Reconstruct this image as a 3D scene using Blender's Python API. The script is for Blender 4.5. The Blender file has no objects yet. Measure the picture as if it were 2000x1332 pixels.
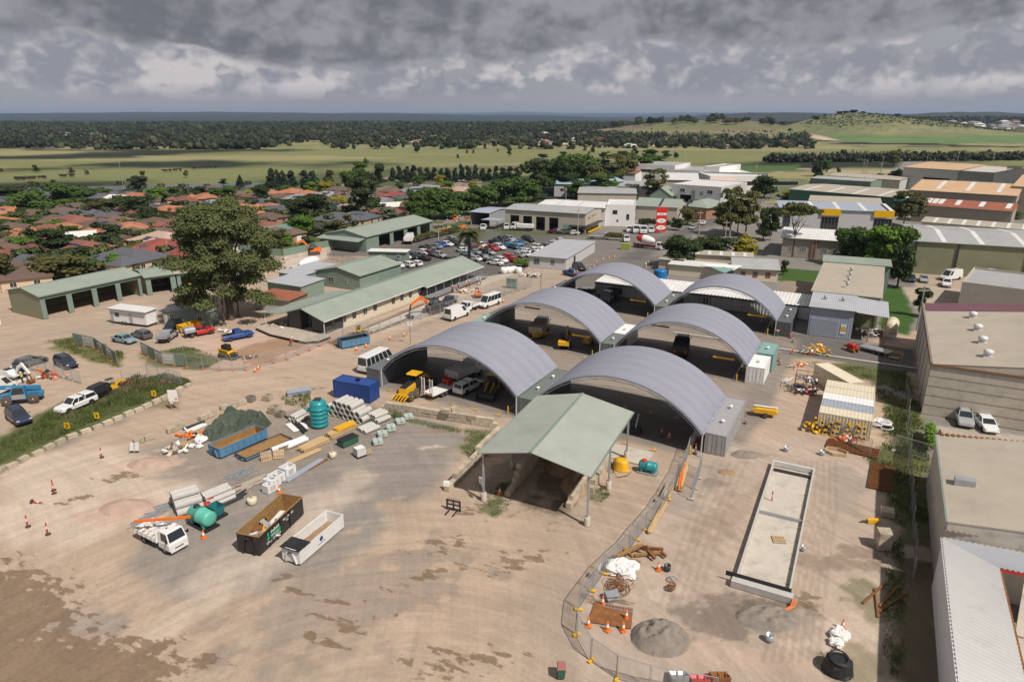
import bpy, math, random
import numpy as np
from mathutils import Vector, Matrix
R=math.radians; PI=math.pi
sc=bpy.context.scene; COL=sc.collection
rnd=random.Random(7)
# ---------------------------------------------------------------- camera (site frame: x across the yard, y into it, metres)
CH=38.0; PITCH=R(18.3); F=1333.3
cd=bpy.data.cameras.new('camera'); cam=bpy.data.objects.new('camera',cd); COL.objects.link(cam)
cam.location=(0,0,CH); cam.rotation_euler=(R(90)-PITCH,0,R(28)); cd.lens=24; cd.sensor_width=36; cd.clip_end=90000; cd.clip_start=.5
sc.camera=cam
SUN_EL=R(52); SUN=Vector((.945*math.cos(SUN_EL),-.325*math.cos(SUN_EL),math.sin(SUN_EL))).normalized()
sl=bpy.data.lights.new('sun','SUN'); so=bpy.data.objects.new('sun',sl); COL.objects.link(so)
sl.energy=3.7; sl.angle=R(1.2); sl.color=(1,.935,.85); so.rotation_euler=(-SUN).to_track_quat('-Z','Y').to_euler(); so.location=(0,0,90)
sc.view_settings.view_transform='Standard'; sc.view_settings.look='None'; sc.view_settings.gamma=1; sc.view_settings.exposure=.3
sc.view_settings.use_curve_mapping=False
# ---------------------------------------------------------------- node helpers
class NT:
    def __init__(s,t): s.t=t
    def n(s,ty,inp=None,**kw):
        d=s.t.nodes.new(ty)
        for k,v in kw.items(): setattr(d,k,v)
        for k,v in (inp or {}).items():
            so_=d.inputs[k]
            if isinstance(v,bpy.types.NodeSocket): s.t.links.new(v,so_)
            else: so_.default_value=v
        return d
    def m(s,op,a,b=0,c=0,clamp=False):
        d=s.n('ShaderNodeMath',{0:a,1:b,2:c},operation=op,use_clamp=clamp); return d.outputs[0]
    def noise(s,vec,scale,detail=5,rough=.55,w=None):
        i={'Vector':vec,'Scale':scale,'Detail':detail,'Roughness':rough}
        d=s.n('ShaderNodeTexNoise',i)
        if w is not None:
            d.noise_dimensions='4D'; s.t.links.new(w,d.inputs['W'])
        return d.outputs['Fac']
    def sm(s,x,a,b,lo=0.,hi=1.,ty='SMOOTHSTEP'):
        d=s.n('ShaderNodeMapRange',{'Value':x,'From Min':a,'From Max':b,'To Min':lo,'To Max':hi},interpolation_type=ty,clamp=True); return d.outputs[0]
    def mix(s,f,a,b,bt='MIX'):
        d=s.n('ShaderNodeMix',data_type='RGBA',blend_type=bt)
        for k,v in ((0,f),(6,a),(7,b)):
            if isinstance(v,bpy.types.NodeSocket): s.t.links.new(v,d.inputs[k])
            else: d.inputs[k].default_value=(tuple(v)+(1,))[:4] if k else v
        return d.outputs[2]
def rgb(c): return tuple(c)+(1,) if len(c)==3 else tuple(c)
# ---------------------------------------------------------------- sky
wd=bpy.data.worlds.new('World'); sc.world=wd; wd.use_nodes=True
t=NT(wd.node_tree); wd.node_tree.nodes.clear()
sky=t.n('ShaderNodeTexSky',sky_type='NISHITA',sun_disc=False,sun_elevation=SUN_EL,sun_rotation=R(109),air_density=1.3,dust_density=2.5)
tc=t.n('ShaderNodeTexCoord').outputs['Generated']
sx=t.n('ShaderNodeSeparateXYZ',{0:tc}); z=sx.outputs[2]
def vscale(a,b,c,off=(0,0,0)): return t.n('ShaderNodeMapping',{0:tc,1:off,2:(0,0,0),3:(a,b,c)}).outputs[0]
nA=t.noise(vscale(2.6,2.6,7,(3.1,1.2,0)),1,4,.5)
nB=t.noise(vscale(4.2,4.2,9,(1,7,2)),1,6,.55)
cvec=vscale(15,15,22,(2,0,1)); cvec2=vscale(15,15,22,(2.2,.1,.68))
cw=t.noise(vscale(6,6,10),1,1,.5)
nC=t.noise(cvec,1,6,.58); nC2=t.noise(cvec2,1,6,.58)
nL=t.noise(vscale(4,4,12,(5,0,3)),1,1,.5)
def vor(v): 
    w_=t.n('ShaderNodeVectorMath',{0:v,1:t.n('ShaderNodeVectorMath',{0:t.n('ShaderNodeTexNoise',{'Vector':v,'Scale':2.2,'Detail':1.}).outputs['Color'],1:(.55,.55,.55)},operation='MULTIPLY').outputs[0]},operation='ADD').outputs[0]
    return t.m('SUBTRACT',1.,t.n('ShaderNodeTexVoronoi',{'Vector':w_,'Scale':1.3,'Detail':1.,'Roughness':.55,'Lacunarity':2.6},feature='F1').outputs['Distance'])
b1=vor(cvec); b2=vor(cvec2); emb=t.m('ADD',t.m('MULTIPLY',t.m('SUBTRACT',b1,b2),.45),t.m('MULTIPLY',t.m('SUBTRACT',nC,nC2),.5))
nC=t.m('ADD',t.m('MULTIPLY',nC,.6),t.m('MULTIPLY',b1,.36))
# a clearer band of heaped cloud low down, a dark ragged deck above
zz=t.m('ADD',z,t.m('MULTIPLY',t.m('SUBTRACT',nA,.5),.2))
zz=t.m('ADD',zz,t.m('MULTIPLY',t.m('SUBTRACT',nC,.5),.03))
deck=t.sm(zz,.078,.096)
deckc=t.mix(t.sm(t.m('ADD',nB,t.m('MULTIPLY',emb,.45)),.34,.68),(1.3,1.35,1.56),(2.6,2.58,2.8))
cum=t.sm(t.m('ADD',t.m('ADD',nC,t.m('MULTIPLY',t.m('SUBTRACT',cw,.5),.8)),t.m('MULTIPLY',z,1.2)),.32,.40)
cumlo=t.sm(z,.012,.04); cum=t.m('MULTIPLY',cum,cumlo)
lit=t.sm(t.m('ADD',t.m('MULTIPLY',emb,2.3),t.m('MULTIPLY',t.m('SUBTRACT',nL,.5),2.)),-.3,.8)
cumc=t.mix(lit,(2.3,2.35,2.7),(4.9,4.6,4.6))
back=t.mix(t.sm(z,.0,.07),(3.1,3.15,3.5),(2.9,2.9,3.2))
back=t.mix(t.m('MULTIPLY',t.sm(nA,.3,.7),.5),back,(2.2,2.25,2.6))
skyc=t.mix(.85,sky.outputs[0],back)
c1=t.mix(cum,skyc,cumc)
c2=t.mix(t.m('MULTIPLY',deck,t.sm(z,.75,.35,.55,1.)),c1,deckc)
bg=t.n('ShaderNodeBackground',{'Color':c2,'Strength':.10})
wo=t.n('ShaderNodeOutputWorld',{0:bg.outputs[0]})
# ---------------------------------------------------------------- materials
MATS={}
def mat(name,c,rough=.6,metal=0.,var=.14,scale=1.2,dirt=None,bump=0.,bscale=20.,spec=.5,coat=0.,rand=0.,trans=0.,emit=0.,alpha=1.):
    m=bpy.data.materials.new(name); m.use_nodes=True; m.node_tree.nodes.clear(); q=NT(m.node_tree)
    tcn=q.n('ShaderNodeTexCoord').outputs['Object']; oi=q.n('ShaderNodeObjectInfo')
    w=q.m('MULTIPLY',oi.outputs['Random'],40.)
    nz=q.noise(tcn,scale,6,.6,w)
    f=q.sm(nz,.25,.75,1-var,1+var,'LINEAR')
    base=c
    if isinstance(c,str):
        base=q.n('ShaderNodeAttribute',attribute_name=c).outputs['Color']
    else: base=rgb(c)
    if rand: f=q.m('MULTIPLY',f,q.sm(oi.outputs['Random'],0,1,1-rand,1+rand,'LINEAR'))
    cc=q.n('ShaderNodeCombineColor',{0:f,1:f,2:f}).outputs[0]
    col=q.mix(1.,base if not isinstance(base,tuple) else base[:3],cc,'MULTIPLY')
    if dirt:
        n2=q.noise(tcn,dirt[2] if len(dirt)>2 else scale*2.3,7,.65,q.m('ADD',w,7.))
        col=q.mix(q.m('MULTIPLY',q.sm(n2,.5,.72),dirt[1]),col,dirt[0])
    p=q.n('ShaderNodeBsdfPrincipled',{'Base Color':col,'Roughness':rough,'Metallic':metal,'Specular IOR Level':spec,'Coat Weight':coat,'Alpha':alpha})
    if emit: 
        q.t.links.new(col,p.inputs['Emission Color']); p.inputs['Emission Strength'].default_value=emit
    if bump:
        bn=q.n('ShaderNodeBump',{'Height':q.noise(tcn,bscale,5,.6),'Strength':min(1,bump),'Distance':.05*bump})
        q.t.links.new(bn.outputs[0],p.inputs['Normal'])
    out=p.outputs[0]
    if trans:
        tr=q.n('ShaderNodeBsdfTranslucent',{'Color':col}); ms=q.n('ShaderNodeMixShader',{0:trans,1:out,2:tr.outputs[0]}); out=ms.outputs[0]
    q.n('ShaderNodeOutputMaterial',{0:out}); MATS[name]=m; return m
def corrmat(name,c,axis=0,pitch=.25,depth=.02,rough=.45,dirt=None,var=.1,metal=0.,scale=.4,sheet=.8):
    """sheet metal whose fine ribs are too small to pick apart at its distance: relief only"""
    m=mat(name,c,rough,metal,var,scale,dirt); q=NT(m.node_tree)
    tcn=q.n('ShaderNodeTexCoord').outputs['Object']; s_=q.n('ShaderNodeSeparateXYZ',{0:tcn}).outputs[axis]
    h=q.m('SINE',q.m('MULTIPLY',s_,2*PI/pitch))
    p=[n for n in m.node_tree.nodes if n.type=='BSDF_PRINCIPLED'][0]
    bn=q.n('ShaderNodeBump',{'Height':h,'Strength':.8,'Distance':depth}); q.t.links.new(bn.outputs[0],p.inputs['Normal'])
    return m
# ---------------------------------------------------------------- mesh builder
class B:
    def __init__(s): s.v=[];s.f=[];s.m=[];s.sm=[]
    def add(s,vs,fs,mi=0,smooth=False):
        o=len(s.v); s.v+=[tuple(p) for p in vs]
        for f in fs: s.f.append(tuple(i+o for i in f)); s.m.append(mi); s.sm.append(smooth)
        return s
    def box(s,x0,x1,y0,y1,z0,z1,mi=0):
        return s.add([(x,y,z) for z in(z0,z1) for y in(y0,y1) for x in(x0,x1)],[(0,2,3,1),(4,5,7,6),(0,1,5,4),(2,6,7,3),(0,4,6,2),(1,3,7,5)],mi)
    def ob(s,c,size,rz=0,mi=0,rx=0,ry=0):
        M=Matrix.Translation(c)@Matrix.Rotation(rz,4,'Z')@Matrix.Rotation(ry,4,'Y')@Matrix.Rotation(rx,4,'X')
        a,b,d=[k/2 for k in size]
        return s.add([M@Vector((x,y,z)) for z in(-d,d) for y in(-b,b) for x in(-a,a)],[(0,2,3,1),(4,5,7,6),(0,1,5,4),(2,6,7,3),(0,4,6,2),(1,3,7,5)],mi)
    def beam(s,p,q,w,h,mi=0):
        p=Vector(p);q=Vector(q);d=q-p;L=d.length
        if L<1e-5: return s
        d/=L; up=Vector((0,0,1)) if abs(d.z)<.95 else Vector((1,0,0)); x=d.cross(up).normalized(); y=x.cross(d)
        vs=[o+x*sx_*w/2+y*sy_*h/2 for o in(p,q) for sx_,sy_ in((-1,-1),(1,-1),(1,1),(-1,1))]
        return s.add(vs,[(3,2,1,0),(4,5,6,7),(0,1,5,4),(1,2,6,5),(2,3,7,6),(3,0,4,7)],mi)
    def tube(s,p,q,r,n=8,mi=0,r2=None,caps=True,smooth=True):
        p=Vector(p);q=Vector(q);d=(q-p)
        if d.length<1e-6: return s
        d.normalize(); up=Vector((0,0,1)) if abs(d.z)<.95 else Vector((1,0,0)); x=d.cross(up).normalized(); y=x.cross(d)
        r2=r if r2 is None else r2
        vs=[o+(x*math.cos(2*PI*i/n)+y*math.sin(2*PI*i/n))*rr for o,rr in((p,r),(q,r2)) for i in range(n)]
        s.add(vs,[(i,(i+1)%n,n+(i+1)%n,n+i) for i in range(n)],mi,smooth)
        if caps:
            s.add(vs[:n],[tuple(range(n))[::-1]],mi); s.add(vs[n:],[tuple(range(n))],mi)
        return s
    def path(s,pts,r,n=6,mi=0):
        for a,b in zip(pts,pts[1:]): s.tube(a,b,r,n,mi)
        return s
    def prism(s,pts,ax,a,b,mi=0):
        def P3(u,v,w): return {'x':(w,u,v),'y':(u,w,v),'z':(u,v,w)}[ax]
        n=len(pts); vs=[P3(u,v,a) for u,v in pts]+[P3(u,v,b) for u,v in pts]
        fs=[tuple(range(n)),tuple(range(2*n-1,n-1,-1))]+[(i,n+i,n+(i+1)%n,(i+1)%n) for i in range(n)]
        return s.add(vs,fs,mi)
    def lathe(s,prof,n=16,c=(0,0,0),mi=0,ax='z',smooth=True):
        vs=[]
        for r,z_ in prof:
            for i in range(n):
                a=2*PI*i/n; x,y=r*math.cos(a),r*math.sin(a)
                p=(x,y,z_) if ax=='z' else ((z_,x,y) if ax=='x' else (x,z_,y))
                vs.append((p[0]+c[0],p[1]+c[1],p[2]+c[2]))
        k=len(prof)
        fs=[(j*n+i,j*n+(i+1)%n,(j+1)*n+(i+1)%n,(j+1)*n+i) for j in range(k-1) for i in range(n)]
        s.add(vs,fs,mi,smooth)
        s.add(vs[:n],[tuple(range(n))[::-1]],mi); s.add(vs[-n:],[tuple(range(n))],mi); return s
    def loft(s,rings,mi=0,smooth=False,caps=True,closed=True):
        n=len(rings[0]); vs=[p for r in rings for p in r]
        e=n if closed else n-1
        s.add(vs,[(j*n+i,j*n+(i+1)%n,(j+1)*n+(i+1)%n,(j+1)*n+i) for j in range(len(rings)-1) for i in range(e)],mi,smooth)
        if caps: s.add(rings[0],[tuple(range(n))[::-1]],mi); s.add(rings[-1],[tuple(range(n))],mi)
        return s
    def corr(s,O,U,V,pitch=.28,depth=.04,mi=0):
        """ribbed sheet: O origin, U across the ribs, V along them; ribs stand out along U x V"""
        O=Vector(O);U=Vector(U);V=Vector(V);L=U.length;u=U/L;N=u.cross(V).normalized()
        k=max(1,round(L/pitch));p=L/k; prof=[(0,0)]
        for i in range(k): prof+=[((i+.22)*p,0),((i+.32)*p,depth),((i+.72)*p,depth),((i+.82)*p,0)]
        prof.append((L,0)); vs=[O+u*a+N*d+w for w in(Vector((0,0,0)),V) for a,d in prof]; n=len(prof)
        return s.add(vs,[(i,i+1,n+i+1,n+i) for i in range(n-1)],mi)
    def quad(s,*p,mi=0): return s.add(p,[tuple(range(len(p)))],mi)
    def slab(s,p,th,mi=0):
        """polygon p thickened along its normal downwards"""
        p=[Vector(a) for a in p]; N=(p[1]-p[0]).cross(p[-1]-p[0]).normalized(); n=len(p)
        vs=p+[a-N*th for a in p]
        return s.add(vs,[tuple(range(n)),tuple(range(2*n-1,n-1,-1))]+[(i,n+i,n+(i+1)%n,(i+1)%n)[::-1] for i in range(n)],mi)
    def mesh(s,name,mats):
        me=bpy.data.meshes.new(name); me.from_pydata(s.v,[],s.f)
        for m in (mats if isinstance(mats,(list,tuple)) else [mats]): me.materials.append(m)
        me.polygons.foreach_set('material_index',s.m); me.polygons.foreach_set('use_smooth',s.sm); me.update(); return me
    def build(s,name,mats,parent=None,loc=None,rz=0,label=None,kind=None):
        return link(name,s.mesh(name,mats),parent,loc,rz,label,kind)
def link(name,data,parent=None,loc=None,rz=0,label=None,kind=None):
    o=bpy.data.objects.new(name,data); COL.objects.link(o); o.parent=parent
    if loc is not None: o.location=loc
    if rz: o.rotation_euler.z=rz
    if label: o['label']=label
    if kind: o['kind']=kind
    return o
def tag(o,label,cat,group=None,kind=None):
    o['label']=label; o['category']=cat
    if group: o['group']=group
    if kind: o['kind']=kind
    return o
def thing(name,label,cat,loc=(0,0,0),rz=0,group=None):
    o=link(name,None,None,loc,rz); o.empty_display_size=.3; return tag(o,label,cat,group)
CH_={}
def kids(o): return [c for c in o.children]
def dup(o,loc,rz=0,label=None,group=None,scale=None,parent=None):
    c=o.copy(); COL.objects.link(c); c.parent=parent
    if parent is None:
        c.location=loc; c.rotation_euler=(0,0,rz)
        if scale is not None: c.scale=scale if isinstance(scale,(tuple,list)) else (scale,)*3
        if label: c['label']=label
        if group: c['group']=group
    for k in kids(o): dup(k,None,parent=c)
    return c
def recolor(o,name,m):
    """give every part called name its own colour in slot 0 (object-linked)"""
    for c in [o]+kids(o):
        if c.type=='MESH' and c.name.split('.')[0]==name:
            c.material_slots[0].link='OBJECT'; c.material_slots[0].material=m
def G(px,py,z=0.):
    """survey: where a sighting taken from the camera mast meets height z, in site coordinates"""
    u=(px-1000)/F;v=(py-666)/F;s_,c_=math.sin(PITCH),math.cos(PITCH);k=(CH-z)/(s_+v*c_)
    x,y=u*k,k*(c_-v*s_); A=R(28); return Vector((x*math.cos(A)-y*math.sin(A),x*math.sin(A)+y*math.cos(A),z))
def V2(x,y,z=0): 
    A=R(28); return Vector((x*math.cos(A)-y*math.sin(A),x*math.sin(A)+y*math.cos(A),z))
def PX(p):
    A=R(28); x=p[0]*math.cos(A)+p[1]*math.sin(A); y=-p[0]*math.sin(A)+p[1]*math.cos(A); d=p[2]-CH
    s_,c_=math.sin(PITCH),math.cos(PITCH); zc=y*c_-d*s_; return (1000+F*x/zc,666-F*(y*s_+d*c_)/zc)
def ordn(n): return {1:'first',2:'second',3:'third',4:'fourth',5:'fifth',6:'sixth',7:'seventh',8:'eighth',9:'ninth',10:'tenth'}.get(n,'%d%s'%(n,'th' if 10<n%100<14 else {1:'st',2:'nd',3:'rd'}.get(n%10,'th')))
def rank(objs,fmt,single=None):
    """name each of several look-alikes by its order from the left as the photograph shows them"""
    objs=sorted(objs,key=lambda o:PX(o.location)[0]); n=len(objs)
    for i,o in enumerate(objs):
        o['label']=(single or fmt.replace('{n} from the left ','').replace(', {n} from the left','')) if n==1 else fmt.format(n='leftmost' if False else ordn(i+1))
def text(s,size,m,parent,loc,rot,name='lettering',ext=.004,align='CENTER',bold=0):
    cu=bpy.data.curves.new(name,'FONT'); cu.body=s; cu.size=size; cu.align_x=align; cu.align_y='CENTER'; cu.extrude=ext; cu.offset=bold; cu.resolution_u=2
    o=bpy.data.objects.new(name,cu); COL.objects.link(o); dg=bpy.context.evaluated_depsgraph_get()
    me=bpy.data.meshes.new_from_object(o.evaluated_get(dg)); bpy.data.objects.remove(o); me.materials.clear(); me.materials.append(m)
    q=link(name,me,parent,loc); q.rotation_euler=rot; return q
# ---------------------------------------------------------------- value noise for the terrain
def vnoise(x,y,seed=0):
    xi=np.floor(x).astype(np.int64); yi=np.floor(y).astype(np.int64); fx=x-xi; fy=y-yi
    fx=fx*fx*(3-2*fx); fy=fy*fy*(3-2*fy)
    def h(a,b):
        n=(a*374761393+b*668265263+seed*1442695041)&0x7fffffff; n=((n^(n>>13))*1274126177)&0x7fffffff; n=n^(n>>16); return (n&0xffff)/65535.
    a,b,c,d=h(xi,yi),h(xi+1,yi),h(xi,yi+1),h(xi+1,yi+1)
    return (a*(1-fx)+b*fx)*(1-fy)+(c*(1-fx)+d*fx)*fy
def fbm(x,y,seed=0,o=5,r=.5):
    s_=0;a=1.;t_=0
    for i in range(o): s_=s_+a*vnoise(x*2**i,y*2**i,seed+i*17); t_+=a; a*=r
    return s_/t_
def sstep(x,a,b):
    t_=np.clip((x-a)/(b-a),0,1); return t_*t_*(3-2*t_)
def setcol(me,name,cols):
    at=me.color_attributes.new(name,'FLOAT_COLOR','POINT'); arr=np.ones((len(cols),4),np.float32); arr[:,:3]=cols; at.data.foreach_set('color',arr.ravel())
# ================================================================ GROUND
DIRT=(.425,.322,.24);GRAV=(.285,.245,.208);PALE=(.53,.435,.35);WET=(.15,.098,.062);ASPH=(.125,.115,.108);GREEN=(.075,.105,.03);DRYG=(.27,.245,.12);OCH=(.30,.17,.09);CONC=(.47,.415,.35);PINK=(.50,.36,.285)
def segd(X,Y,P):
    inside=np.zeros(X.shape,bool); d=np.full(X.shape,1e9); n=len(P)
    for i in range(n):
        x1,y1=P[i][0],P[i][1]; x2,y2=P[(i+1)%n][0],P[(i+1)%n][1]
        c=((y1>Y)!=(y2>Y))&(X<(x2-x1)*(Y-y1)/((y2-y1) if y2!=y1 else 1e-9)+x1); inside^=c
        dx,dy=x2-x1,y2-y1; t_=np.clip(((X-x1)*dx+(Y-y1)*dy)/(dx*dx+dy*dy+1e-9),0,1); d=np.minimum(d,np.hypot(X-x1-t_*dx,Y-y1-t_*dy))
    return np.where(inside,d,-d)
def linedist(X,Y,P):
    d=np.full(X.shape,1e9)
    for (x1,y1),(x2,y2) in zip([(p[0],p[1]) for p in P],[(p[0],p[1]) for p in P][1:]):
        dx,dy=x2-x1,y2-y1; t_=np.clip(((X-x1)*dx+(Y-y1)*dy)/(dx*dx+dy*dy+1e-9),0,1); d=np.minimum(d,np.hypot(X-x1-t_*dx,Y-y1-t_*dy))
    return d
def ground():
    nx,ny1,ny2=560,430,210
    ys=np.concatenate([26+(200-26)*((np.exp(np.linspace(0,1.6,ny1))-1)/(math.exp(1.6)-1)),np.geomspace(201,60000,ny2)])
    ts=np.linspace(-1.15,1.15,nx)
    TT,YY=np.meshgrid(ts,ys); XC=TT*(YY+14); A=R(28)
    X=XC*math.cos(A)-YY*math.sin(A); Y=XC*math.sin(A)+YY*math.cos(A)
    C=np.zeros(X.shape+(3,)); WM=np.zeros(X.shape); near=YY<700
    big=fbm(X/55,Y/55,3); fine=fbm(X/6,Y/6,5); vf=fbm(X/1.6,Y/1.6,9,4); far=fbm(XC/260,YY/190,11)
    # plains beyond the town
    C[:]=np.array(DRYG); g1=sstep(fbm(XC/220,YY/60,21),.42,.6)[...,None]; C[:]=C*(1-g1)+np.array((.18,.19,.08))*g1
    bl=(YY>480)&(XC<-.1*YY)
    fo=sstep(far+.22*sstep(YY,900,2500)-.05*(YY<900),.5,.6)[...,None]; C[:]=C*(1-fo)+np.array((.022,.031,.017))*fo
    cl_=sstep(fbm(XC/170,YY/55,71),.53,.58)[...,None]*((YY>800)&(YY<2400))[...,None]; C[:]=C*(1-cl_)+np.array((.22,.21,.11))*cl_
    fo=sstep(YY,2300,3000)[...,None]; f3=fbm(XC/700,YY/500,31); C[:]=C*(1-fo)+(np.array((.016,.026,.022))*(1+1.3*(sstep(f3,.62,.75)[...,None])))*fo
    def paint(P,col,soft=.6,wob=0.,amt=1.,ns=3.,seed=2,sc_=4.):
        P=[G(*p) if len(p)==2 and sc_!=0 else Vector(p) for p in P]
        d=segd(X,Y,P)
        if wob: d=d+(fbm(X/ns,Y/ns,seed,5,.55)-.5)*2*wob
        a=(sstep(d,-soft,soft)*amt)[...,None]; C[:]=C*(1-a)+np.array(col)*a
    def paintS(P,col,soft=.6,wob=0.,amt=1.,ns=3.,seed=2):
        d=segd(X,Y,P)
        if wob: d=d+(fbm(X/ns,Y/ns,seed,5,.55)-.5)*2*wob
        a=(sstep(d,-soft,soft)*amt)[...,None]; C[:]=C*(1-a)+np.array(col)*a
    def spot(px,py,rx,ry,col,amt=.8,rot=0,seed=4,ns=2.,k=1.1):
        """patch of radius rx (across) ry (away) metres with a ragged edge"""
        wet=col is WET; c=G(px,py); dx=X-c.x;dy=Y-c.y; A_=R(28+rot); u=(dx*math.cos(A_)+dy*math.sin(A_))/rx; v=(-dx*math.sin(A_)+dy*math.cos(A_))/ry
        if wet:
            np.maximum(WM,np.clip(1-np.sqrt(u*u+v*v)/1.5,0,1)**.7*min(1.1,.6+amt*.6),out=WM); return
        r=np.sqrt(u*u+v*v)+(fbm(X/ns,Y/ns,seed,5,.6)-.5)*k*2
        a=(sstep(-r,-1.15,-.75)*amt)[...,None]; C[:]=C*(1-a)+np.array(col)*a
    def track(P,w,col,amt=.6,seed=6,ns=2.):
        P=[G(*p) for p in P]; d=linedist(X,Y,P)+(fbm(X/ns,Y/ns,seed,5,.6)-.5)*w*1.3
        a=(sstep(-d,-w,-w*.4)*amt)[...,None]; C[:]=C*(1-a)+np.array(col)*a
    # suburb and industrial blocks
    paint([(-400,366),(420,372),(520,350),(760,330),(1010,345),(1080,430),(640,470),(560,500),(0,560),(-600,620)],(.085,.10,.045),4,3,ns=9)
    sub=(fbm(X/9,Y/9,41)>.56)&(segd(X,Y,[G(*p) for p in [(-400,372),(420,378),(760,345),(1000,350),(1060,430),(640,468),(0,540)]])>0); C[sub]=np.array((.26,.21,.17))
    paintS([(-160,118),(-95,160),(-128,200),(-132,330),(60,330),(90,180),(70,60),(9,40),(9,128)],(.22,.205,.185),2,1)
    paint([(0,560),(380,520),(560,500),(640,470),(900,440),(1120,470),(1130,540),(1040,700),(1560,700),(1800,640),(1770,1332),(1770,1600),(-400,1600),(-900,1100),(-600,640)],DIRT,1,.6)
    # sealed hardstand under the arches, site tracks
    a=sstep(fbm(X/14,Y/14,8),.42,.7)[...,None]*.38*near[...,None]; yard=(segd(X,Y,[(-160,20),(9,20),(9,128),(-60,140),(-150,125)])>0)[...,None]; C[:]=np.where(yard,C*(1-a)+np.array(GRAV)*a,C)
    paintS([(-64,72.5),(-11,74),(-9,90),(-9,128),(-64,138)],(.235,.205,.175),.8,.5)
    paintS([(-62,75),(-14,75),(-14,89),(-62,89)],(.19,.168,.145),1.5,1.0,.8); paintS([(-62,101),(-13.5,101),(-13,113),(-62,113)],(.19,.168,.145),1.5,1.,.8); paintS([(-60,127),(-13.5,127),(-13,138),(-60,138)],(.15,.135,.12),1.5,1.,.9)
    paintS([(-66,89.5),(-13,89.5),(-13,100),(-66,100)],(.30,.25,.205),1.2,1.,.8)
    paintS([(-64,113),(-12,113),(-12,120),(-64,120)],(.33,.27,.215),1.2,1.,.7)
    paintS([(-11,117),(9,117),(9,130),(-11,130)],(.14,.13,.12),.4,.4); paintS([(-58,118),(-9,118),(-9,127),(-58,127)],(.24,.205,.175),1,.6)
    track([(0,960),(300,800),(700,660),(1100,530),(1300,470)],6,DIRT,.6,seed=3,ns=5)
    track([(0,905),(130,850),(300,775)],4.2,(.225,.2,.17),.75,ns=4); track([(700,690),(900,600),(1100,540)],1.4,(.27,.22,.18),.5)
    paint([(520,930),(760,800),(925,835),(850,960),(640,1120),(360,1180),(250,1100),(400,930)],(.235,.215,.195),1.4,1.2,.85,seed=12)
    spot(880,1010,7,5,DIRT,.6,seed=13); spot(690,1170,11,5,(.30,.245,.195),.8,30,seed=14)
    paint([(250,880),(420,840),(700,770),(800,830),(600,930),(440,960),(330,940)],(.24,.21,.18),1.,1,.75,seed=15)
    paint([(520,1000),(640,950),(720,960),(620,1010),(560,1100),(430,1150),(350,1150)],PALE,1.2,1.5,.55,seed=16)
    track([(700,930),(560,1075),(300,1240)],2.2,PALE,.45,ns=3)
    # pink and pale fill at the left
    paint([(0,900),(230,870),(330,930),(420,950),(250,1010),(120,1080),(0,1050)],PALE,1.5,2.2,.85,ns=4,seed=17); spot(290,905,4,2.2,PINK,.9,seed=18); spot(240,995,3.6,2.6,PINK,.9,seed=19)
    spot(240,930,3,1.2,WET,.55,20,seed=20,ns=1.2); spot(140,975,3.2,.8,WET,.4,30,seed=21,ns=1.); spot(330,930,2.5,.6,GRAV,.6,10)
    # dark damp soil in the near left corner
    paint([(-300,1120),(20,1105),(120,1150),(150,1215),(90,1225),(190,1245),(330,1290),(350,1332),(480,1600),(-300,1600)],WET,1.2,3.,.0,ns=3.4,seed=22); dd=segd(X,Y,[G(*p) for p in [(-300,1120),(20,1105),(120,1150),(150,1215),(90,1225),(190,1245),(330,1290),(350,1332),(480,1600),(-300,1600)]]); WM[:]=np.maximum(WM,np.clip(.72+dd/6.,0,1.25)*(dd>-4))
    spot(60,1180,2.5,1.2,PALE,.5,0,seed=25,ns=1.4)
    spot(262,1270,4,1.2,WET,.75,20,seed=23,ns=1.2); spot(390,1290,3,.9,WET,.5,0,seed=24,ns=1.); spot(190,1215,3,2,GRAV,.7,0,seed=26)
    for i,(x,y,w,h,r_,am) in enumerate([(545,1130,1.2,.35,20,.6),(575,1150,1.6,.3,-30,.6),(640,1172,2.2,.35,-12,.7),(600,1160,2,.3,-12,.65),(700,1175,1.2,.35,10,.5),(650,1205,2.6,.5,-10,.5),(690,1225,2.4,.6,-10,.5),(620,1245,2,.6,-20,.6),(660,1260,1.6,.4,-20,.5),(750,1200,1.4,.5,10,.35),(620,1055,1,.4,10,.7),(560,1120,1,.3,0,.4),(920,995,2.4,1.,20,.5),(870,1060,4,2,30,.25),(1075,1035,1,.3,0,.4),(1010,1095,5,2.4,20,.22),(830,1125,5,1,30,.2),(900,1290,6,2,10,.25),(600,760,4,.35,20,.6),(575,738,3,.3,-10,.5),(700,700,2,.35,0,.5),(1295,865,1.,.5,0,.4),(860,905,1.2,.3,0,.4),(905,880,.8,.3,0,.5)]):
        spot(x,y,w,h,WET,am,r_,seed=50+i,ns=.9,k=1.4)
    spot(843,872,2.,.5,PALE,.8,0,seed=80,ns=.8); spot(862,840,3,.8,OCH,.3,0,seed=81)
    track([(905,835),(960,870),(920,900)],1.5,DIRT,.8)
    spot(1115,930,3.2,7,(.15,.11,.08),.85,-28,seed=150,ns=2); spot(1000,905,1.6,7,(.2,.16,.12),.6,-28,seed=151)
    # green verges
    paint([(905,838),(985,842),(960,872),(925,905),(900,880)],GREEN,.8,1.6,.85,ns=1.6,seed=83); paint([(700,800),(745,805),(735,820),(690,812)],GREEN,.5,1,.8); paint([(760,806),(905,838),(900,845),(760,815)],GREEN,.3,.6,.7,ns=1.2)
    spot(960,990,1.2,1.8,GREEN,.8,-20,seed=84,ns=.8); spot(985,955,.9,2.5,GREEN,.7,-30,seed=85,ns=.8); spot(1170,968,1,.8,GREEN,.6,0,ns=.7); spot(975,880,2,1.4,OCH,.5)
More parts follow.
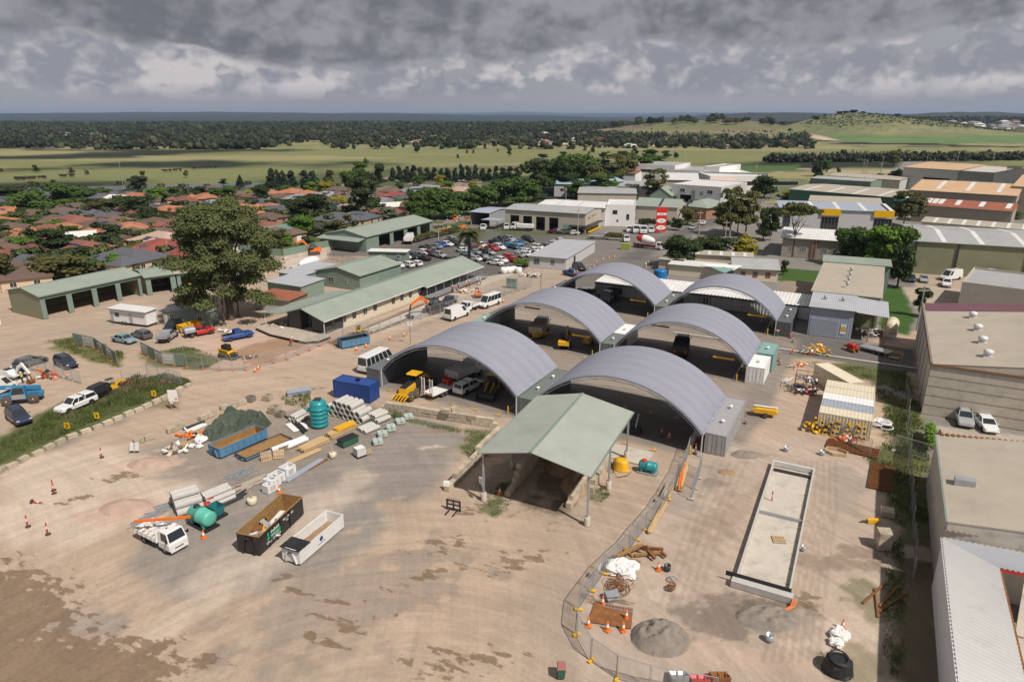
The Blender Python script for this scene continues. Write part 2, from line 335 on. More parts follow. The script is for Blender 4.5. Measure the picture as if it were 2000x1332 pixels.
    paint([(0,855),(60,815),(150,770),(250,738),(330,730),(372,745),(330,772),(180,838),(0,912),(-200,990),(-200,930)],(.10,.11,.04),.8,1.,1,ns=2); 
    paint([(95,665),(155,655),(240,690),(235,718),(190,708),(100,680)],(.16,.15,.055),.6,1.2,.95,ns=2); paint([(275,690),(370,678),(440,700),(395,722),(280,712)],GREEN,.6,1.,.8,ns=2)
    paint([(300,775),(350,760),(345,800),(290,795)],(.2,.16,.09),.5,.8,.8)
    paint([(390,650),(500,640),(640,665),(620,690),(480,710),(360,680)],PINK,1,1.5,.8,ns=4); paint([(430,690),(560,655),(620,660),(560,690),(500,715)],OCH,.6,1.4,.75,ns=2,seed=88)
    paint([(560,530),(600,500),(700,480),(820,490),(700,560),(560,560)],(.33,.26,.2),.8,.6); paint([(570,502),(640,478),(660,492),(590,530),(545,520)],(.5,.42,.36),.8,.6)
    paint([(560,470),(650,450),(660,485),(590,500),(560,500)],GREEN,.6,.5)
    track([(760,640),(850,605),(930,575)],4,PALE,.5); paint([(640,668),(660,680),(840,605),(830,590)],(.14,.09,.06),.5,.5,.9)
    paint([(930,540),(1090,500),(1110,560),(960,600)],(.36,.29,.23),.5,.6); paint([(910,545),(1020,500),(1040,520),(940,560)],CONC,.5,.4,.7)
    # sealed car park and street
    paint([(700,515),(778,470),(870,452),(1010,440),(1165,465),(1150,480),(1060,492),(1020,530),(800,560)],ASPH,.6,.3); paint([(655,470),(820,460),(960,430),(1010,438),(860,462),(720,500),(640,500)],(.17,.15,.135),.6,.4)
    paint([(1100,455),(1290,450),(1300,475),(1260,500),(1130,520),(1110,500)],(.185,.165,.15),.6,.4); paint([(1240,500),(1330,500),(1290,560),(1120,560),(1140,520)],(.16,.145,.13),.5,.4)
    track([(1230,505),(1330,455),(1405,425),(1440,400),(1500,388),(1560,350)],4.5,(.13,.122,.115),1,ns=3); track([(1300,478),(1330,462)],4,GREEN,.5)
    track([(1500,540),(1760,548),(2000,570),(2300,600)],5,(.15,.14,.13),1,ns=3)
    paint([(1525,522),(1610,530),(1595,550),(1570,562),(1520,548)],(.05,.10,.02),.4,.5); paint([(1610,535),(1730,560),(1730,595),(1590,575)],(.28,.22,.16),.5,.5,.0)
    paint([(1520,560),(1530,548),(1600,550),(1598,575),(1530,572)],(.27,.215,.16),.4,.5)
    paint([(1720,560),(1765,558),(1785,620),(1775,655),(1720,640)],(.045,.10,.02),.5,.6); paint([(820,448),(900,445),(960,452),(940,462),(830,455)],GREEN,.4,.5,.8); paint([(960,448),(1150,455),(1150,462),(980,458)],GREEN,.4,.5,.8)
    paint([(1760,500),(2100,505),(2100,585),(1790,560)],(.36,.29,.22),.6,.8); paint([(1760,560),(2060,560),(2060,610),(1790,600)],(.40,.33,.26),.5,.5)
    # construction side and the shaded strip along the warehouses
    paint([(1330,880),(1390,880),(1560,850),(1640,870),(1770,900),(1770,1600),(1100,1600),(1130,1300),(1120,1190),(1200,1060),(1290,940)],(.425,.34,.272),.8,.9,.95)
    for i,(x,y,w,h,r_,am,cl) in enumerate([(1460,1205,5.2,2.6,0,.7,(.16,.13,.105)),(1520,1200,3.2,2.2,0,.8,(.15,.12,.1)),(1450,885,3,1,-10,.6,(.15,.12,.1)),(1540,1010,.1,.1,0,0,DIRT),(1400,940,1.6,1.2,0,.6,(.2,.15,.12)),(1640,1100,3.5,1.2,-10,.6,(.2,.15,.11)),(1400,1000,1.,7,-35,.35,(.24,.17,.12)),(1440,1000,1,8,-35,.4,(.28,.2,.15)),(1350,960,2,6,-35,.45,GRAV),(1400,870,3,2,0,.4,CONC),(1650,950,2,5,-35,.45,(.28,.24,.2)),(1690,1080,2,1.4,0,.6,(.19,.14,.1)),(1600,1230,4,2,0,.5,PALE),(1300,1160,2.5,1.2,0,.5,PALE),(1440,1280,5,1.4,-5,.5,PINK),(1580,1170,1.2,2,0,.4,WET),(1180,1165,3,1.4,0,.3,WET)]):
        if w>.2: spot(x,y,w,h,cl,am,r_,seed=100+i,ns=1.6)
    for k in range(7): track([(1560+12*k,900),(1570+9*k+8,1000),(1530+14*k,1130),(1490+18*k,1290)],.22,(.24,.18,.135),.34,seed=130+k,ns=1.)
    for k in range(5): track([(1395+16*k,900),(1350+16*k,1000),(1290+18*k,1180)],.25,(.26,.2,.15),.32,seed=140+k,ns=1.)
    gr=[(1575,705),(1640,708),(1770,725),(1800,800),(1815,900),(1825,1010),(1840,1332),(1850,1600),(1730,1600),(1752,1332),(1735,1160),(1750,1050),(1735,960),(1690,890),(1725,860),(1725,790),(1700,745),(1600,725)]
    paint(gr,(.115,.12,.045),.7,1.4,.95,ns=2.2,seed=90); spot(1745,765,2.2,2.6,(.4,.36,.33),.8,0,seed=91,ns=1.3); spot(1745,860,2,1.5,DIRT,.5,seed=93,ns=1); spot(1690,1290,3,2.5,(.14,.13,.06),.5,seed=92); spot(1700,1180,1.5,3,(.13,.13,.055),.6,seed=94,ns=1)
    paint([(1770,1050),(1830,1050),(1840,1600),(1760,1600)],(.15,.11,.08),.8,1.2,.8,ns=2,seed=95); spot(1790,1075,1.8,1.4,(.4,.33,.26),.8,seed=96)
    paint([(1825,830),(2000,850),(2100,870),(2100,960),(1840,850)],(.40,.345,.28),.3,.1)
    # clearings and tracks beyond town
    for P,w in (([(900,300),(1100,312),(1300,330),(1500,345)],3),([(0,352),(200,346),(420,352)],4)): track(P,w,(.17,.15,.08),.5,ns=10)
    track([(1410,345),(1560,330),(1700,338),(1860,325),(2000,338)],9,(.36,.32,.27),.9,ns=20); track([(1800,342),(1960,330),(2000,345)],6,(.30,.28,.25),.9,ns=20)
    paint([(1760,316),(1900,318),(1870,334),(1750,332)],(.24,.22,.21),4,3); paint([(1440,325),(1560,322),(1560,335),(1430,338)],(.07,.12,.035),3,2); paint([(1420,350),(1600,352),(1590,372),(1500,385),(1440,368)],(.13,.15,.07),4,3,.9)
    grain=(.93+.14*fine)*(.96+.08*vf); C*=grain[...,None]
    H=np.where(YY<170,(fbm(X/6,Y/6,55,3)-.5)*.08*(1-sstep(YY,120,170)),0)
    H+=-.07
    relief=sstep(YY,9000,24000)*(fbm(XC/5200,YY/4200,77,5)-.36)*330; H=H+relief
    me=bpy.data.meshes.new('ground'); nyy=len(ys); V=np.stack([X,Y,H],-1).reshape(-1,3)
    idx=np.arange(nyy*nx).reshape(nyy,nx); Fc=np.stack([idx[:-1,:-1],idx[:-1,1:],idx[1:,1:],idx[1:,:-1]],-1).reshape(-1,4)
    me.vertices.add(len(V)); me.vertices.foreach_set('co',V.ravel()); me.loops.add(Fc.size); me.loops.foreach_set('vertex_index',Fc.ravel().astype(np.int32))
    me.polygons.add(len(Fc)); me.polygons.foreach_set('loop_start',np.arange(0,Fc.size,4,dtype=np.int32)); me.polygons.foreach_set('use_smooth',np.ones(len(Fc),bool)); me.update(); me.validate()
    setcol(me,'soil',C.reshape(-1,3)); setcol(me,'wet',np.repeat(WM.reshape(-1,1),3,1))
    m=bpy.data.materials.new('ground_soil'); m.use_nodes=True; m.node_tree.nodes.clear(); q=NT(m.node_tree)
    P=q.n('ShaderNodeNewGeometry').outputs['Position']; a=q.n('ShaderNodeAttribute',attribute_name='soil').outputs['Color']
    n1=q.noise(P,3.,8,.62); n2=q.noise(P,14.,5,.7); n3=q.noise(q.n('ShaderNodeMapping',{0:P,2:(0,0,R(-20)),3:(.25,1.4,1)}).outputs[0],.9,6,.6); n4=q.noise(P,.45,8,.68)
    f=q.m('MULTIPLY',q.m('MULTIPLY',q.sm(n1,.3,.7,.93,1.07,'LINEAR'),q.sm(n2,.3,.7,.93,1.07,'LINEAR')),q.m('MULTIPLY',q.sm(n3,.3,.7,.97,1.03,'LINEAR'),q.sm(n4,.32,.68,.95,1.05,'LINEAR')))
    col=q.mix(1.,a,q.n('ShaderNodeCombineColor',{0:f,1:f,2:f}).outputs[0],'MULTIPLY')
    wm_=q.n('ShaderNodeSeparateColor',{0:q.n('ShaderNodeAttribute',attribute_name='wet').outputs['Color']}).outputs[0]
    nw=q.noise(q.n('ShaderNodeMapping',{0:P,2:(0,0,R(-50)),3:(.55,1.1,1)}).outputs[0],1.15,9,.62); wf=q.sm(q.m('ADD',q.m('MULTIPLY',wm_,.62),q.m('MULTIPLY',q.m('SUBTRACT',nw,.5),1.5)),.36,.47)
    wf=q.m('MULTIPLY',wf,q.sm(wm_,.02,.15)); col=q.mix(q.m('MULTIPLY',wf,q.sm(n1,.2,.7,.6,.92,'LINEAR')),col,(.18,.12,.074))
    for cx,cy,rr_,am in ((-20,20,.8,.10),(-80,5,.6,.07)):
        dv=q.n('ShaderNodeVectorMath',{0:P,1:(cx,cy,0)},operation='SUBTRACT').outputs[0]; ln=q.n('ShaderNodeVectorMath',{0:dv},operation='LENGTH').outputs['Value']; sp_=q.n('ShaderNodeSeparateXYZ',{0:dv}); an=q.m('ARCTAN2',sp_.outputs[1],sp_.outputs[0])
        tn=q.noise(q.n('ShaderNodeCombineXYZ',{0:q.m('MULTIPLY',ln,rr_),1:q.m('MULTIPLY',an,1.6),2:cx*.1}).outputs[0],1.6,7,.68); tf=q.sm(tn,.38,.62,1-am,1+am*.7,'LINEAR'); col=q.mix(1.,col,q.n('ShaderNodeCombineColor',{0:tf,1:tf,2:tf}).outputs[0],'MULTIPLY')
    peb=q.sm(q.noise(P,7.,2,.5),.69,.76); col=q.mix(q.m('MULTIPLY',peb,.35),col,(.5,.44,.38)); dk=q.sm(q.noise(P,5.,3,.5),.68,.76); col=q.mix(q.m('MULTIPLY',dk,.35),col,(.1,.075,.05))
    bn=q.n('ShaderNodeBump',{'Height':q.m('ADD',q.m('MULTIPLY',n1,1.2),n2),'Strength':.5,'Distance':.06})
    p=q.n('ShaderNodeBsdfPrincipled',{'Base Color':col,'Roughness':.93,'Specular IOR Level':.2,'Normal':bn.outputs[0]}); q.n('ShaderNodeOutputMaterial',{0:p.outputs[0]})
    me.materials.append(m); return link('ground',me,kind='structure')
GROUND=ground()
# ---------------------------------------------------------------- water
wm=bpy.data.materials.new('river_water'); wm.use_nodes=True; q=NT(wm.node_tree); p_=wm.node_tree.nodes['Principled BSDF']
p_.inputs['Base Color'].default_value=(.05,.052,.05,1); p_.inputs['Roughness'].default_value=.12
bn=q.n('ShaderNodeBump',{'Height':q.noise(q.n('ShaderNodeTexCoord').outputs['Object'],.5,4,.6),'Strength':.25,'Distance':.3}); q.t.links.new(bn.outputs[0],p_.inputs['Normal'])
def water(name,P,z=.06):
    b=B(); b.quad(*[Vector((G(*p).x,G(*p).y,z)) for p in P]); return b.build(name,wm,kind='structure')
water('river',[(-260,420),(-60,402),(60,398),(170,391),(330,386),(430,372),(520,364),(505,357),(420,359),(250,364),(90,366),(-80,370),(-300,374)])
water('pond',[(1163,326),(1198,322),(1192,316),(1176,315),(1160,318)])
# ---------------------------------------------------------------- hills
def hill(name,X0,X1,Y0,Y1,fn,nx,ny,m,colfn):
    xs=np.linspace(X0,X1,nx); ys=np.linspace(Y0,Y1,ny); XX,YY=np.meshgrid(xs,ys); H=fn(XX,YY); A=R(28)
    V=np.stack([XX*math.cos(A)-YY*math.sin(A),XX*math.sin(A)+YY*math.cos(A),H],-1).reshape(-1,3); idx=np.arange(nx*ny).reshape(ny,nx)
    Fc=np.stack([idx[:-1,:-1],idx[:-1,1:],idx[1:,1:],idx[1:,:-1]],-1).reshape(-1,4); me=bpy.data.meshes.new(name); me.from_pydata(V.tolist(),[],Fc.tolist()); me.polygons.foreach_set('use_smooth',[True]*len(Fc))
    setcol(me,'soil',colfn(XX,YY,H).reshape(-1,3)); me.materials.append(m); return link(name,me,kind='structure')
hm=mat('hill_grass','soil',.9,0,.18,.02,bump=1,bscale=.15)
def bump_(X,Y,x,y,sx_,sy_,h): return h*np.exp(-((X-x)/sx_)**2-((Y-y)/sy_)**2)
def knollh(X,Y): return bump_(X,Y,640,1380,100,210,38)+bump_(X,Y,775,1400,100,190,23)+bump_(X,Y,850,1300,130,230,8)+bump_(X,Y,560,1250,60,150,6)-2.+(fbm(X/30,Y/30,5)-.5)*3
def knollc(X,Y,H):
    g=sstep(fbm(X/60,Y/60,7),.4,.6)[...,None]; C=np.array((.2,.2,.085))*(1-g)+np.array((.15,.165,.07))*g
    s_=(sstep(fbm(X/9,Y/9,9),.55,.62)*sstep(H,9,16))[...,None]; C=C*(1-s_*.7)+np.array((.09,.10,.05))*s_*.7
    lo=(sstep(-H,-9,-5))[...,None]; C=C*(1-lo)+np.array((.10,.165,.05))*lo
    tr=(sstep(-np.abs(X-505-(Y-1150)*.05),-12,-6)*sstep(-np.abs(Y-1150),-120,-90))[...,None]; return C*(1-tr)+np.array((.5,.37,.28))*tr
hill('grassy_knoll',380,1150,850,1900,knollh,150,140,hm,knollc)
def lh(X,Y): return bump_(X,Y,330,1500,120,260,17)+bump_(X,Y,470,1560,130,260,19)+bump_(X,Y,230,1480,90,200,7)+bump_(X,Y,560,1700,120,250,15)-2.+(fbm(X/45,Y/45,15)-.5)*3
def lc(X,Y,H):
    g=sstep(fbm(X/80,Y/50,17),.38,.62)[...,None]; C=np.array((.15,.175,.06))*(1-g)+np.array((.21,.155,.095))*g*1.; s_=sstep(H,9,14)[...,None]; return C*(1-.2*s_)
hill('grazed_hill',80,850,1100,2300,lh,130,120,hm,lc)
fm=mat('forest_canopy','soil',.95,0,.35,.02,bump=1,bscale=.05)
def rr(X,Y): 
    e=sstep(Y,3000,4600)*sstep(-Y,-7800,-5200); return e*((fbm(X/700,Y/900,25,4))*70+8+bump_(X,Y,1650,4300,380,900,26)+(fbm(X/60,Y/60,27,3)-.5)*10)*sstep(X,700,1500)-3
hill('forested_ridge',500,5600,2900,8000,rr,180,60,fm,lambda X,Y,H:np.stack([.02+0*X,.03+0*X,.022+0*X],-1)*(.7+.6*fbm(X/90,Y/90,3))[...,None])
def rl(X,Y):
    e=sstep(Y,5200,7600)*sstep(-Y,-13000,-9500); return e*((fbm(X/1900,Y/1500,35,4))*74+2+sstep(-X,-1500,2500)*12+(fbm(X/90,Y/90,37,3)-.5)*6)*sstep(-X,-1800,-300)-3
hill('wooded_plateau',-9000,2200,5000,13500,rl,220,60,fm,lambda X,Y,H:np.stack([.018+0*X,.028+0*X,.022+0*X],-1)*(.7+.6*fbm(X/200,Y/200,5))[...,None])
hb=B(); hb.box(-45000,45000,-300,62000,-8,150); hz=hb.build('haze',[],kind='stuff')
hz.rotation_euler.z=R(28)
hmz=bpy.data.materials.new('haze_air'); hmz.use_nodes=True; hmz.node_tree.nodes.clear(); q=NT(hmz.node_tree)
pv=q.n('ShaderNodeVolumePrincipled',{'Color':(.52,.68,1,1),'Density':5e-5,'Anisotropy':.1}); o_=q.n('ShaderNodeOutputMaterial'); q.t.links.new(pv.outputs[0],o_.inputs['Volume'])
pv.inputs['Density Attribute'].default_value=''; hmz.cycles.homogeneous_volume=True
hz.data.materials.append(hmz)
# ================================================================ MATERIALS
M=MATS
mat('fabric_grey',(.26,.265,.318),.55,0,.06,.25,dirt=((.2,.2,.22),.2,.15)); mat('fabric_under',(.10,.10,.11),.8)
mat('steel_white',(.62,.62,.62),.45,0,.08); mat('galv',(.42,.44,.46),.42,.45,.12); mat('dark_steel',(.05,.052,.056),.5,.2,.15); mat('black',(.018,.018,.02),.6,0,.1); mat('rubber',(.022,.021,.02),.85,0,.2); mat('dusty_rubber',(.10,.08,.06),.95,0,.25,6)
mat('glass',(.02,.026,.03),.08,0,.05,spec=.9); mat('glass_pale',(.09,.11,.12),.1,0,.1,spec=.8); mat('interior',(.03,.028,.026),.9)
mat('concrete',(.50,.45,.38),.9,0,.14,.8,dirt=((.22,.19,.15),.5,.9),bump=.4,bscale=6); mat('concrete_pipe',(.47,.45,.42),.85,0,.1,1.5,dirt=((.3,.28,.25),.35)); mat('block',(.46,.39,.295),.92,0,.2,.9,dirt=((.13,.11,.08),.75,.7),bump=.5,bscale=5,rand=.14); mat('block_dark',(.21,.18,.14),.95,0,.25,.9,bump=.5,rand=.15)
mat('steel_beige',(.5,.44,.32),.5); mat('cream_wall',(.62,.55,.42),.6,0,.05); mat('charcoal_wall',(.055,.052,.05),.6,0,.08); mat('charcoal_lit',(.14,.142,.15),.5,0,.08)
corrmat('green_roof',(.28,.325,.27),0,.25,.007,.42,dirt=((.19,.22,.18),.3,.25)); corrmat('green_roof_y',(.28,.325,.27),1,.25,.007,.42,dirt=((.19,.22,.18),.3,.25))
corrmat('shed_roof',(.345,.37,.32),1,.25,.008,.5,dirt=((.22,.24,.2),.4,.3)); mat('green_steel',(.19,.255,.215),.5,0,.1); corrmat('green_wall',(.20,.27,.22),0,.35,.02,.5); corrmat('khaki_wall',(.24,.245,.15),1,.3,.02,.5); corrmat('tan_roof',(.41,.36,.285),0,.25,.002,.55,dirt=((.27,.25,.21),.45,.3)); corrmat('tan_roof_y',(.41,.36,.285),1,.25,.002,.55,dirt=((.27,.25,.21),.45,.3))
corrmat('grey_roof',(.37,.37,.365),0,.3,.008,.45,dirt=((.25,.25,.24),.4,.3)); corrmat('white_roof',(.68,.67,.65),0,.5,.02,.45,dirt=((.5,.48,.45),.3,.3)); corrmat('silver_roof',(.50,.51,.54),0,.3,.02,.4,dirt=((.4,.36,.33),.3,.3),metal=.2)
corrmat('orange_roof',(.56,.37,.22),0,.5,.02,.6,dirt=((.42,.26,.14),.5,.12)); corrmat('rust_roof',(.30,.10,.055),0,.5,.03,.8,dirt=((.16,.06,.035),.6,.5)); corrmat('blue_roof',(.33,.47,.55),0,.4,.02,.5); corrmat('bluegrey_roof',(.33,.37,.45),0,.4,.02,.5)
mat('tilt_panel',(.46,.41,.34),.85,0,.08,.3,dirt=((.3,.27,.22),.35,.4)); mat('white_render',(.74,.73,.72),.7,0,.05); mat('pale_grey_wall',(.5,.5,.5),.7,0,.07); mat('brick_grey',(.34,.30,.25),.9,0,.1,2); mat('brick_wall',(.36,.20,.12),.9,0,.15,3,rand=.2); mat('green_fascia',(.03,.12,.075),.5); mat('yellow_panel',(.72,.42,.0),.5); mat('red_sign',(.62,.03,.02),.4); mat('white_paint',(.76,.75,.73),.5,0,.08,dirt=((.5,.45,.38),.3)); mat('cream_cont',(.66,.59,.44),.5,0,.06,dirt=((.42,.34,.22),.3,.5)); mat('teal_cont',(.21,.36,.33),.5,0,.08,dirt=((.3,.25,.18),.4)); mat('grey_cont',(.33,.33,.335),.5,0,.08,dirt=((.26,.2,.15),.4,.6)); mat('slate_cont',(.10,.105,.11),.5,0,.08); mat('dkgreen_cont',(.14,.17,.15),.5,0,.1,dirt=((.26,.24,.2),.4)); mat('blue_cont',(.018,.06,.24),.45,0,.1,dirt=((.1,.07,.06),.3)); mat('bluegrey_cont',(.32,.35,.41),.5,0,.08); mat('yellow',(.72,.40,.015),.45,0,.1,dirt=((.35,.2,.05),.35)); mat('orange',(.75,.17,.015),.5,0,.1); mat('red',(.5,.03,.02),.4,0,.1); mat('timber',(.52,.36,.19),.8,0,.2,2,dirt=((.3,.2,.1),.4)); mat('timber_grey',(.42,.36,.29),.9,0,.25,2); mat('rust',(.22,.085,.028),.9,0,.3,1.2,dirt=((.32,.19,.05),.6),bump=.3); mat('dark_shade',(.035,.04,.036),.8)
mat('roof_white_sheet',(.66,.65,.63),.5,0,.06,.5,dirt=((.5,.47,.43),.35,.6)); mat('roof_grey_sheet',(.5,.51,.53),.5,0,.06); mat('brick_pale',(.52,.40,.28),.85,0,.1,3,rand=.15); mat('roof_trim',(.42,.42,.40),.5)
# ================================================================ GENERIC BUILDING
WC={}
def window(par,side,s,z0,w,h,W,D,gm='glass',fm='white_paint',off=.03,mull=1):
    k=(w,h,gm,fm,mull)
    if k not in WC:
        b=B(); t=.07
        for x0,x1,y0,y1 in((-w/2,w/2,0,t),(-w/2,w/2,h-t,h),(-w/2,-w/2+t,t,h-t),(w/2-t,w/2,t,h-t)): b.box(x0,x1,-.04,.02,y0,y1)
        for i in range(1,mull+1): x=-w/2+w*i/(mull+1); b.box(x-.025,x+.025,-.035,.02,t,h-t)
        WC[k]=(b.mesh('window',M[fm]),B().box(-w/2+.04,w/2-.04,-.012,.018,.04,h-.04).mesh('pane',M[gm]))
    a,c=WC[k]; loc,rz={'f':((s,-off,z0),0),'r':((W+off,s,z0),PI/2),'b':((s,D+off,z0),PI),'l':((-off,s,z0),-PI/2)}[side]
    o=link('window',a,par,loc,rz); link('pane',c,o); return o
def shed(name,label,cat,A,Bq,D,eave,rise,roof='gable',wm='green_wall',rm='green_roof',bays=(),wins=(),over=.3,group=None,base=0.,doors=(),open_=(),th=.15,wm2=None,vents=0,strips=None,gut='green_steel',bayh=.8,parapet=0,shade=None):
    A=Vector(A).to_2d();Bq=Vector(Bq).to_2d(); d=Bq-A; W=d.length; rz=math.atan2(d.y,d.x); r=thing(name,label,cat,(A.x,A.y,base),rz,group)
    wmm=M[wm]; H=eave
    if 'f' not in open_:
        b=B(); xs=0
        for (x0,x1,hh) in bays: b.box(xs,x0,0,th,0,H); b.box(x0,x1,0,th,hh,H); xs=x1
        b.box(xs,W,0,th,0,H); b.build('wall',M[wm2] if wm2 else wmm,r)
    def gw(side,x):
        b=B()
        if roof=='gable': b.prism([(th+.004,0),(D-th-.004,0),(D-th-.004,H),(D/2,H+rise*.99),(th+.004,H)],'x',x,x+th)
        elif roof=='mono': b.prism([(th+.004,0),(D-th-.004,0),(D-th-.004,H+rise),(th+.004,H)],'x',x,x+th)
        else: b.box(x,x+th,th+.004,D-th-.004,0,H)
        b.build('wall',wmm,r)
    if 'l' not in open_: gw('l',0)
    if 'r' not in open_: gw('r',W-th)
    if 'b' not in open_:
        B().box(0,W,D-th,D,0,H+(rise if roof=='mono' else 0)).build('wall',wmm,r)
    if roof=='gabley' and 'f' not in open_: 
        for y in (0,D-th): B().prism([(0,H+.003),(W,H+.003),(W/2,H+rise)],'y',y,y+th).build('gable',M[wm2] if wm2 else wmm,r)
    o=over; b=B(); t_=.1
    if roof=='gable':
        k=rise/(D/2); z=H-o*k+t_; zr=H+rise+t_
        b.slab([(-o,-o,z),(W+o,-o,z),(W+o,D/2,zr),(-o,D/2,zr)],t_); b.slab([(W+o,D+o,z),(-o,D+o,z),(-o,D/2,zr),(W+o,D/2,zr)],t_); edges=[((-o,-o-.06,z-.08),(W+o,-o-.06,z-.08)),((-o,D+o+.06,z-.08),(W+o,D+o+.06,z-.08))]; b.beam((-o,D/2,zr+.01),(W+o,D/2,zr+.01),.35,.05)
    elif roof=='gabley':
        k=rise/(W/2); z=H-o*k+t_; zr=H+rise+t_
        b.slab([(-o,D+o,z),(-o,-o,z),(W/2,-o,zr),(W/2,D+o,zr)],t_); b.slab([(W+o,-o,z),(W+o,D+o,z),(W/2,D+o,zr),(W/2,-o,zr)],t_); edges=[((-o-.06,-o,z-.08),(-o-.06,D+o,z-.08)),((W+o+.06,-o,z-.08),(W+o+.06,D+o,z-.08))]; b.beam((W/2,-o,zr+.01),(W/2,D+o,zr+.01),.35,.05)
    elif roof=='hip':
        q=min(W,D)/2; z=H+t_-.08; zr=H+rise+t_
        if W>=D: R1,R2=(D/2,D/2,zr),(W-D/2,D/2,zr)
        else: R1,R2=(W/2,W/2,zr),(W/2,D-W/2,zr)
        c=[(-o,-o,z),(W+o,-o,z),(W+o,D+o,z),(-o,D+o,z)]
        if W>=D: fs=[(c[0],c[1],R2,R1),(c[1],c[2],R2),(c[2],c[3],R1,R2),(c[3],c[0],R1)]
        else: fs=[(c[0],c[1],R1),(c[1],c[2],R2,R1),(c[2],c[3],R2),(c[3],c[0],R1,R2)]
        for f in fs: b.quad(*f)
        b.box(-o,W+o,-o,D+o,z-.16,z-.004); edges=[]
    else:
        z=H+t_; zb=H+(rise if roof=='mono' else 0)+t_; e=o if not parapet else -.2
        b.slab([(-e,-e,z),(W+e,-e,z),(W+e,D+e,zb),(-e,D+e,zb)],t_); edges=[((-o,-o-.06,z-.08),(W+o,-o-.06,z-.08))] if not parapet else []
    b.build('roof',M[rm],r)
    if parapet:
        b=B()
        for bx in ((0,W,0,.2),(0,W,D-.2,D),(0,.2,.2,D-.2),(W-.2,W,.2,D-.2)): b.box(bx[0],bx[1],bx[2],bx[3],H+.004,H+parapet)
        b.build('parapet',wmm,r)
    for e in edges: B().beam(*e,.14,.14).build('gutter',M[gut],r)
    for w in wins: window(r,*w[:5],W,D,*w[5:])
    for (sd,s,w,h,m_) in doors:
        loc,rr={'f':((s,-.02,0),0),'r':((W+.02,s,0),PI/2),'b':((s,D+.02,0),PI),'l':((-.02,s,0),-PI/2)}[sd]
        b=B(); b.box(-w/2,w/2,-.03,.03,0.02,h); 
        if w>2: [b.box(-w/2,w/2,-.05,-.032,h*i/8,h*i/8+.04) for i in range(1,8)]
        b.build('door',M[m_],r,loc,rr)
    def zat(x,y):
        if roof=='gable': return H+t_+rise*(1-abs(y-D/2)/(D/2))
        if roof=='gabley': return H+t_+rise*(1-abs(x-W/2)/(W/2))
        if roof=='mono': return H+t_+rise*y/D
        return H+t_
    if strips:
        for x in strips[0]:
            m_,w_=strips[1],strips[2]
            for y0,y1 in (((0.2,D/2-.3),(D/2+.3,D-.2)) if roof=='gable' else ((.3,D-.3),)):
                B().slab([(x,y0,zat(x,y0)+.02),(x+w_,y0,zat(x,y0)+.02),(x+w_,y1,zat(x,y1)+.02),(x,y1,zat(x,y1)+.02)],.03).build('skylight',M[m_],r)
    for i in range(vents):
        x=W*(i+.7)/(vents+.4); y=D*.55; b=B(); b.lathe([(.22,0),(.22,.35),(.34,.4),(.36,.6),(.2,.72),(.02,.74)],10); b.box(-.3,.3,-.3,.3,-.2,.06); b.build('vent',M['galv'],r,(x,y,zat(x,y)))
    return r,W,rz
def spost(px,py): return G(px,py)
# ================================================================ ARCHED FABRIC SHELTERS ON CONTAINERS
RISE=5.15;SP=2.75
def container(label,x0,y0,L,m_,W=2.44,H=2.6,rz=0,door='f',group=None,vent=True,name='shipping_container',name_col=None,lid=None):
    """origin at near-left corner, long axis away"""
    r=thing(name,label,'container',(x0,y0,0),rz,group); mm=M[m_]
    key=('cont',L,W,H,m_)
    if key not in WC:
        f=B()
        for x in(0,W-.12):
            for y in(0,L-.12): f.box(x,x+.12,y,y+.12,.0,H)
        for z in(0,H-.12):
            for x in(0,W-.1): f.box(x+.003,x+.097,.12,L-.12,z,z+.118)
            for y in(0,L-.1): f.box(.12,W-.12,y+.003,y+.097,z,z+.118)
        s=[B().corr((.045,L-.12,.12),(0,-(L-.24),0),(0,0,H-.24),.36,.045),B().corr((W-.045,.12,.12),(0,L-.24,0),(0,0,H-.24),.36,.045)]
        e=[B().corr((.12,.05,.12),(W-.24,0,0),(0,0,H-.24),.3,.04),B().corr((W-.12,L-.05,.12),(-(W-.24),0,0),(0,0,H-.24),.3,.04)]
        rf=B().corr((.1,L-.1,H-.05),(0,-(L-.2),0),(-0+ (W-.2),0,0),.42,.025)
        rf=B().corr((.1,.1,H-.045),(0,L-.2,0),(-1e-9,0,0),.42,.02) if False else B().corr((W-.1,.1,H-.05),(0,L-.2,0),(-(W-.2),0,0),.42,.022)
        dr=B(); dr.box(-.53,.53,-.03,.03,0,H-.3)
        for x in(-.28,.28): dr.tube((x,-.06,.05),(x,-.06,H-.35),.02,6); dr.box(x-.08,x+.08,-.075,-.045,1.0,1.05)
        for z in(.0,.75,1.5): dr.box(-.5,.5,-.036,-.03,z+.06,z+.62)
        WC[key]=(f.mesh('frame',mm),s[0].mesh('side_panel',mm),s[1].mesh('side_panel',mm),e[0].mesh('end_panel',mm),e[1].mesh('end_panel',mm),rf.mesh('roof_panel',mm),dr.mesh('door',mm))
    k=WC[key]; link('frame',k[0],r); link('side_panel',k[1],r); link('side_panel',k[2],r); link('roof_panel',k[5],r)
    link('end_panel',k[4],r) if door=='f' else link('end_panel',k[3],r)
    for i in (-1,1): link('door',k[6],r,(W/2+i*.545,.05 if door=='f' else L-.05,.15),0 if door=='f' else PI)
    if vent:
        for y in ((L*.3,L*.7) if L>7 else (L*.4,)):
            b=B(); b.lathe([(.16,0),(.16,.2),(.26,.24),(.26,.38),(.12,.46),(.01,.47)],10); b.build('vent',M['white_paint'],r,(W*.5,y,H-.03))
    return r
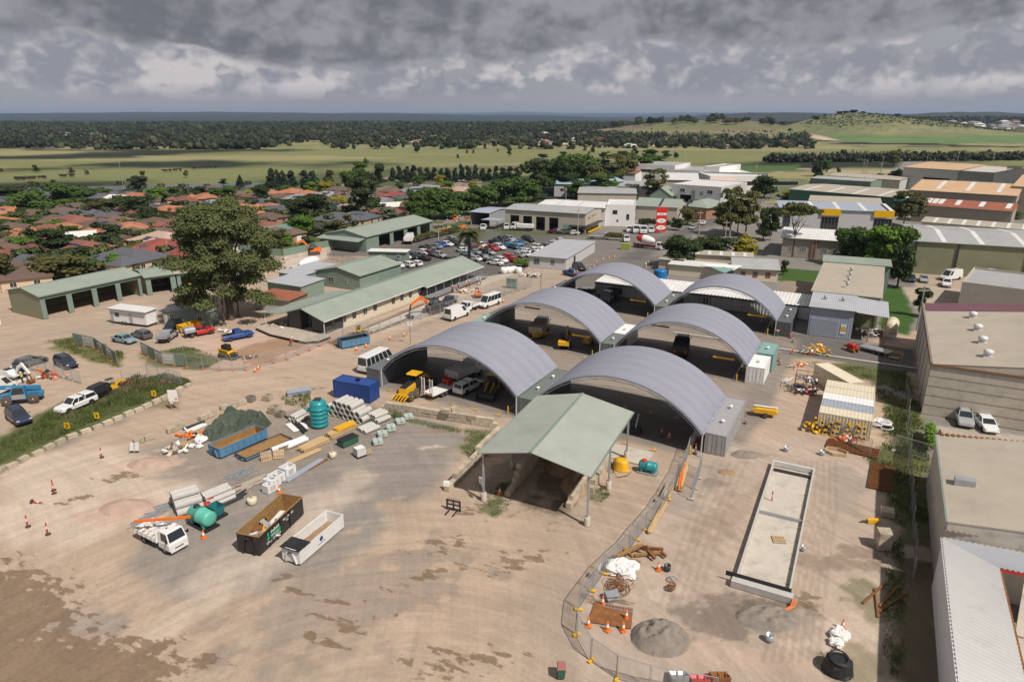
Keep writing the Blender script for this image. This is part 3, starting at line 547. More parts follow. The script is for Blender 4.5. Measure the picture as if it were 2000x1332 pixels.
def shelter(label,x0,x1,y0,y1,seams=5):
    xc=(x0+x1)/2; half=(x1-x0)/2; Rr=(half**2+RISE**2)/(2*RISE); a0=math.asin(half/Rr); L=y1-y0
    r=thing('fabric_shelter',label,'shelter',(xc,y0,0),0,'arched fabric shelters over the vehicle bays')
    def P(a,y,dr=0): return ((Rr+dr)*math.sin(a),y,SP+RISE-Rr+(Rr+dr)*math.cos(a))
    n=40; ny=seams*6
    rings=[[P(-a0+2*a0*i/n,L*j/ny,-.16*math.sin(PI*((j/6)%1.))**.8+.05) for i in range(n+1)] for j in range(ny+1)]
    b=B(); b.loft(rings,0,True,False,False); b.build('fabric_cover',M['fabric_grey'],r)
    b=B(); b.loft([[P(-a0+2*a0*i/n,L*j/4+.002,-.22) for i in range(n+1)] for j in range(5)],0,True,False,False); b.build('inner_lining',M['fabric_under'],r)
    for j in range(seams+1):
        y=L*j/seams; b=B(); pt=[P(-a0+2*a0*i/20,min(max(y,.06),L-.06),-.08) for i in range(21)]; pb=[P(-a0+2*a0*i/20,min(max(y,.06),L-.06),-.5) for i in range(21)]
        b.path(pt,.05,5); b.path(pb,.04,5)
        for i in range(20): b.tube(pt[i],pb[i+1] if i%2 else pb[i],.02,4)
        b.build('arch_truss',M['galv'],r)
    for y in (0,L):
        b=B(); b.loft([[P(-a0+2*a0*i/n,y+dy,dr) for dy,dr in((-.05,.07),(.05,.07),(.05,-.22),(-.05,-.22))] for i in range(n+1)],0,False,True,True); b.build('edge_band',M['slate_cont'] if 0 else M['bluegrey_cont'],r)
    for s_ in(-1,1):
        p=P(s_*a0,0); b=B(); b.beam((p[0]+.02*s_,-.1,p[2]+.04),(p[0]+.02*s_,L+.1,p[2]+.04),.16,.16); b.tube((p[0],-.1,p[2]-.05),(p[0],L+.1,p[2]-.05),.05,6); b.build('base_rail',M['bluegrey_cont'],r)
        b=B(); b.box(p[0]-.06-s_*.02,p[0]+.06-s_*.02,-.2,-.06,0,SP-.1); b.build('post',M['steel_white'],r)
    return r
rows=[(73.9,86.5,(-61,-38.6,-36.2,-14.1),0),(100.4,112.4,(-59.6,-37.2,-35.9,-13.7),1),(126.6,138.4,(-57.9,-35.7,-34.5,-13.2),2)]
rows=[(73.9,86.5,(-61,-38.55),(-36.1,-14.15)),(100.4,112.4,(-59.5,-37.0),(-34.6,-13.8)),(126.8,138.4,(-57.8,-35.8),(-33.6,-13.3))]
nm=['nearest','middle','farthest']
for k,(y0,y1,l,r_) in enumerate(rows):
    shelter('grey arched fabric shelter, left one of the %s pair'%nm[k],l[0],l[1],y0,y1); shelter('grey arched fabric shelter, right one of the %s pair'%nm[k],r_[0],r_[1],y0,y1)
container('grey container carrying the left foot of the nearest left arched shelter',-63.45,73.4,12.19,'charcoal_lit')
container('grey green container between the two nearest arched shelters',-38.5,74.0,12.19,'dkgreen_cont')
container('pale grey container under the right foot of the nearest right arched shelter',-14.1,75.0,12.19,'grey_cont')
container('pale teal container under the left foot of the middle left arched shelter',-61.95,101,6.06,'teal_cont'); container('dark container behind the pale teal one at the middle left arched shelter',-61.95,107.1,6.06,'dkgreen_cont')
container('green container, near half of the gap between the middle pair of shelters',-37.0,100.6,6.06,'dkgreen_cont'); container('white topped container, far half of the gap between the middle pair of shelters',-37.0,106.7,6.06,'white_paint')
container('white container with double doors at the right foot of the middle right shelter',-13.75,100.5,6.06,'white_paint'); container('pale teal container behind the white one at the middle right shelter',-13.45,106.8,6.06,'teal_cont',H=2.85)
container('dark container at the left foot of the farthest left shelter',-60.2,127,12.19,'slate_cont'); container('green grey container between the farthest pair of shelters',-35.8,127,12.19,'dkgreen_cont'); container('dark grey container at the right foot of the farthest right shelter',-13.25,127,12.19,'slate_cont')
# yellow clearance bars hung across the shelter mouths, wheel stops, bollards and bay marks
bars=[]
for k,(y0,y1,l,r_) in enumerate(rows):
    for (x0,x1) in (l,r_):
        if k==0: continue
        for x in (x0+2.4,x1-5.2):
            r=thing('clearance_bar','x','height bar',(x,y1+.2 if x<x0+5 and k==1 else y0+.6,2.9 if 0 else 3.1),0,'yellow clearance bars of the shelters'); B().box(0,3.2,-.09,.09,-.13,.13).build('bar',M['yellow'],r)
            for xx in(.3,2.9): B().tube((xx,0,.13),(xx,0,1.0 if 0 else .75),.02,5).build('hanger',M['galv'],r)
            bars.append(r)
rank(bars,'yellow clearance bar, {n} from the left, hung in a shelter mouth')
bol=[]
p=thing('bollard','x','bollard',(0,0,0),0,'yellow bollards at the shelter containers'); B().lathe([(.07,0),(.07,1.1),(.03,1.14)],8).build('post',M['yellow'],p)
spots=[(x,y0-.1+dy) for (y0,y1,l,r_) in rows for (x,dy) in((l[1]-1.3,0),(l[1]-1.2,4.5),(r_[1]-1.3,0),(r_[1]-1.2,4.5),(r_[0]+1.4,5))]
for i,s_ in enumerate(spots): o=p if i==0 else dup(p,(s_[0],s_[1],0)); o.location=(s_[0],s_[1],0); bol.append(o)
rank(bol,'yellow bollard, {n} from the left, beside a shelter container')
def mark(x,y):
    b=B(); b.box(-.45,.45,-.07,.07,0,.004); b.box(-.07,.07,.07,.75,0,.004); return b.build('bay_mark',M['yellow'],None,(x,y,.035),0,kind='structure')
for (y0,y1,l,r_) in rows:
    for (x0,x1) in (l,r_):
        for i in range(6):
            x=x0+2.2+i*3.6
            if x<x1-.6: mark(x,y0-1.2); mark(x,y1-3.5)
b=B(); b.box(-30,-15,119.6,120.1,0,.12); b.box(-15,9,118.9,119.4,0,.12) ; b.build('concrete_strip',M['concrete'],kind='structure')
# ================================================================ OPEN SHED
def openshed():
    rz=R(4.2); r=thing('open_bay_shed','open sided shed with pale green gable roof on steel posts over block bays','shed',(-31.7,53.2,0),rz)
    W,D,E,RI=11.2,15.6,5.75,1.25; xm=5.35
    b=B(); b.slab([(-.3,D+.3,E),(-.3,-.3,E),(xm,-.3,E+RI),(xm,D+.3,E+RI)],.06); b.build('roof',M['shed_roof'],r)
    b=B(); b.slab([(W+.3,-.3,E-.03),(W+.3,D+.3,E-.03),(xm,D+.3,E+RI),(xm,-.3,E+RI)],.06); b.build('roof',M['shed_roof'],r)
    B().beam((xm,-.32,E+RI+.03),(xm,D+.32,E+RI+.03),.3,.05).build('ridge_cap',M['green_steel'],r)
    for x in(-.36,W+.36): B().box(x-.07,x+.07,-.3,D+.3,E-.2,E-.04).build('gutter',M['green_steel'],r)
    for x in (0,W-.0):
        for j in range(3):
            y=.35+j*(D-.7)/2
            b=B(); b.box(x-.04,x+.04,y-.11,y+.11,.9,E-.15); b.box(x-.14,x-.04,y-.13,y-.11,.9,E-.15);b.box(x-.14,x-.04,y+.11,y+.13,.9,E-.15); b.build('post',M['galv'],r)
            b=B(); b.lathe([(.3,0),(.3,.9),(.28,.92)],14,(x-.05,y,0)); b.build('footing',M['concrete'],r)
    for j in range(3):
        y=.35+j*(D-.7)/2; b=B(); b.beam((-.1,y,E-.25),(xm,y,E+RI-.25),.16,.24); b.beam((xm,y,E+RI-.25),(W+.1,y,E-.28),.16,.24); b.build('rafter',M['galv'],r)
    for i in range(5):
        for s_ in(0,1):
            t_=(i+.5)/5; x=t_*xm if s_==0 else W-t_*(W-xm); b=B(); b.beam((x,0,E+RI*t_-.13),(x,D,E+RI*t_-.13),.08,.1); b.build('purlin',M['galv'],r)
    B().box(-.02,.02,-.25,.0,1.9,2.7).build('sign_bracket',M['galv'],r)
    b=B(); b.box(-.35,.0,.18,.2,2.0,2.8); s_=b.build('sign',M['white_paint'],r,(-.12,-.05,0)); B().lathe([(.13,0),(.13,.01)],16,(0,0,0),0,'y').build('symbol',M['red_sign'],s_,(-.17,.16,2.55)); B().box(-.24,-.1,.145,.158,2.52,2.57).build('symbol',M['white_paint'],s_); text('NO',.14,M['black'],s_,(-.17,.17,2.3),(PI/2,0,0)); text('ENTRY',.09,M['black'],s_,(-.17,.17,2.13),(PI/2,0,0))
openshed()
# interlocking concrete blocks
BM=B(); BM.box(-.58,.58,-.29,.29,0,.575)
bmm=BM.mesh('block',M['block']); 
def blockwall(label,P,Q,courses,m_='block',skip=0,step=(),cat='block wall',jit=.03):
    P=Vector(P);Q=Vector(Q);d=Q-P; L=d.length; a=math.atan2(d.y,d.x); r=thing('block_wall',label,cat,P,a); n=int(L/1.2)
    me=bmm
    for c in range(courses):
        for i in range(n-(c%2)):
            if (i,c) in step: continue
            if c and i<step_min(c,step): continue
            o=link('block',me,r,((i+.5+.5*(c%2))*1.2+rnd.uniform(-.02,.02),rnd.uniform(-jit,jit),c*.58),rnd.uniform(-.015,.015))
    return r
def step_min(c,step):
    return sum(1 for s_ in step if s_==c) 
blockwall('weathered concrete block wall, two courses, left edge of the open shed bay',(-36.2,53.2,0),(-37.2,66.8,0),2,step=(1,))
blockwall('third course of grey blocks on the far half of the left bay wall',(-36.75,60.6,1.16),(-37.2,67.2,1.16),1)
blockwall('tan three course block wall dividing the bays under the open shed',(-30.0,55.3,0),(-30.9,67.5,0),4,step=(1,2,2,3,3))
blockwall('orange stained block wall along the right bay of the open shed',(-23.4,56.2,0),(-24.0,67.4,0),2)
blockwall('upper course of stained blocks at the right bay wall',(-22.6,60.2,0),(-23.1,68.4,0),2)
blockwall('long low concrete block wall between the storage yard and the shelters',(-55.6,67.1,0),(-38.0,69.6,0),2,jit=.05)
blockwall('back block wall closing the bays under the open shed',(-30.6,68.0,0),(-23.6,68.6,0),3)
def loose(px,py,rz=0,label='',z=0): 
    o=link('concrete_block',bmm,None,G(px,py,z)+Vector((0,0,0)),rz); return tag(o,label,'concrete block')
loose(871,806,R(8),'lone concrete block lying on the long low block wall beside the shelters',1.16 if 0 else 1.16)
loose(886,802,R(80),'small block standing behind the lone block on the low wall',1.16)
def skew(px,py): return G(px,py)
# yard sided block row at the left of the storage area
for i,(a,b_) in enumerate((((262,868),(320,848)),((326,846),(372,830)),((390,822),(425,806)),((430,800),(490,785)))):
    blockwall(('broken row of pale stone blocks at the road edge, nearest piece','second piece of the pale stone block row along the road','third piece of pale stone blocks beside the tarpaulin heap','farthest piece of pale stone blocks behind the tarpaulin heap')[i],G(*a),G(*b_),1,jit=.12)
# ================================================================ LONG GREEN ROOFED BUILDING UNDER CONSTRUCTION
def longb():
    r=thing('site_office_building','long green roofed building with cream and charcoal walls still being finished','building',(-84.8,88,0),0)
    Y=53.; z0=.45; e=3.35
    B().box(-9.2,0,0,Y,.0,z0).build('base',M['concrete'],r)
    b=B(); b.box(-.15,0,0,4.6,z0,e); b.build('wall',M['charcoal_wall'],r,label='charcoal wall'); b=B(); b.box(-.15,0,4.6,29,z0,e); b.build('wall',M['cream_wall'],r,label='cream wall')
    B().box(-4.2,-4.05,29,Y,z0,e).build('wall',M['charcoal_wall'],r); B().box(-4.05,0,28.85,29,z0,e).build('wall',M['charcoal_wall'],r)
    b=B(); b.prism([(-9.2,z0),(-6,z0),(-6,4.5),(-9.2,3.3)],'y',0,.15); b.build('wall',M['charcoal_wall'],r); b=B(); b.prism([(-3.3,z0),(-.15,z0),(-.15,3.3),(-3.3,4.3)],'y',0,.15); b.build('wall',M['charcoal_wall'],r)
    b=B(); b.box(-6,-3.3,1.8,1.95,z0,4.3); b.box(-6.15,-6,.15,1.8,z0,4.3); b.box(-3.3,-3.15,.15,1.8,z0,4.3); b.build('porch_wall',M['charcoal_wall'],r)
    window(r,'f',-5.0,z0,1.1,2.3,0,0,'glass','steel_beige',-1.78,0)
    B().box(-9.2,-9.05,0,Y,z0,e).build('wall',M['charcoal_wall'],r); B().box(-9.05,-4.2,Y-.15,Y,z0,e).build('wall',M['cream_wall'],r)
    b=B(); b.slab([(.75,-1.2,3.2),(.75,29.3,3.2),(-4.6,29.3,4.95),(-4.6,-1.2,4.95)],.12); b.slab([(1.6,29.3,2.9),(1.6,Y+.8,2.9),(-4.6,Y+.8,4.95),(-4.6,29.3,4.95)],.12); b.build('roof',M['green_roof_y'],r)
    b=B(); b.slab([(-9.9,Y+.8,3.3),(-9.9,-1.2,3.3),(-4.6,-1.2,4.95),(-4.6,Y+.8,4.95)],.12); b.slab([(-14.4,18,2.9),(-14.4,-1.2,2.9),(-9.9,-1.2,3.29),(-9.9,18,3.29)],.12); b.build('roof',M['green_roof_y'],r)
    B().beam((-4.6,-1.2,4.98),(-4.6,Y+.8,4.98),.3,.05).build('ridge_cap',M['green_steel'],r)
    B().box(.76,.9,-1.2,29.3,3.02,3.2).build('gutter',M['steel_white'],r); B().box(1.61,1.75,29.3,Y+.8,2.74,2.9).build('gutter',M['steel_white'],r)
    for (x,y) in ((.5,-.9),(-14.1,-.9),(-14.1,6),(-14.1,12)): B().tube((x,y,0),(x,y,3.0),.08,8).build('post',M['steel_white'],r)
    for i in range(8): B().box(1.2,1.3,30+i*3.3,30.1+i*3.3,0,2.8).build('post',M['galv'],r)
    for y in (4.7,11,17.4,23.4): B().box(.003,.07,y,y+.08,.3,3.2).build('downpipe',M['steel_white'],r)
    for (px,py) in ((643.5,631),(665,623),(687,616),(708,608),(728,601),(765,588),(783,582),(800,576),(816,569)):
        y=G(px,py,1.9).y-88; window(r,'r',y,1.45,.95,1.25,0,0,'glass','dark_steel',.03,0)
    # scaffold walkway with rails along the verandah
    b=B()
    for i in range(9):
        y=30+i*2.7
        for z in(.5,1.1,1.6): b.tube((.2,y,z),(.2,y+2.7,z),.03,5); b.tube((2.6,y,z*.8),(2.6,y+2.7,z*.8),.03,5)
        b.tube((.2,y,0),(.2,y,1.6),.03,5); b.tube((2.6,y,0),(2.6,y,1.3),.03,5)
    b.box(.2,2.6,30,54,.4,.46); b.build('walkway_rail',M['galv'],r)
    b=B(); b.prism([(-14.5,-3.2),(-9,-4.8),(-.3,-5.2),(1.6,-3.4),(1.6,-.4),(-.2,-.05),(-14.5,-.05)],'z',.42,.52); b.build('deck',M['timber_grey'],r); b=B(); b.prism([(-14.4,-3.1),(-9,-4.7),(-.35,-5.1),(1.5,-3.35),(1.5,-.5),(-.2,-.15),(-14.4,-.15)],'z',.12,.415); b.build('deck_frame',M['black'],r)
longb()
b=B()
for i in range(14): b.box(-81.4,-79.0,94+i*2.2,96.16+i*2.2,0,.07)
b.build('new_footpath',M['concrete'],kind='structure')
bb=B(); bb.box(-78.9,-78.1,104,112,.0,.05); tag(bb.build('blue_sheet',M['blue_roof']),'strip of pale blue plastic sheet along the new footpath','plastic sheet')
# ================================================================ GREEN SHEDS
gb=[(.9+i*5.15,.9+i*5.15+4.1,3.8) for i in range(4)]
shed('vehicle_shed','long green roofed vehicle shed with four dark open bays and khaki end wall','shed',(-141.3,70.3),(-141.3,91.4),11,4.6,1.1,'gable','khaki_wall','green_roof',gb,wm2='green_steel')
shed('vehicle_shed','lower green roofed shed with one open bay joined to the four bay shed','shed',(-140.2,91.8),(-137.8,97.4),10,4.1,.6,'gable','khaki_wall','green_roof',[(1,5,3.5)],wm2='green_steel')
shed('vehicle_shed','green shed with open bays half hidden behind the big gum tree','shed',(-137.6,97.6),(-131.5,111.5),8,4.1,.8,'gable','khaki_wall','tan_roof',[(.8,4.2,3.4),(5,8.6,3.4),(9.5,13,3.4)],wm2='green_steel')
a=G(717,470);c=G(816,457)
gs,W_,rz_=shed('depot_shed','green depot shed with four open bays beyond the car park','shed',(-130.6,155.0),(-137.5,190.5) if 0 else (-131.5,190.5),15,4.3,1.5,'gable','green_wall','green_roof',[(6+i*7.4,6+i*7.4+5.6,3.7) for i in range(4)],wm2='green_wall')
shed('lean_to','open lean-to awning on the end of the green depot shed','awning',(-146.5,151.8),(-131,151.8),3.1,3.3,.5,'mono','green_wall','green_roof',open_=('f','r','l'),wm2='green_wall')
shed('workshop','green workshop with beige window behind the long green roofed building','building',(-114.2,117.2),(-101.4,117.2),15.4,3.5,1.35,'gabley','green_wall','green_roof_y',wins=[('f',4.3,1.1,1.7,1.3,'glass_pale','steel_beige'),('f',8.8,1.3,.9,.8,'glass_pale','steel_beige')],doors=[('r',8.5,3,2.6,'green_steel'),('r',12.3,3,2.6,'green_steel')])
shed('store_building','low silver roofed store between the gum tree and the green workshop','building',(-117.5,105.2),(-107.5,105.2),7,2.9,.3,'mono','green_wall','silver_roof',wins=[('f',8.8,1.6,.8,.6,'glass','white_paint')])
shed('store_building','silver roofed annex behind the low store','building',(-122,113),(-114.4,113),12,3.0,.3,'mono','green_wall','silver_roof')
shed('rusty_store','grey corrugated store with rusty roof sheets beside the gum tree','building',(-110.8,95.5),(-101.8,96.2),5.5,2.6,.25,'mono','khaki_wall','rust_roof',wm2='pale_grey_wall')
shed('portable_office','grey green portable office in front of the depot shed','portable office',(-120.5,143.6),(-110.7,147.4),3.2,2.9,.12,'mono','green_wall','white_roof',wins=[('f',4,1.1,1,1,'glass','white_paint'),('f',8.3,1.1,1,1,'glass','white_paint')])
shed('portable_office','green portable office beside the gum tree and red ute','portable office',(-117.6,79.3),(-108.5,82.2),3,2.7,.1,'mono','green_wall','grey_roof',wins=[('f',1.9,1.0,1.0,1.2,'glass','white_paint'),('f',7.8,1.0,1.0,1.2,'glass','white_paint')],doors=[('f',.5,.8,2.,'white_paint')])
shed('site_office','long white roofed ribbed office by the visitor parking','building',(-79.2,158.2),(-68.9,159.2),27,3.0,.15,'flat','pale_grey_wall','silver_roof',wins=[('f',6.7,1.2,1.1,1.2,'glass_pale','galv'),('f',2.3,1,1.7,1.5,'glass_pale','galv')],doors=[('r',7.2,1.6,2.4,'interior')],vents=0)
def ribs(px): pass
wr=thing('container_offices','long row of container offices under one white ribbed roof','building',(-53.2,139.4,0),R(.4))
for i in range(7):
    b=B(); b.corr((i*6.35+.02,0,.1),(6.28,0,0),(0,0,2.5),.62,.16); b.build('container_wall',M['white_paint'],wr)
B().box(0,44.5,.15,8,0,2.6).build('wall',M['slate_cont'],wr); B().box(-.1,44.5,-.18,-.02,2.55,2.8).build('fascia',M['charcoal_wall'],wr)
B().corr((44.7,8.2,2.95) if 0 else (-.2,-.35,2.85),(44.9,0,0),(0,8.6,.35),.7,.07).build('roof',M['white_roof'],wr)
for x,w in ((9.5,1),(23.6,1.3),(33,1)): B().box(x,x+w,-.1,-.06,.1,2.2).build('door',M['rust'] if w>1.2 else M['white_paint'],wr)
for x in (13.5,20,28,31.5,38): B().box(x,x+.5,-.12,-.07,1.4,1.9).build('notice',M['white_paint'],wr)
gs2=shed('workshop','grey corrugated workshop with roller door and open lean-to full of junk','building',(-8.2,130.0),(-1.0,130.2),9.4,5.3,.5,'mono','pale_grey_wall','silver_roof',doors=[('f',2.6,4.6,3.3,'bluegrey_cont')],vents=2,wm2='bluegrey_roof')[0]
B().slab([(7.2,-.3,5.25),(12.6,-.3,4.9),(12.6,9.6,5.3),(7.2,9.6,5.75)],.08).build('carport_roof',M['silver_roof'],gs2)
for x,y in ((12.3,0),(12.3,9),(9.8,0)): B().box(x-.07,x+.07,y,y+.14,0,4.85).build('post',M['rust'],gs2)
for (z,m_) in ((2.2,'white_paint'),(1.55,'yellow'),(.9,'white_paint')): B().box(5.3,6.2,-.06,-.02,z,z+.5).build('notice',M[m_],gs2)
shed('tan_warehouse','tan roofed warehouse with four roof vents behind the grey workshop','building',(-8.9,140.0),(2.8,140.0),27.5,5.9,.5,'mono','khaki_wall','tan_roof_y',vents=0,strips=None)
for i,y in enumerate((145,150,155,160)):
    v=thing('roof_vent','x','roof vent',(-3.2,y,6.55),0,'turbine vents on the tan warehouse roof'); b=B(); b.lathe([(.2,-.1),(.2,.3),(.34,.36),(.36,.6),(.02,.74)],10); b.build('vent',M['galv'],v); v['label']='turbine vent on the tan warehouse roof, %s from the near edge'%ordn(i+1)
shed('green_store','tall pale green shed behind the tan roofed warehouse','building',(-9.2,167.6),(4.2,168.4),5.5,6.6,.4,'mono','green_wall','green_roof')
shed('cottage_office','cream weatherboard office with grey roof and three maroon windows','building',(-28.7,168.0),(-18.9,170.4),13,3.1,1.2,'hip' if 0 else 'gable','cream_wall','grey_roof',wins=[('f',s_,1,1.1,1.3,'glass_pale','red') for s_ in (2.2,5.,7.9)],over=.5)
shed('school_block','low cream office wing with pale flat roof left of the cream weatherboard office','building',(-44,166),(-30,167),6,2.8,.2,'flat','cream_wall','white_roof'); shed('school_block','low back wing with skylights behind the shade sails','building',(-42,181),(-27,184),5,2.9,.2,'mono','cream_wall','tan_roof',strips=([1,4,7,10,13],'white_roof',.8)); shed('school_block','left wing with tan roof beside the dark round tree','building',(-48,171),(-42,171),12,2.8,.2,'flat','cream_wall','tan_roof_y')
for i,(px,py,m_) in enumerate(((1392,520,'white_paint'),(1408,526,'teal_cont'),(1422,521,'white_paint'))):
    c=G(px,py,3.2); b=B(); b.quad((-3,-1,.3),(2.5,-1.4,-.3),(3,1.5,.6),mi=0); b.quad((-3,-1,.27),(3,1.5,.57),(2.5,-1.4,-.33)); s_=b.build('shade_sail',M[m_],None,c,rnd.uniform(-1,1)); tag(s_,['left white shade sail','teal shade sail in the middle','right white shade sail'][i]+' over the courtyard of the office wings','shade sail')
# ================================================================ TILT PANEL WORKSHOPS BEYOND THE CAR PARK
tp,_,_=shed('concrete_workshop','beige concrete panel workshop with four tall open bays and red lettering','building',(-116,213),(-86.2,214.6),17,6.6,.9,'gable','tilt_panel','grey_roof',[(2+i*4.9,2+i*4.9+3.4,4.7) for i in range(4)],doors=[('f',22.9,1.6,2.8,'teal_cont'),('f',.9,.8,2.2,'teal_cont')],strips=([5.3,11.3,17.3,23.3],'bluegrey_cont',.35))
B().box(24.5,30.8,-2.2,-.02,2.5,2.75).build('awning',M['dark_steel'],tp); B().box(29.95,31.8,0,14,2.5,2.75).build('awning',M['dark_steel'],tp); B().box(25,29.7,-.06,-.02,.3,2.4).build('shopfront',M['glass'],tp); B().box(29.87,29.92,1,14,.3,2.4).build('shopfront',M['glass'],tp); B().box(30.4,30.9,1,14,.2,.7).build('goods_display',M['yellow_panel'],tp)
text('elan',1.3,M['red_sign'],tp,(29.9,3.6,4.9),(PI/2,0,PI/2)); text('ENERGY & WATER',.6,M['dark_steel'],tp,(29.9,8.6,5.1),(PI/2,0,PI/2))
shed('white_office','two storey white office joined to the concrete panel workshop','building',(-86,234),(-76.4,237),16,7.2,.2,'flat','white_render','white_roof',wins=[('f',3,4.3,1.7,1.4,'glass','dark_steel'),('f',7.6,2.4,1,2,'glass','dark_steel'),('r',3,4.3,1.4,1.6,'glass','dark_steel'),('r',9,4.3,1.4,1.6,'glass','dark_steel'),('r',9,.9,1.4,1.6,'glass','dark_steel'),('f',4,1.6,.6,.8,'glass','dark_steel')],parapet=.5)
shed('white_hall','long white roofed hall behind the concrete panel workshop','building',(-112,231),(-86,233),18,6.4,.8,'gable','white_render','white_roof',strips=([7,15],'bluegrey_cont',.3))
shed('open_shelter','open grey steel shelter left of the concrete panel workshop','shed',(-131,214),(-123,214),15,4.6,.5,'gable','grey_cont','bluegrey_roof',open_=('f',)); shed('side_awning','small blue grey carport beside the concrete panel workshop','awning',(-122.5,208),(-116.3,208),5,3.1,.2,'flat','grey_cont','bluegrey_roof',open_=('f','l','r','b'))
for i,(x,y) in enumerate(((-122.3,208.2),(-116.5,208.2))): tag(B().box(-.06,.06,-.06,.06,0,3.1).build('carport_post',M['dark_steel'],None,(x,y,0)),('left','right')[i]+' post of the small blue grey carport','post')
def pbox(name,label,cat,p0,p1,D,eave,rise=.3,**k): 
    a=G(*p0);b_=G(*p1); return shed(name,label,cat,a,b_,D,eave,rise,**k)
pbox('green_hall','green roofed hall with two dark roof strips beside the white office','building',(1238,427),(1322,432),16,5,2.2,roof='gable',wm='tilt_panel',rm='green_roof',strips=([9,19],'dark_steel',.9))
pbox('green_hall','steep green gabled house behind the green roofed hall','building',(1268,404),(1310,406),14,5,3.2,roof='gabley',wm='green_wall',rm='green_roof_y')
pbox('orange_brick_house','orange brick house with green pyramid roof','house',(1328,424),(1378,430),16,4.6,2.2,roof='hip',wm='brick_wall',rm='green_roof',over=.9,wins=[('f',7,2.5,1.4,1.2)])
pbox('tan_hall','flat grey roofed concrete hall behind the white roofed hall','building',(1128,402),(1242,404),30,5.5,.6,roof='gable',wm='tilt_panel',rm='grey_roof')
pbox('blue_roof_workshop','pale workshop with light blue roof among the gum trees','building',(1082,384),(1165,386),30,6,1.2,roof='gable',wm='pale_grey_wall',rm='blue_roof',bays=[(22,27,4.5)],wins=[('f',5,2.6,4,1.4),('f',12,2.6,4,1.4)])
pbox('blue_roof_workshop','blue roofed workshop right of the gum with pale trunk','building',(1168,380),(1222,378),26,6,1.,roof='gable',wm='pale_grey_wall',rm='blue_roof',bays=[(3,7,4.5)])
pbox('red_roof_shop','white shop with red roof beyond the blue roofed workshops','building',(1196,358),(1240,360),26,6,1.,roof='gable',wm='white_render',rm='rust_roof')
pbox('grey_hall','grey walled hall behind the gum right of the blue roofed workshops','building',(1206,392),(1262,394),24,6.5,.5,roof='mono',wm='pale_grey_wall',rm='grey_roof',bays=[(14,17,4)])
pbox('white_warehouse','large white flat roofed warehouse in the mid distance','building',(1285,384),(1362,386),38,8,.5,roof='mono',wm='tilt_panel',rm='white_roof')
wmw=pbox('patch_panel_office','pale grey warehouse with green and blue wall panels and one dark loading bay','building',(1310,402),(1405,410),30,9.,.5,roof='flat',wm='pale_grey_wall',rm='white_roof',bays=[(4,9.5,5.2)],wins=[('f',5,6.2,2.4,1.6),('f',17.5,6.2,2.4,1.6),('f',19,1.5,1,2)],parapet=.4)[0]
for x,z,w,h,m_ in ((9.2,3.2,1.8,4.2,'green_fascia'),(13,5.5,1.6,1.5,'green_fascia'),(15.2,2.6,1.2,3.2,'blue_roof'),(22,5,1.4,2,'green_wall'),(11.3,.6,1.6,3,'green_wall')): B().box(x,x+w,-.04,-.01,z,z+h).build('wall_panel',M[m_ if m_!='green_fascia' else 'green_wall'],wmw)
for i,(p0,p1,h,bs) in enumerate((((1236,356),(1316,360),10,()),((1316,362),(1372,364),8,((4,20,5),(26,50,5))),((1372,362),(1402,364),10,()))):
    pbox('commercial_block',['white two storey commercial block with ribbon windows','grey commercial block with dark recessed ground floor','white commercial block with small dark window'][i],'building',p0,p1,30,h,.4,roof='flat',wm='white_render' if i!=1 else 'pale_grey_wall',rm='grey_roof',bays=bs,wins=[('f',s_,6,7,1.8) for s_ in ((8,40) if i==0 else ((9,) if i==2 else ()))],parapet=.5)
wl=pbox('long_white_block','long low white building with orange canopy and dark ribbon windows','building',(1385,372),(1495,372),40,7,.4,roof='flat',wm='white_render',rm='white_roof',wins=[('f',32,2.5,30,2.2)],parapet=.4)[0]
B().box(-.5,13,-3,-.05,3.6,4.6).build('canopy',M['orange'],wl)
# ================================================================ INDUSTRIAL ROOFS AT RIGHT
shed('brick_hall','white roofed brick hall with white windows behind the slender gum','building',(-22.6,205),(2.5,206.5),19,5.4,1.4,'gable','brick_grey','white_roof',wins=[('f',s_,1.6,1.7,1.5,'glass_pale','white_paint',.03,3) for s_ in (2.6,5.6,11,14,19,22)],over=.6)
for i,(x) in enumerate((8.0,8.9,16.3,17.2)): tag(B().box(-.16,.16,-.2,0,0,5.3).build('brick_pier',M['brick_wall'],None,(-22.6+x,204.9+x*.055,0)),'dark pier on the brick hall front, %s from the left'%ordn(i+1),'pier')
yb,_,_=pbox('yellow_panel_showroom','pale grey showroom with yellow parapet panels and blue glass','building',(1518,453),(1725,462),16,8.0,.8,roof='mono',wm='pale_grey_wall',rm='bluegrey_roof',strips=([10,18,26,34],'white_roof',1.2))
for x,w in ((1,3),(13,6),(29,6)): B().box(x,x+w,-.5,-.02,6.2,8.4).build('yellow_parapet',M['yellow_panel'],yb); window(yb,'f',x+w/2,1.5,w-.6,4.2,0,0,'glass','galv',.03,4)
pbox('cream_roof_hall','cream flat roofed hall behind the yellow panelled showroom','building',(1575,432),(1715,440),16,7.5,.4,roof='mono',wm='cream_wall',rm='tan_roof')
b_=pbox('green_fascia_warehouse','wide warehouse with long dark green fascia and grey roof','building',(1538,404),(1740,424),34,7.5,1.0,roof='gable',wm='green_fascia',rm='tan_roof',strips=([6,16,26,36,46],'white_roof',1.))
pbox('low_green_hall','pale green walled upper hall behind the green fascia warehouse','building',(1580,388),(1695,397),16,9.5,.6,roof='gable',wm='green_wall',rm='grey_roof',vents=3)
pbox('pink_roof_hall','long pinkish roofed hall with grey panels in the industrial area','building',(1612,376),(1752,388),20,8.5,1,roof='gable',wm='pale_grey_wall',rm='tan_roof')
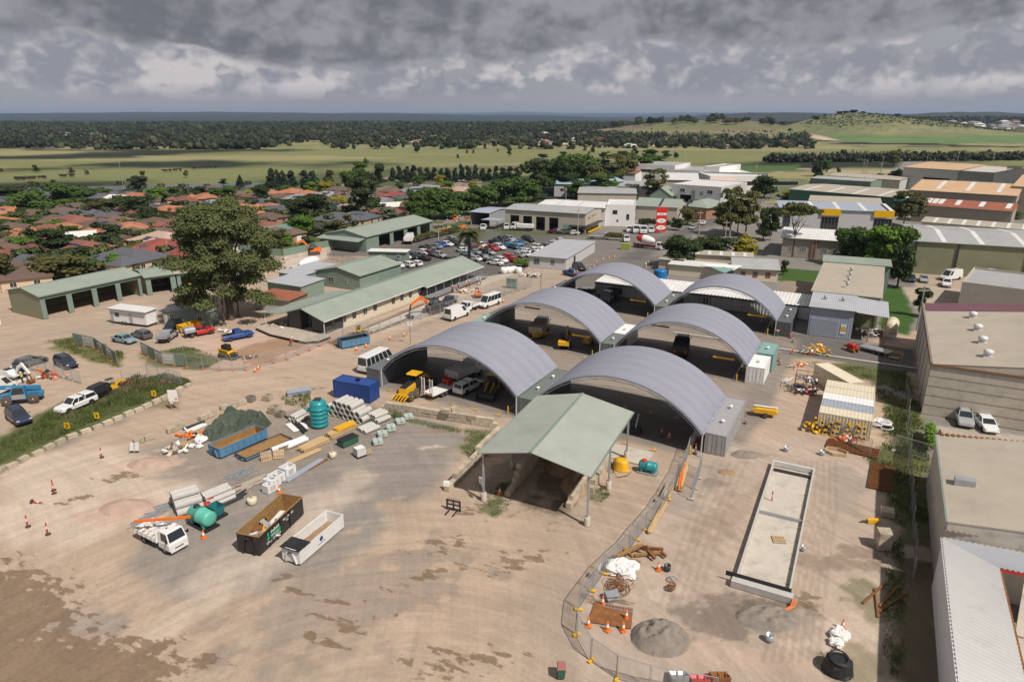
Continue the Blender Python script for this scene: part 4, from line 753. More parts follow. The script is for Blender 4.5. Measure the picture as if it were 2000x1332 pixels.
pbox('orange_roof_hall','tall hall with orange tan roof and dark blue bays','building',(1755,384),(1860,394),48,14,1.6,roof='gable',wm='pale_grey_wall',rm='orange_roof',bays=[(10,22,10),(26,40,10)])
pbox('skillion_hall','long hall with orange roof above a strip of rusty sheets','building',(1770,418),(1975,434),22,9.5,2.6,roof='mono',wm='brick_grey',rm='orange_roof',strips=([8,18,28,38,48],'white_roof',1.4),wm2='brick_grey')
rs=pbox('rusty_skillion','lower lean-to roof of rusty sheets with white skylights on grey brick wall','building',(1778,432),(1970,449),9,6.2,1.8,roof='mono',wm='brick_grey',rm='rust_roof',strips=([1.2,3.2,5.2,7.2,12.6,20,28,36],'white_roof',1.6))
pbox('sawtooth_hall','saw roofed tan hall at the right edge beyond the rusty roof','building',(1890,392),(2080,410),50,11,5,roof='gabley',wm='pale_grey_wall',rm='orange_roof'); pbox('sawtooth_hall','large tan gabled hall touching the right edge of the picture','building',(1965,425),(2150,440),40,12,3,roof='gable',wm='tilt_panel',rm='orange_roof')
pbox('cabin_row','low tan roof with white skylight dots behind the big grey warehouse','building',(1795,460),(1995,478),9,4.5,.6,roof='mono',wm='cream_wall',rm='tan_roof',strips=([3,7,11,15,19,23,27,31],'white_roof',.9),bays=[(2+i*4.6,5+i*4.6,3) for i in range(7)])
wh4,_,_=shed('grey_warehouse','big grey roofed warehouse behind the truck yard at right','building',(9.2,198),(62,203),30,8.,1.2,'gable','brick_grey','grey_roof',strips=([6,14,23,33,43],'white_roof',1.1),wm2='khaki_wall',doors=[('f',32,6,5,'bluegrey_cont')])
for x in (.4,9.5,24,28.6): B().box(x,x+.35,-.3,-.03,0,7.9).build('column',M['dark_steel'],wh4)
# near warehouses
w1,_,_=shed('brown_roof_warehouse','large grey concrete warehouse with tan roof, maroon far edge and four vents','building',(9.1,100),(51,100),34,7.0,2.5,'gabley','concrete','tan_roof',over=.05,gut='rust',strips=None)
wp=B()
for i in range(5): wp.box(.02,41.9,-.03,-.006,1.35*(i+1),1.35*(i+1)+.04)
wp.build('panel_joint',M['block_dark'],w1); B().box(0,41.95,-.2,-.03,6.98,7.12).build('trim',M['rust'],w1)
for i in range(6): B().box(-.05,-.003,.1+i*5.7,.2+i*5.7,0,6.95).build('panel_joint',M['block_dark'],w1)
B().box(-.12,.12,-.1,34.1,7.02,7.3).build('parapet_cap',M['block_dark'],w1)
b=B(); b.slab([(.3,28.6,7.18),(20.9,28.6,9.64),(20.9,34.2,9.64),(.3,34.2,7.18)],.04) ; 
mat('maroon',(.16,.07,.085),.6,0,.2,.3); b.build('maroon_strip',M['maroon'],w1,label='maroon stained roof strip')
for i,y in enumerate((4,10.5,17,24.5)):
    b=B(); b.lathe([(.4,-.3),(.4,.3),(.56,.36),(.6,.75),(.3,.92),(.02,.95)],14); b.box(-.5,.5,-.5,.5,-.5,.08); b.build('vent',M['steel_white'],w1,(6.4,y,7.95)); B().slab([(1,y-.2,7.14),(20.8,y-.2,9.5),(20.8,y,9.5),(1,y,7.14)],.03).build('roof_seam',M['tan_roof'],w1)
for i in range(4): B().slab([(14.5,13+i*1.6,8.86),(20,13+i*1.6,9.52),(20,14+i*1.6,9.52),(14.5,14+i*1.6,8.86)],.03).build('skylight',M['white_paint'],w1)
w2,_,_=shed('tan_roof_warehouse','tan roofed warehouse with square roof unit next to the two parked cars','building',(8.9,60.2),(38,60.2),18.2,6.0,1.8,'gabley','concrete','tan_roof',over=.05)
b=B(); b.corr((.2,18.0,6.12),(11,0,1.02),(0,.7,.0),.5,.12); b.build('ridge_tiles',M['rust'],w2); b=B(); b.box(-.8,.8,-.45,.45,-.3,.5); b.build('roof_unit',M['galv'],w2,(1.6,7.2,6.4))
for y in (4.5,12.5): B().slab([(.2,y,6.12),(14.4,y,7.86),(14.4,y+.25,7.86),(.2,y+.25,6.12)],.03).build('roof_seam',M['tan_roof'],w2)
w3=thing('white_carport','white ribbed L shaped carport roof with red gutter at the near right corner','carport',(8.6,29,0),0)
b=B(); b.corr((0,30.5,4.85) if 0 else (3.55,0,5.25),(0,30.4,0),(-3.55,0,-.35),.42,.07) if 0 else None
def ribroof(pts_lo,pts_hi,n,m_,nm_='roof_sheet'):
    """one corrugated roof plane between two edges, built of n sheets"""
    a0,a1=[Vector(p) for p in pts_lo]; c0,c1=[Vector(p) for p in pts_hi]
    for i in range(n):
        O=a0.lerp(a1,i/n);O1=a0.lerp(a1,(i+1)/n);V_=c0.lerp(c1,i/n)-O;V1=c0.lerp(c1,(i+1)/n)-O1; b=B(); k=max(1,round((O1-O).length/.42))
        vs=[];N=Vector((0,0,1))
        for j in range(k*2+1):
            t_=j/(k*2); h=N*(.13 if j%2 else 0); vs+=[O.lerp(O1,t_)+h,O.lerp(O1,t_)+V_.lerp(V1,t_)+h]
        b.add(vs,[(2*j,2*j+1,2*j+3,2*j+2) for j in range(k*2)]); b.build(nm_,M[m_],w3)
ribroof([(0,30.4,4.9),(0,0,4.9)],[(3.5,27,5.35),(3.5,0,5.35)],10,'roof_white_sheet'); ribroof([(0,30.42,4.9),(18,32.5,4.9)],[(3.5,27.02,5.35),(18,28.2,5.35)],6,'roof_grey_sheet')
ribroof([(.2,30.9,5.35),(18,33,5.35)],[(.2,32.1,5.0),(18,34.4,5.0)],5,'tan_roof')
B().beam((3.6,0,5.22),(3.6,27,5.22),.14,.2).build('gutter',M['rust'],w3); B().beam((3.6,27.06,5.22),(18,28.2,5.22),.14,.2).build('gutter',M['red'],w3); B().box(-.1,.06,0,30.4,4.78,4.9).build('barge',M['steel_white'],w3)
B().box(0.08,.2,0,30.4,0,4.75).build('wall',M['white_render'],w3)
b=B(); b.beam((5,24,2),(5.6,28,4.8),.5,.35); b.build('strut',M['concrete'],w3)
B().box(3.7,20,0,26.8,0,.05).build('courtyard_floor',M['concrete'],w3)
B().box(.6,.7,.3,5.,0,.0501).build('kerb',M['concrete'],w3)
# grey parapet buildings beyond the brown roofed warehouse
pbox('grey_factory','flat grey roofed factory with pale gabled end above the maroon roof','building',(1868,606),(2100,640),18,5.5,.3,roof='flat',wm='tilt_panel',rm='grey_roof',parapet=.5)
# ================================================================ TREES
def leafmat(name,c,rand=.18): return mat(name,c,.75,0,.22,.9,rand=rand,trans=.25,spec=.25)
LM={k:leafmat('leaf_'+k,c) for k,c in dict(dark=(0.046,0.072,0.023),green=(0.072,0.124,0.026),olive=(0.111,0.117,0.036),gum=(0.111,0.130,0.047),yellow=(.30,.27,.03),bright=(0.117,0.208,0.026),pine=(0.034,0.056,0.029),maroon=(0.078,0.039,0.033),grey=(0.143,0.163,0.111),autumn=(0.208,0.104,0.046)).items()}
mat('bark',(.12,.085,.06),.9,0,.3,3); mat('bark_pale',(.34,.28,.22),.9,0,.25,3); mat('twig',(.09,.07,.05),.9)
nrnd=np.random.RandomState(5)
def crown_mesh(seed,clumps,nleaf,ls,core=True,droop=0.):
    """clumps: (x,y,z,rx,rz) in a unit crown, base at z=0"""
    rs=np.random.RandomState(seed); V=[];Fc=[];o=0; vc=[]
    tot=sum(c[3]**2 for c in clumps)
    for (x,y,z,rx,rz) in clumps:
        n=int(nleaf*rx**2/tot); d=rs.normal(size=(n,3)); d/=np.linalg.norm(d,axis=1)[:,None]
        d[:,2]=np.where(d[:,2]<-.35,-d[:,2]*.7,d[:,2]); r=(1-.5*rs.rand(n)**1.3)[:,None]*(.8+.45*rs.rand(n))[:,None]
        P=np.array([x,y,z])+d*r*np.array([rx,rx,rz]); nn=d+rs.normal(size=(n,3))*.55; nn[:,2]+=.35; nn/=np.linalg.norm(nn,axis=1)[:,None]
        a=np.cross(nn,rs.normal(size=(n,3))); a/=np.linalg.norm(a,axis=1)[:,None]; b_=np.cross(nn,a); s=(ls*(.6+.8*rs.rand(n)))[:,None]
        if droop: b_[:,2]-=droop
        Q=np.stack([P-a*s*.5-b_*s*.3,P+a*s*.5-b_*s*.35,P+a*s*.35+b_*s*.7,P-a*s*.4+b_*s*.55],1); V.append(Q.reshape(-1,3)); Fc.append(np.arange(n*4).reshape(n,4)+o); o+=n*4
    V=np.concatenate(V).tolist(); Fc=[tuple(f) for f in np.concatenate(Fc).tolist()]
    if core:
        b=B()
        for (x,y,z,rx,rz) in clumps:
            k=.55; b.lathe([(rx*k*math.sin(PI*j/5)+.001,z-rz*k*math.cos(PI*j/5)) for j in range(6)],7,(x,y,0),0)
        Fc+=[tuple(i+len(V) for i in f) for f in b.f]; V+=b.v
    me=bpy.data.meshes.new('crown'); me.from_pydata(V,[],Fc); me.materials.append(LM['green']); return me
def clumps(seed,n,shape):
    r=random.Random(seed); out=[]
    for i in range(n):
        if shape=='round': a=r.uniform(0,2*PI); q=r.uniform(.05,.34); z=r.uniform(.16,.82); out.append((q*math.cos(a),q*math.sin(a),z,r.uniform(.12,.24),r.uniform(.11,.2)))
        elif shape=='gum': a=r.uniform(0,2*PI); z=r.uniform(.22,.86); q=.36*math.sin(PI*min(1,z*.8+.12))*r.uniform(.4,1.1); out.append((q*math.cos(a),q*math.sin(a),z,r.uniform(.1,.18),r.uniform(.07,.13)))
        elif shape=='cone': z=i/(n-1); w=.34*(1-z*.85)+.04; a=r.uniform(0,2*PI); out.append((.06*math.cos(a),.06*math.sin(a),.12+z*.76,w*.9,.16))
        elif shape=='pine': z=r.uniform(.1,.85); w=.28*(1-z*.6); a=r.uniform(0,2*PI); q=w*.6*r.random(); out.append((q*math.cos(a),q*math.sin(a),z,w*.62,.13+.08*r.random()))
        elif shape=='flat': a=r.uniform(0,2*PI); q=r.uniform(.08,.42); z=.72-.5*q*r.uniform(.5,1.4)+r.uniform(-.05,.1); out.append((q*math.cos(a),q*math.sin(a),z,r.uniform(.10,.16),r.uniform(.05,.09)))
    return out
CR={}
for sh,n,nl,ls in (('round',20,4200,.048),('gum',30,3600,.044),('cone',9,2200,.055),('pine',14,2400,.048),('flat',26,2600,.042)):
    for v in range(3): CR[sh,v]=crown_mesh(11*v+len(sh)*7,clumps(v*5+len(sh),n,sh),nl,ls,core=sh not in('flat',))
rg=random.Random(8); gc=[]
for i in range(120):
    z=rg.uniform(.1,.93); wz=.46*math.sin(PI*min(1,max(.06,(z+.12)/1.12)))**.7; a=rg.uniform(0,2*PI); q=wz*rg.uniform(.25,1.0); gc.append((q*math.cos(a),q*math.sin(a),z,rg.uniform(.06,.115),rg.uniform(.045,.085)))
_=clumps(4,64,'gum'); gc_=[(x*1.08,y*1.08,max(.1,z-.06*(i%3)),rx*.72,rz*.85) for i,(x,y,z,rx,rz) in enumerate(gc)]+[(.38*math.cos(a),.38*math.sin(a),.3+.06*(k%3),.1,.08) for k,a in enumerate([i*.7 for i in range(9)])]
BIGGUM=crown_mesh(99,gc,60000,.0135,core=False)
def trunk_mesh(seed,forks,spread,h0=.3,mt='bark',r0=.03):
    r=random.Random(seed); b=B(); top=(r.uniform(-.02,.02),r.uniform(-.02,.02),h0); b.tube((0,0,-.02),top,r0,8,0,r0*.75)
    for i in range(forks):
        a=2*PI*i/forks+r.uniform(-.4,.4); q=spread*r.uniform(.5,1); m_=(q*.45*math.cos(a),q*.45*math.sin(a),h0+.2+r.uniform(-.05,.08)); e=(q*math.cos(a),q*math.sin(a),r.uniform(.6,.85)); b.tube(top,m_,r0*.6,6,0,r0*.4); b.tube(m_,e,r0*.4,5,0,r0*.15)
        for k in range(2): f=(m_[0]+r.uniform(-.15,.15),m_[1]+r.uniform(-.15,.15),m_[2]+r.uniform(.12,.25)); b.tube(m_,f,r0*.3,4,0,r0*.1)
    return b.mesh('trunk',M[mt])
TR={('bark',v):trunk_mesh(v,4,.26) for v in range(2)}; TR['pale',0]=trunk_mesh(9,5,.3,.3,'bark_pale',.022); TR['slim',0]=trunk_mesh(12,5,.34,.42,'bark',.017)
trees={}
def tree(px,top,base,w,kind='round',leaf='green',desc=None,trunk=None,cat='tree',grp=None,loc=None,h=None,wm_=None,z0=0.):
    if loc is None:
        loc=G(px,base,z0); zc=None; lo,hi=1.,60.
        for _ in range(30):
            mid=(lo+hi)/2
            if PX((loc.x,loc.y,mid+z0))[1]>top: lo=mid
            else: hi=mid
        h=lo; d=(loc-Vector((0,0,CH))).length; wm_=w*d/F*1.04
    v=rnd.randrange(3); r=thing('tree','x',cat,loc,rnd.uniform(0,6.28))
    th={'round':.08,'gum':.2,'cone':.03,'pine':.03,'flat':.42,'big':.03}[kind]
    me=BIGGUM if kind=='big' else CR[kind,v]
    ext={'round':.95,'gum':.95,'cone':.72,'pine':.62,'flat':1.0,'big':.95}[kind]; zt={'round':.97,'gum':.97,'cone':1.0,'pine':1.0,'flat':.8,'big':.97}[kind]
    b0=h*th*(.5 if kind not in('flat','big') else .7); o=link('crown',me,r,(0,0,b0)); o.scale=(wm_/ext,wm_/ext,(h-b0)/zt); o.material_slots[0].link='OBJECT'; o.material_slots[0].material=LM[leaf]
    tk=('slim',0) if kind=='flat' else (('pale',0) if kind=='gum' and v else ('bark',v%2)); q=link('trunk',TR[tk],r); s=h*.95; q.scale=(min(s,wm_*1.3),min(s,wm_*1.3),s)
    key=desc or {'round':'round leafy','gum':'tall open crowned gum','cone':'dense cone shaped','pine':'dark upright casuarina','flat':'slender flat topped gum','big':'huge'}[kind]+' '+{'dark':'dark green','green':'green','olive':'olive green','gum':'grey green','yellow':'bright yellow','bright':'light green','pine':'blackish green','maroon':'maroon','grey':'silvery','autumn':'reddish brown'}[leaf]+' tree'
    trees.setdefault((key,grp),[]).append(r); return r
tree(452,392,624,188,'big','gum','huge spreading gum tree beside the green portable office')
for x_,m_ in ((-1.6,.62),(1.7,.7),(.6,.8)): q=link('trunk',TR['bark',1],trees[('huge spreading gum tree beside the green portable office',None)][0],(x_,x_*.5,0),x_*2); q.scale=(9*m_,9*m_,17*m_)
T='''103 443 500 76 r d|222 433 482 62 r d|281 447 480 46 r o|120 495 547 90 r o|155 482 512 46 r d|232 496 532 46 r b|285 492 520 36 r o|250 488 512 40 r d|75 480 508 36 r m|10 497 560 66 r o|32 415 440 42 r o|62 374 420 62 r g|18 362 386 50 r d|120 357 402 60 r g|146 361 396 52 r g|172 366 396 42 r g|205 369 388 32 r g|207 386 418 50 r o|110 391 402 20 r y|107 397 416 36 r d|75 422 446 40 r g|241 381 412 46 r d|272 384 426 64 r d|197 408 420 18 r b|232 408 424 34 r g|272 341 374 32 r p|308 366 396 40 r b|340 363 381 26 r g|392 364 384 26 r d|420 365 388 24 r g|446 361 392 32 r g|470 342 368 17 c p|488 372 389 20 r y|437 349 362 15 r g|326 419 441 32 r o|340 405 424 26 r o|366 402 426 42 r g|438 384 401 9 c p|450 380 402 9 c p|498 390 412 22 r d|532 328 373 30 p p|545 331 370 22 p p|556 333 371 22 p p|571 332 369 30 p p|597 331 372 32 p p|613 332 370 26 p p|645 331 366 30 p o|635 352 379 33 r y|610 352 380 30 r b|662 383 412 37 r y|585 385 428 52 r d|608 378 424 70 r d|638 388 418 50 r e|590 418 460 46 r b|655 428 462 56 r o|632 432 462 32 r e|512 360 396 28 r d|717 334 432 62 g d|707 310 362 36 r g|741 318 366 30 r d|685 329 376 36 r g|700 345 380 40 r d|757 402 434 46 r e|860 342 363 21 r y|875 351 380 24 r b|820 343 363 26 r g|782 357 378 20 r g|838 362 377 19 r d|925 353 372 22 r y|815 374 432 46 r g|838 370 428 52 r g|868 373 425 60 r g|905 376 420 52 r g|926 374 405 24 r a|945 362 410 50 r g|975 355 404 56 r g|1007 350 401 52 r g|1030 350 394 46 r g|1048 314 388 52 r d|1082 308 376 52 r g|1105 318 380 40 r d|1128 304 372 62 r g|1155 320 375 44 r o|1195 304 362 52 g o|1222 302 356 50 g o|1245 308 352 46 g g|1275 304 346 46 g g|1174 341 386 44 g g|1200 350 384 24 r b|1281 333 396 42 g o|1235 356 392 34 g e|1128 352 388 42 r g|1257 384 401 32 r o|1276 373 396 30 r g|1312 383 403 28 r g|1342 407 439 34 r o|1320 424 450 26 r d|1368 388 403 26 r g|1425 362 462 52 g o|1456 372 460 56 g o|1412 396 460 44 g o|1440 385 455 44 g o|1323 456 522 62 r d|1352 462 512 40 r d|1400 458 502 62 r d|1380 468 500 30 r d|1455 460 503 54 r y|1492 339 387 42 r d|1476 350 380 24 r d|1596 324 369 28 c d|1593 310 345 18 r d|1611 309 345 18 g g|1632 325 372 16 c d|1748 329 360 30 r d|1768 334 358 26 r d|1668 340 357 30 r g|1690 340 358 24 r g|1712 338 356 30 r g|1745 291 324 24 r o|1764 371 442 62 g o|1548 394 502 76 f o|1645 445 518 44 r g|1676 438 522 64 r g|1700 455 530 50 r g|1725 432 542 80 g b|1745 440 545 54 r g|1752 470 562 44 r d|1540 370 392 24 r y|1528 380 400 26 r d|1970 411 427 36 r g|2000 480 527 28 r g|1530 508 537 18 r d|1505 398 470 34 g d|1490 405 470 28 r d|1795 560 618 26 r d|8 420 442 30 r d|300 372 392 20 r g|560 362 380 26 r g|500 362 384 24 r g|720 440 462 24 r o|640 452 470 26 r d|540 448 485 40 r o|520 470 505 36 r d|560 452 480 28 r b|600 462 480 26 r d|700 447 468 30 r g|360 455 478 36 r d|180 505 532 34 r g|60 455 478 26 r d|420 402 424 24 r g|480 402 426 26 r d|350 378 396 24 r g|150 448 466 26 r g|200 462 486 26 r d|20 395 412 26 r g|780 388 412 26 r b|745 395 420 26 r e|690 400 424 26 r d|640 402 420 22 r g'''
KM={'r':'round','c':'cone','p':'pine','g':'gum','f':'flat'}; LMM={'d':'dark','g':'green','b':'bright','o':'olive','y':'yellow','m':'maroon','p':'pine','e':'grey','a':'autumn'}
for l in T.split('|'):
    a=l.split(); v=[float(k) for k in a[:4]]
    if 800<v[0]<1290 and v[3]>=40: v[3]*=1.25; v[1]-=5
    tree(*v,KM[a[4]],LMM[a[5]])
for i in range(19): 
    px=768+i*13.4; tree(px,323+rnd.uniform(-3,5),353+rnd.uniform(0,4),21+rnd.uniform(-3,5),'pine','pine',grp='casuarina windbreak behind the suburb',desc='dark casuarina in the windbreak row')
for i in range(11):
    px=1080+i*13+rnd.uniform(-3,3); tree(px,330+rnd.uniform(-8,8),362+rnd.uniform(0,8),20,'pine' if i%2 else 'round','dark',desc='dark tree of the belt behind the pale workshops')
# far standing trees in the paddocks and on the hills
for px,top,base,w,k,l in ((71,322,337,14,'r','d'),(140,327,340,13,'r','o'),(170,332,342,10,'r','o'),(279,333,345,12,'r','o'),(364,332,348,13,'g','o'),(3,328,336,8,'r','o'),(105,350,361,10,'r','o'),(788,279,290,10,'r','d'),(815,283,299,16,'r','d'),(868,278,290,12,'r','d'),(848,280,289,18,'r','d'),(905,278,290,18,'r','d'),(875,277,290,20,'r','d'),(965,275,288,14,'r','d'),(894,302,310,8,'r','d'),(912,290,300,6,'c','o'),(925,290,300,6,'c','o'),(995,289,305,12,'r','d'),(1040,277,290,14,'r','d'),(1058,280,291,16,'r','d'),(1092,277,289,14,'r','d'),(1120,280,291,16,'r','d'),(1143,284,296,12,'r','o'),(1158,286,300,12,'r','d'),(972,290,298,6,'r','o'),(990,270,280,8,'r','o'),(1060,300,310,26,'r','d'),(1100,296,310,18,'r','d'),(1150,294,309,10,'c','d'),(1180,296,309,28,'r','d'),(1215,294,308,26,'r','d'),(1240,288,306,20,'g','d'),(1270,290,308,36,'r','d'),(1300,294,310,24,'r','d'),(1320,297,310,14,'r','d')): tree(px,top,base,w*.8,KM[k],LMM[l],desc='lone dark tree standing in the far paddocks')
def hz(fn,X,Y): return float(fn(np.array([X]),np.array([Y]))[0])
for i in range(40):
    X=rnd.uniform(200,600); Y=rnd.choice([1440,1480,1520])+rnd.uniform(-40,40); p=V2(X,Y); z_=hz(lh,X,Y)
    if z_<6: continue
    tree(0,0,0,0,'gum','gum' if i%3 else 'dark',desc='scattered gum on the grazed hill crest',loc=Vector((p.x,p.y,z_-1)),h=rnd.uniform(12,18),wm_=rnd.uniform(13,20))
for i in range(12):
    X=rnd.uniform(580,860); Y=1380+rnd.uniform(-30,80); p=V2(X,Y); z_=hz(knollh,X,Y); tree(0,0,0,0,'round','pine' if X<700 else 'dark',desc='low dark tree along the knoll crest',loc=Vector((p.x,p.y,z_-2)),h=rnd.uniform(6,9),wm_=rnd.uniform(10,16))
for i in range(56):
    px=rnd.uniform(-20,700); py=rnd.uniform(372,500) if px<420 else rnd.uniform(366,452)
    if px>350 and px<560 and py>470: continue
    tree(px,py-rnd.uniform(9,20)*(py-300)/110,py+3,rnd.uniform(14,30)*(py-290)/110,'round',rnd.choice(['dark','green','green','bright','olive','dark','gum']),desc='small garden tree among the suburb roofs')
# palms
def palm(px,top,base,w,label,nf=44):
    loc=G(px,base); lo,hi=1,30
    for _ in range(25):
        mid=(lo+hi)/2
        if PX((loc.x,loc.y,mid))[1]>top: lo=mid
        else: hi=mid
    d=(loc-Vector((0,0,CH))).length; Rr=w*d/F/2; h=lo-Rr*.75; r=thing('palm_tree',label,'palm tree',loc); b=B(); b.lathe([(.5,0),(.42,.6),(.36,h*.5),(.4,h-.6),(.6,h-.1),(.3,h+.3)],10); b.build('trunk',M['bark'],r)
    ms=[]
    for v in range(3):
        b=B(); n=9; el=(1.15,.75,.2)[v]; pts=[]
        for i in range(n+1):
            t_=i/n; pts.append(Vector((Rr*t_*(1-.15*el*t_),0,Rr*(el*t_-(.95+.18*v)*t_*t_))))
        for i in range(n): b.tube(pts[i],pts[i+1],.03,3)
        for i in range(1,n+1):
            for s in(-1,1):
                for k in (0,.33,.66):
                    q=pts[i-1].lerp(pts[i],k+.3); L=Rr*.3*math.sin(PI*min(1,.2+i/n*.7)); dv=Vector((.5,s*.9,-.45)).normalized()*L; b.add([q,q+Vector((.075*Rr,0,0)),q+dv],[(0,1,2)])
        ms.append(b.mesh('frond',LM['olive']))
    for i in range(nf):
        v=i%3; o=link('frond',ms[v],r,(0,0,h),2.4*i); o.rotation_euler.x=rnd.uniform(-.1,.1)
palm(917,437,512,52,'tall date palm rising behind the car park cars',54); palm(680,414,448,24,'small palm between the grey roofed house and the depot shed',26); palm(1367,456,500,24,'small palm beside the dark round trees at the street',26)
# hedges and shrubs
mat('hedge_core',(.03,.05,.015),.9)
HM=crown_mesh(7,[(x*.12-.45,rnd.uniform(-.03,.03),.5,.16,.42) for x in range(8)],2200,.06)
def hedge(label,p,q,h,w,leaf,cat='hedge'):
    P=G(*p);Q=G(*q);d=Q-P; r=thing('hedge',label,cat,(P+Q)/2,math.atan2(d.y,d.x)); o=link('crown',HM,r); o.scale=(d.length*.93,w*2.6,h); o.material_slots[0].link='OBJECT'; o.material_slots[0].material=LM[leaf]
hedge('clipped reddish hedge between the parked trucks and the street gate',(1183,468),(1218,470),2.6,2,'olive'); hedge('long dark hedge below the green roofed hall',(1252,441),(1312,446),3,2,'dark'); hedge('shrubs along the car park edge near the portable office',(812,474),(850,463),2.4,2,'olive','shrubs'); hedge('shrubs along the car park edge near the palm',(850,464),(900,452),2.2,2,'olive','shrubs'); hedge('dense green bush line left of the white ribbed office',(1005,520),(1034,522),2.2,3,'bright','shrubs'); hedge('dark creeper mass on the warehouse fence',(1812,885),(1816,850),2.2,1.3,'bright','shrubs'); hedge('dark hedge along the depot boundary behind the green depot shed',(560,470),(652,446),2.5,3,'dark','shrubs')
n_={}
for (key,grp),L in trees.items():
    if len(L)==1: L[0]['label']=key; continue
    rank(L,key+', {n} from the left of its kind')
    for o in L: o['group']=grp or key.replace(' tree',' trees')+' of the district'
# ================================================================ SUBURB
RC=dict(o=(.38,.155,.08),t=(.22,.085,.06),b=(.13,.085,.065),g=(.24,.25,.27),d=(.085,.09,.105),w=(.62,.6,.56),r=(.24,.06,.045),p=(.42,.30,.24),n=(.12,.2,.15))
RN=dict(o='orange tiled',t='terracotta tiled',b='dark brown tiled',g='pale grey',d='slate grey',w='white sheet',r='deep red tiled',p='pinkish tan',n='green sheet')
RM={k:mat('roof_tile_'+k,c,.8,0,.14,2.,dirt=((c[0]*.6,c[1]*.6,c[2]*.6),.4,.5),rand=.12) for k,c in RC.items()}
mat('solar',(.012,.02,.05),.2,0,.1,spec=.8)
def house_proto(i,W,D,e=2.7,ri=2.2,wing=None,solar=0,gable=False):
    r=thing('house','x','house',(0,-500,0)); wb=B()
    def rf(b,x0,x1,y0,y1,z,zr,o=.55,hip=True):
        w,d=x1-x0,y1-y0; q=min(w,d)/2; c=[(x0-o,y0-o,z),(x1+o,y0-o,z),(x1+o,y1+o,z),(x0-o,y1+o,z)]; hq=q if hip else 0
        if w>=d: a,k=(x0+hq-(0 if hip else o),y0+d/2,zr),(x1-hq+(0 if hip else o),y0+d/2,zr); fs=[(c[0],c[1],k,a),(c[1],c[2],k),(c[2],c[3],a,k),(c[3],c[0],a)]
        else: a,k=(x0+w/2,y0+hq-(0 if hip else o),zr),(x0+w/2,y1-hq+(0 if hip else o),zr); fs=[(c[0],c[1],a),(c[1],c[2],k,a),(c[2],c[3],k),(c[3],c[0],a,k)]
        for f in fs: b.quad(*f)
        b.box(x0-o,x1+o,y0-o,y1+o,z-.18,z-.004)
    wb.box(-W/2,W/2,-D/2,D/2,0,e); rb=B(); rf(rb,-W/2,W/2,-D/2,D/2,e+.15,e+ri,hip=not gable)
    if wing: x0,x1,y0,y1=wing; wb.box(x0,x1,y0,y1+.3,0,e-.004); rf(rb,x0,x1,y0,y1+2.5,e+.14,e+ri*.8)
    rb.build('roof',RM['b'],r); wb.build('wall',M['brick_wall'],r)
    for s,z,w,h in ((-W*.3,.9,1.8,1.3),(W*.05,.2,1.,2.1),(W*.33,.9,2.,1.3)):
        if wing and wing[2]<-D/2 and wing[0]<s-W/2*0<wing[1]: continue
        window(r,'f',s,z,w,h,0,0,'glass','white_paint',D/2+.03)
    for s in (-D*.25,D*.2): window(r,'r',s,.9,1.6,1.3,W/2,0); 
    if wing: b=B(); b.box(-1.3,1.3,-.04,.0,0.02,2.2); [b.box(-1.3,1.3,-.05,-.041,.4*k,.4*k+.05) for k in range(1,6)]; b.build('garage_door',M['white_paint'],r,((wing[0]+wing[1])/2,wing[2]-.03,0))
    if solar:
        k=ri/(min(W,D)/2+.55)*.98
        for jx in range(4):
            for jy in range(2): x=-W*.15+jx*1.7; y=-D/2+1.+jy*1.25; z=e+.2+(y+D/2+.55)*k*.93; B().slab([(x,y,z),(x+1.6,y,z),(x+1.6,y+1.15,z+1.15*k),(x,y+1.15,z+1.15*k)],.05).build('solar_panel',M['solar'],r)
    B().box(-.3,.3,-.3,.3,0,.9).build('chimney',M['brick_wall'],r,(W*.2,D*.12,e+ri*.62)) if i%2 else None
    return r
HP=[house_proto(0,15,11,wing=(-7.5,-1.5,-8.5,-5.5)),house_proto(1,17,12,wing=(1,8.5,-9,-6),solar=1),house_proto(2,13,12),house_proto(3,19,10,ri=1.9,wing=(-9.5,-4,-8,-5)),house_proto(4,14,9,gable=True,ri=1.8),house_proto(5,20,15,ri=2.9,wing=(3,10,-11,-7),solar=1)]
used=set()
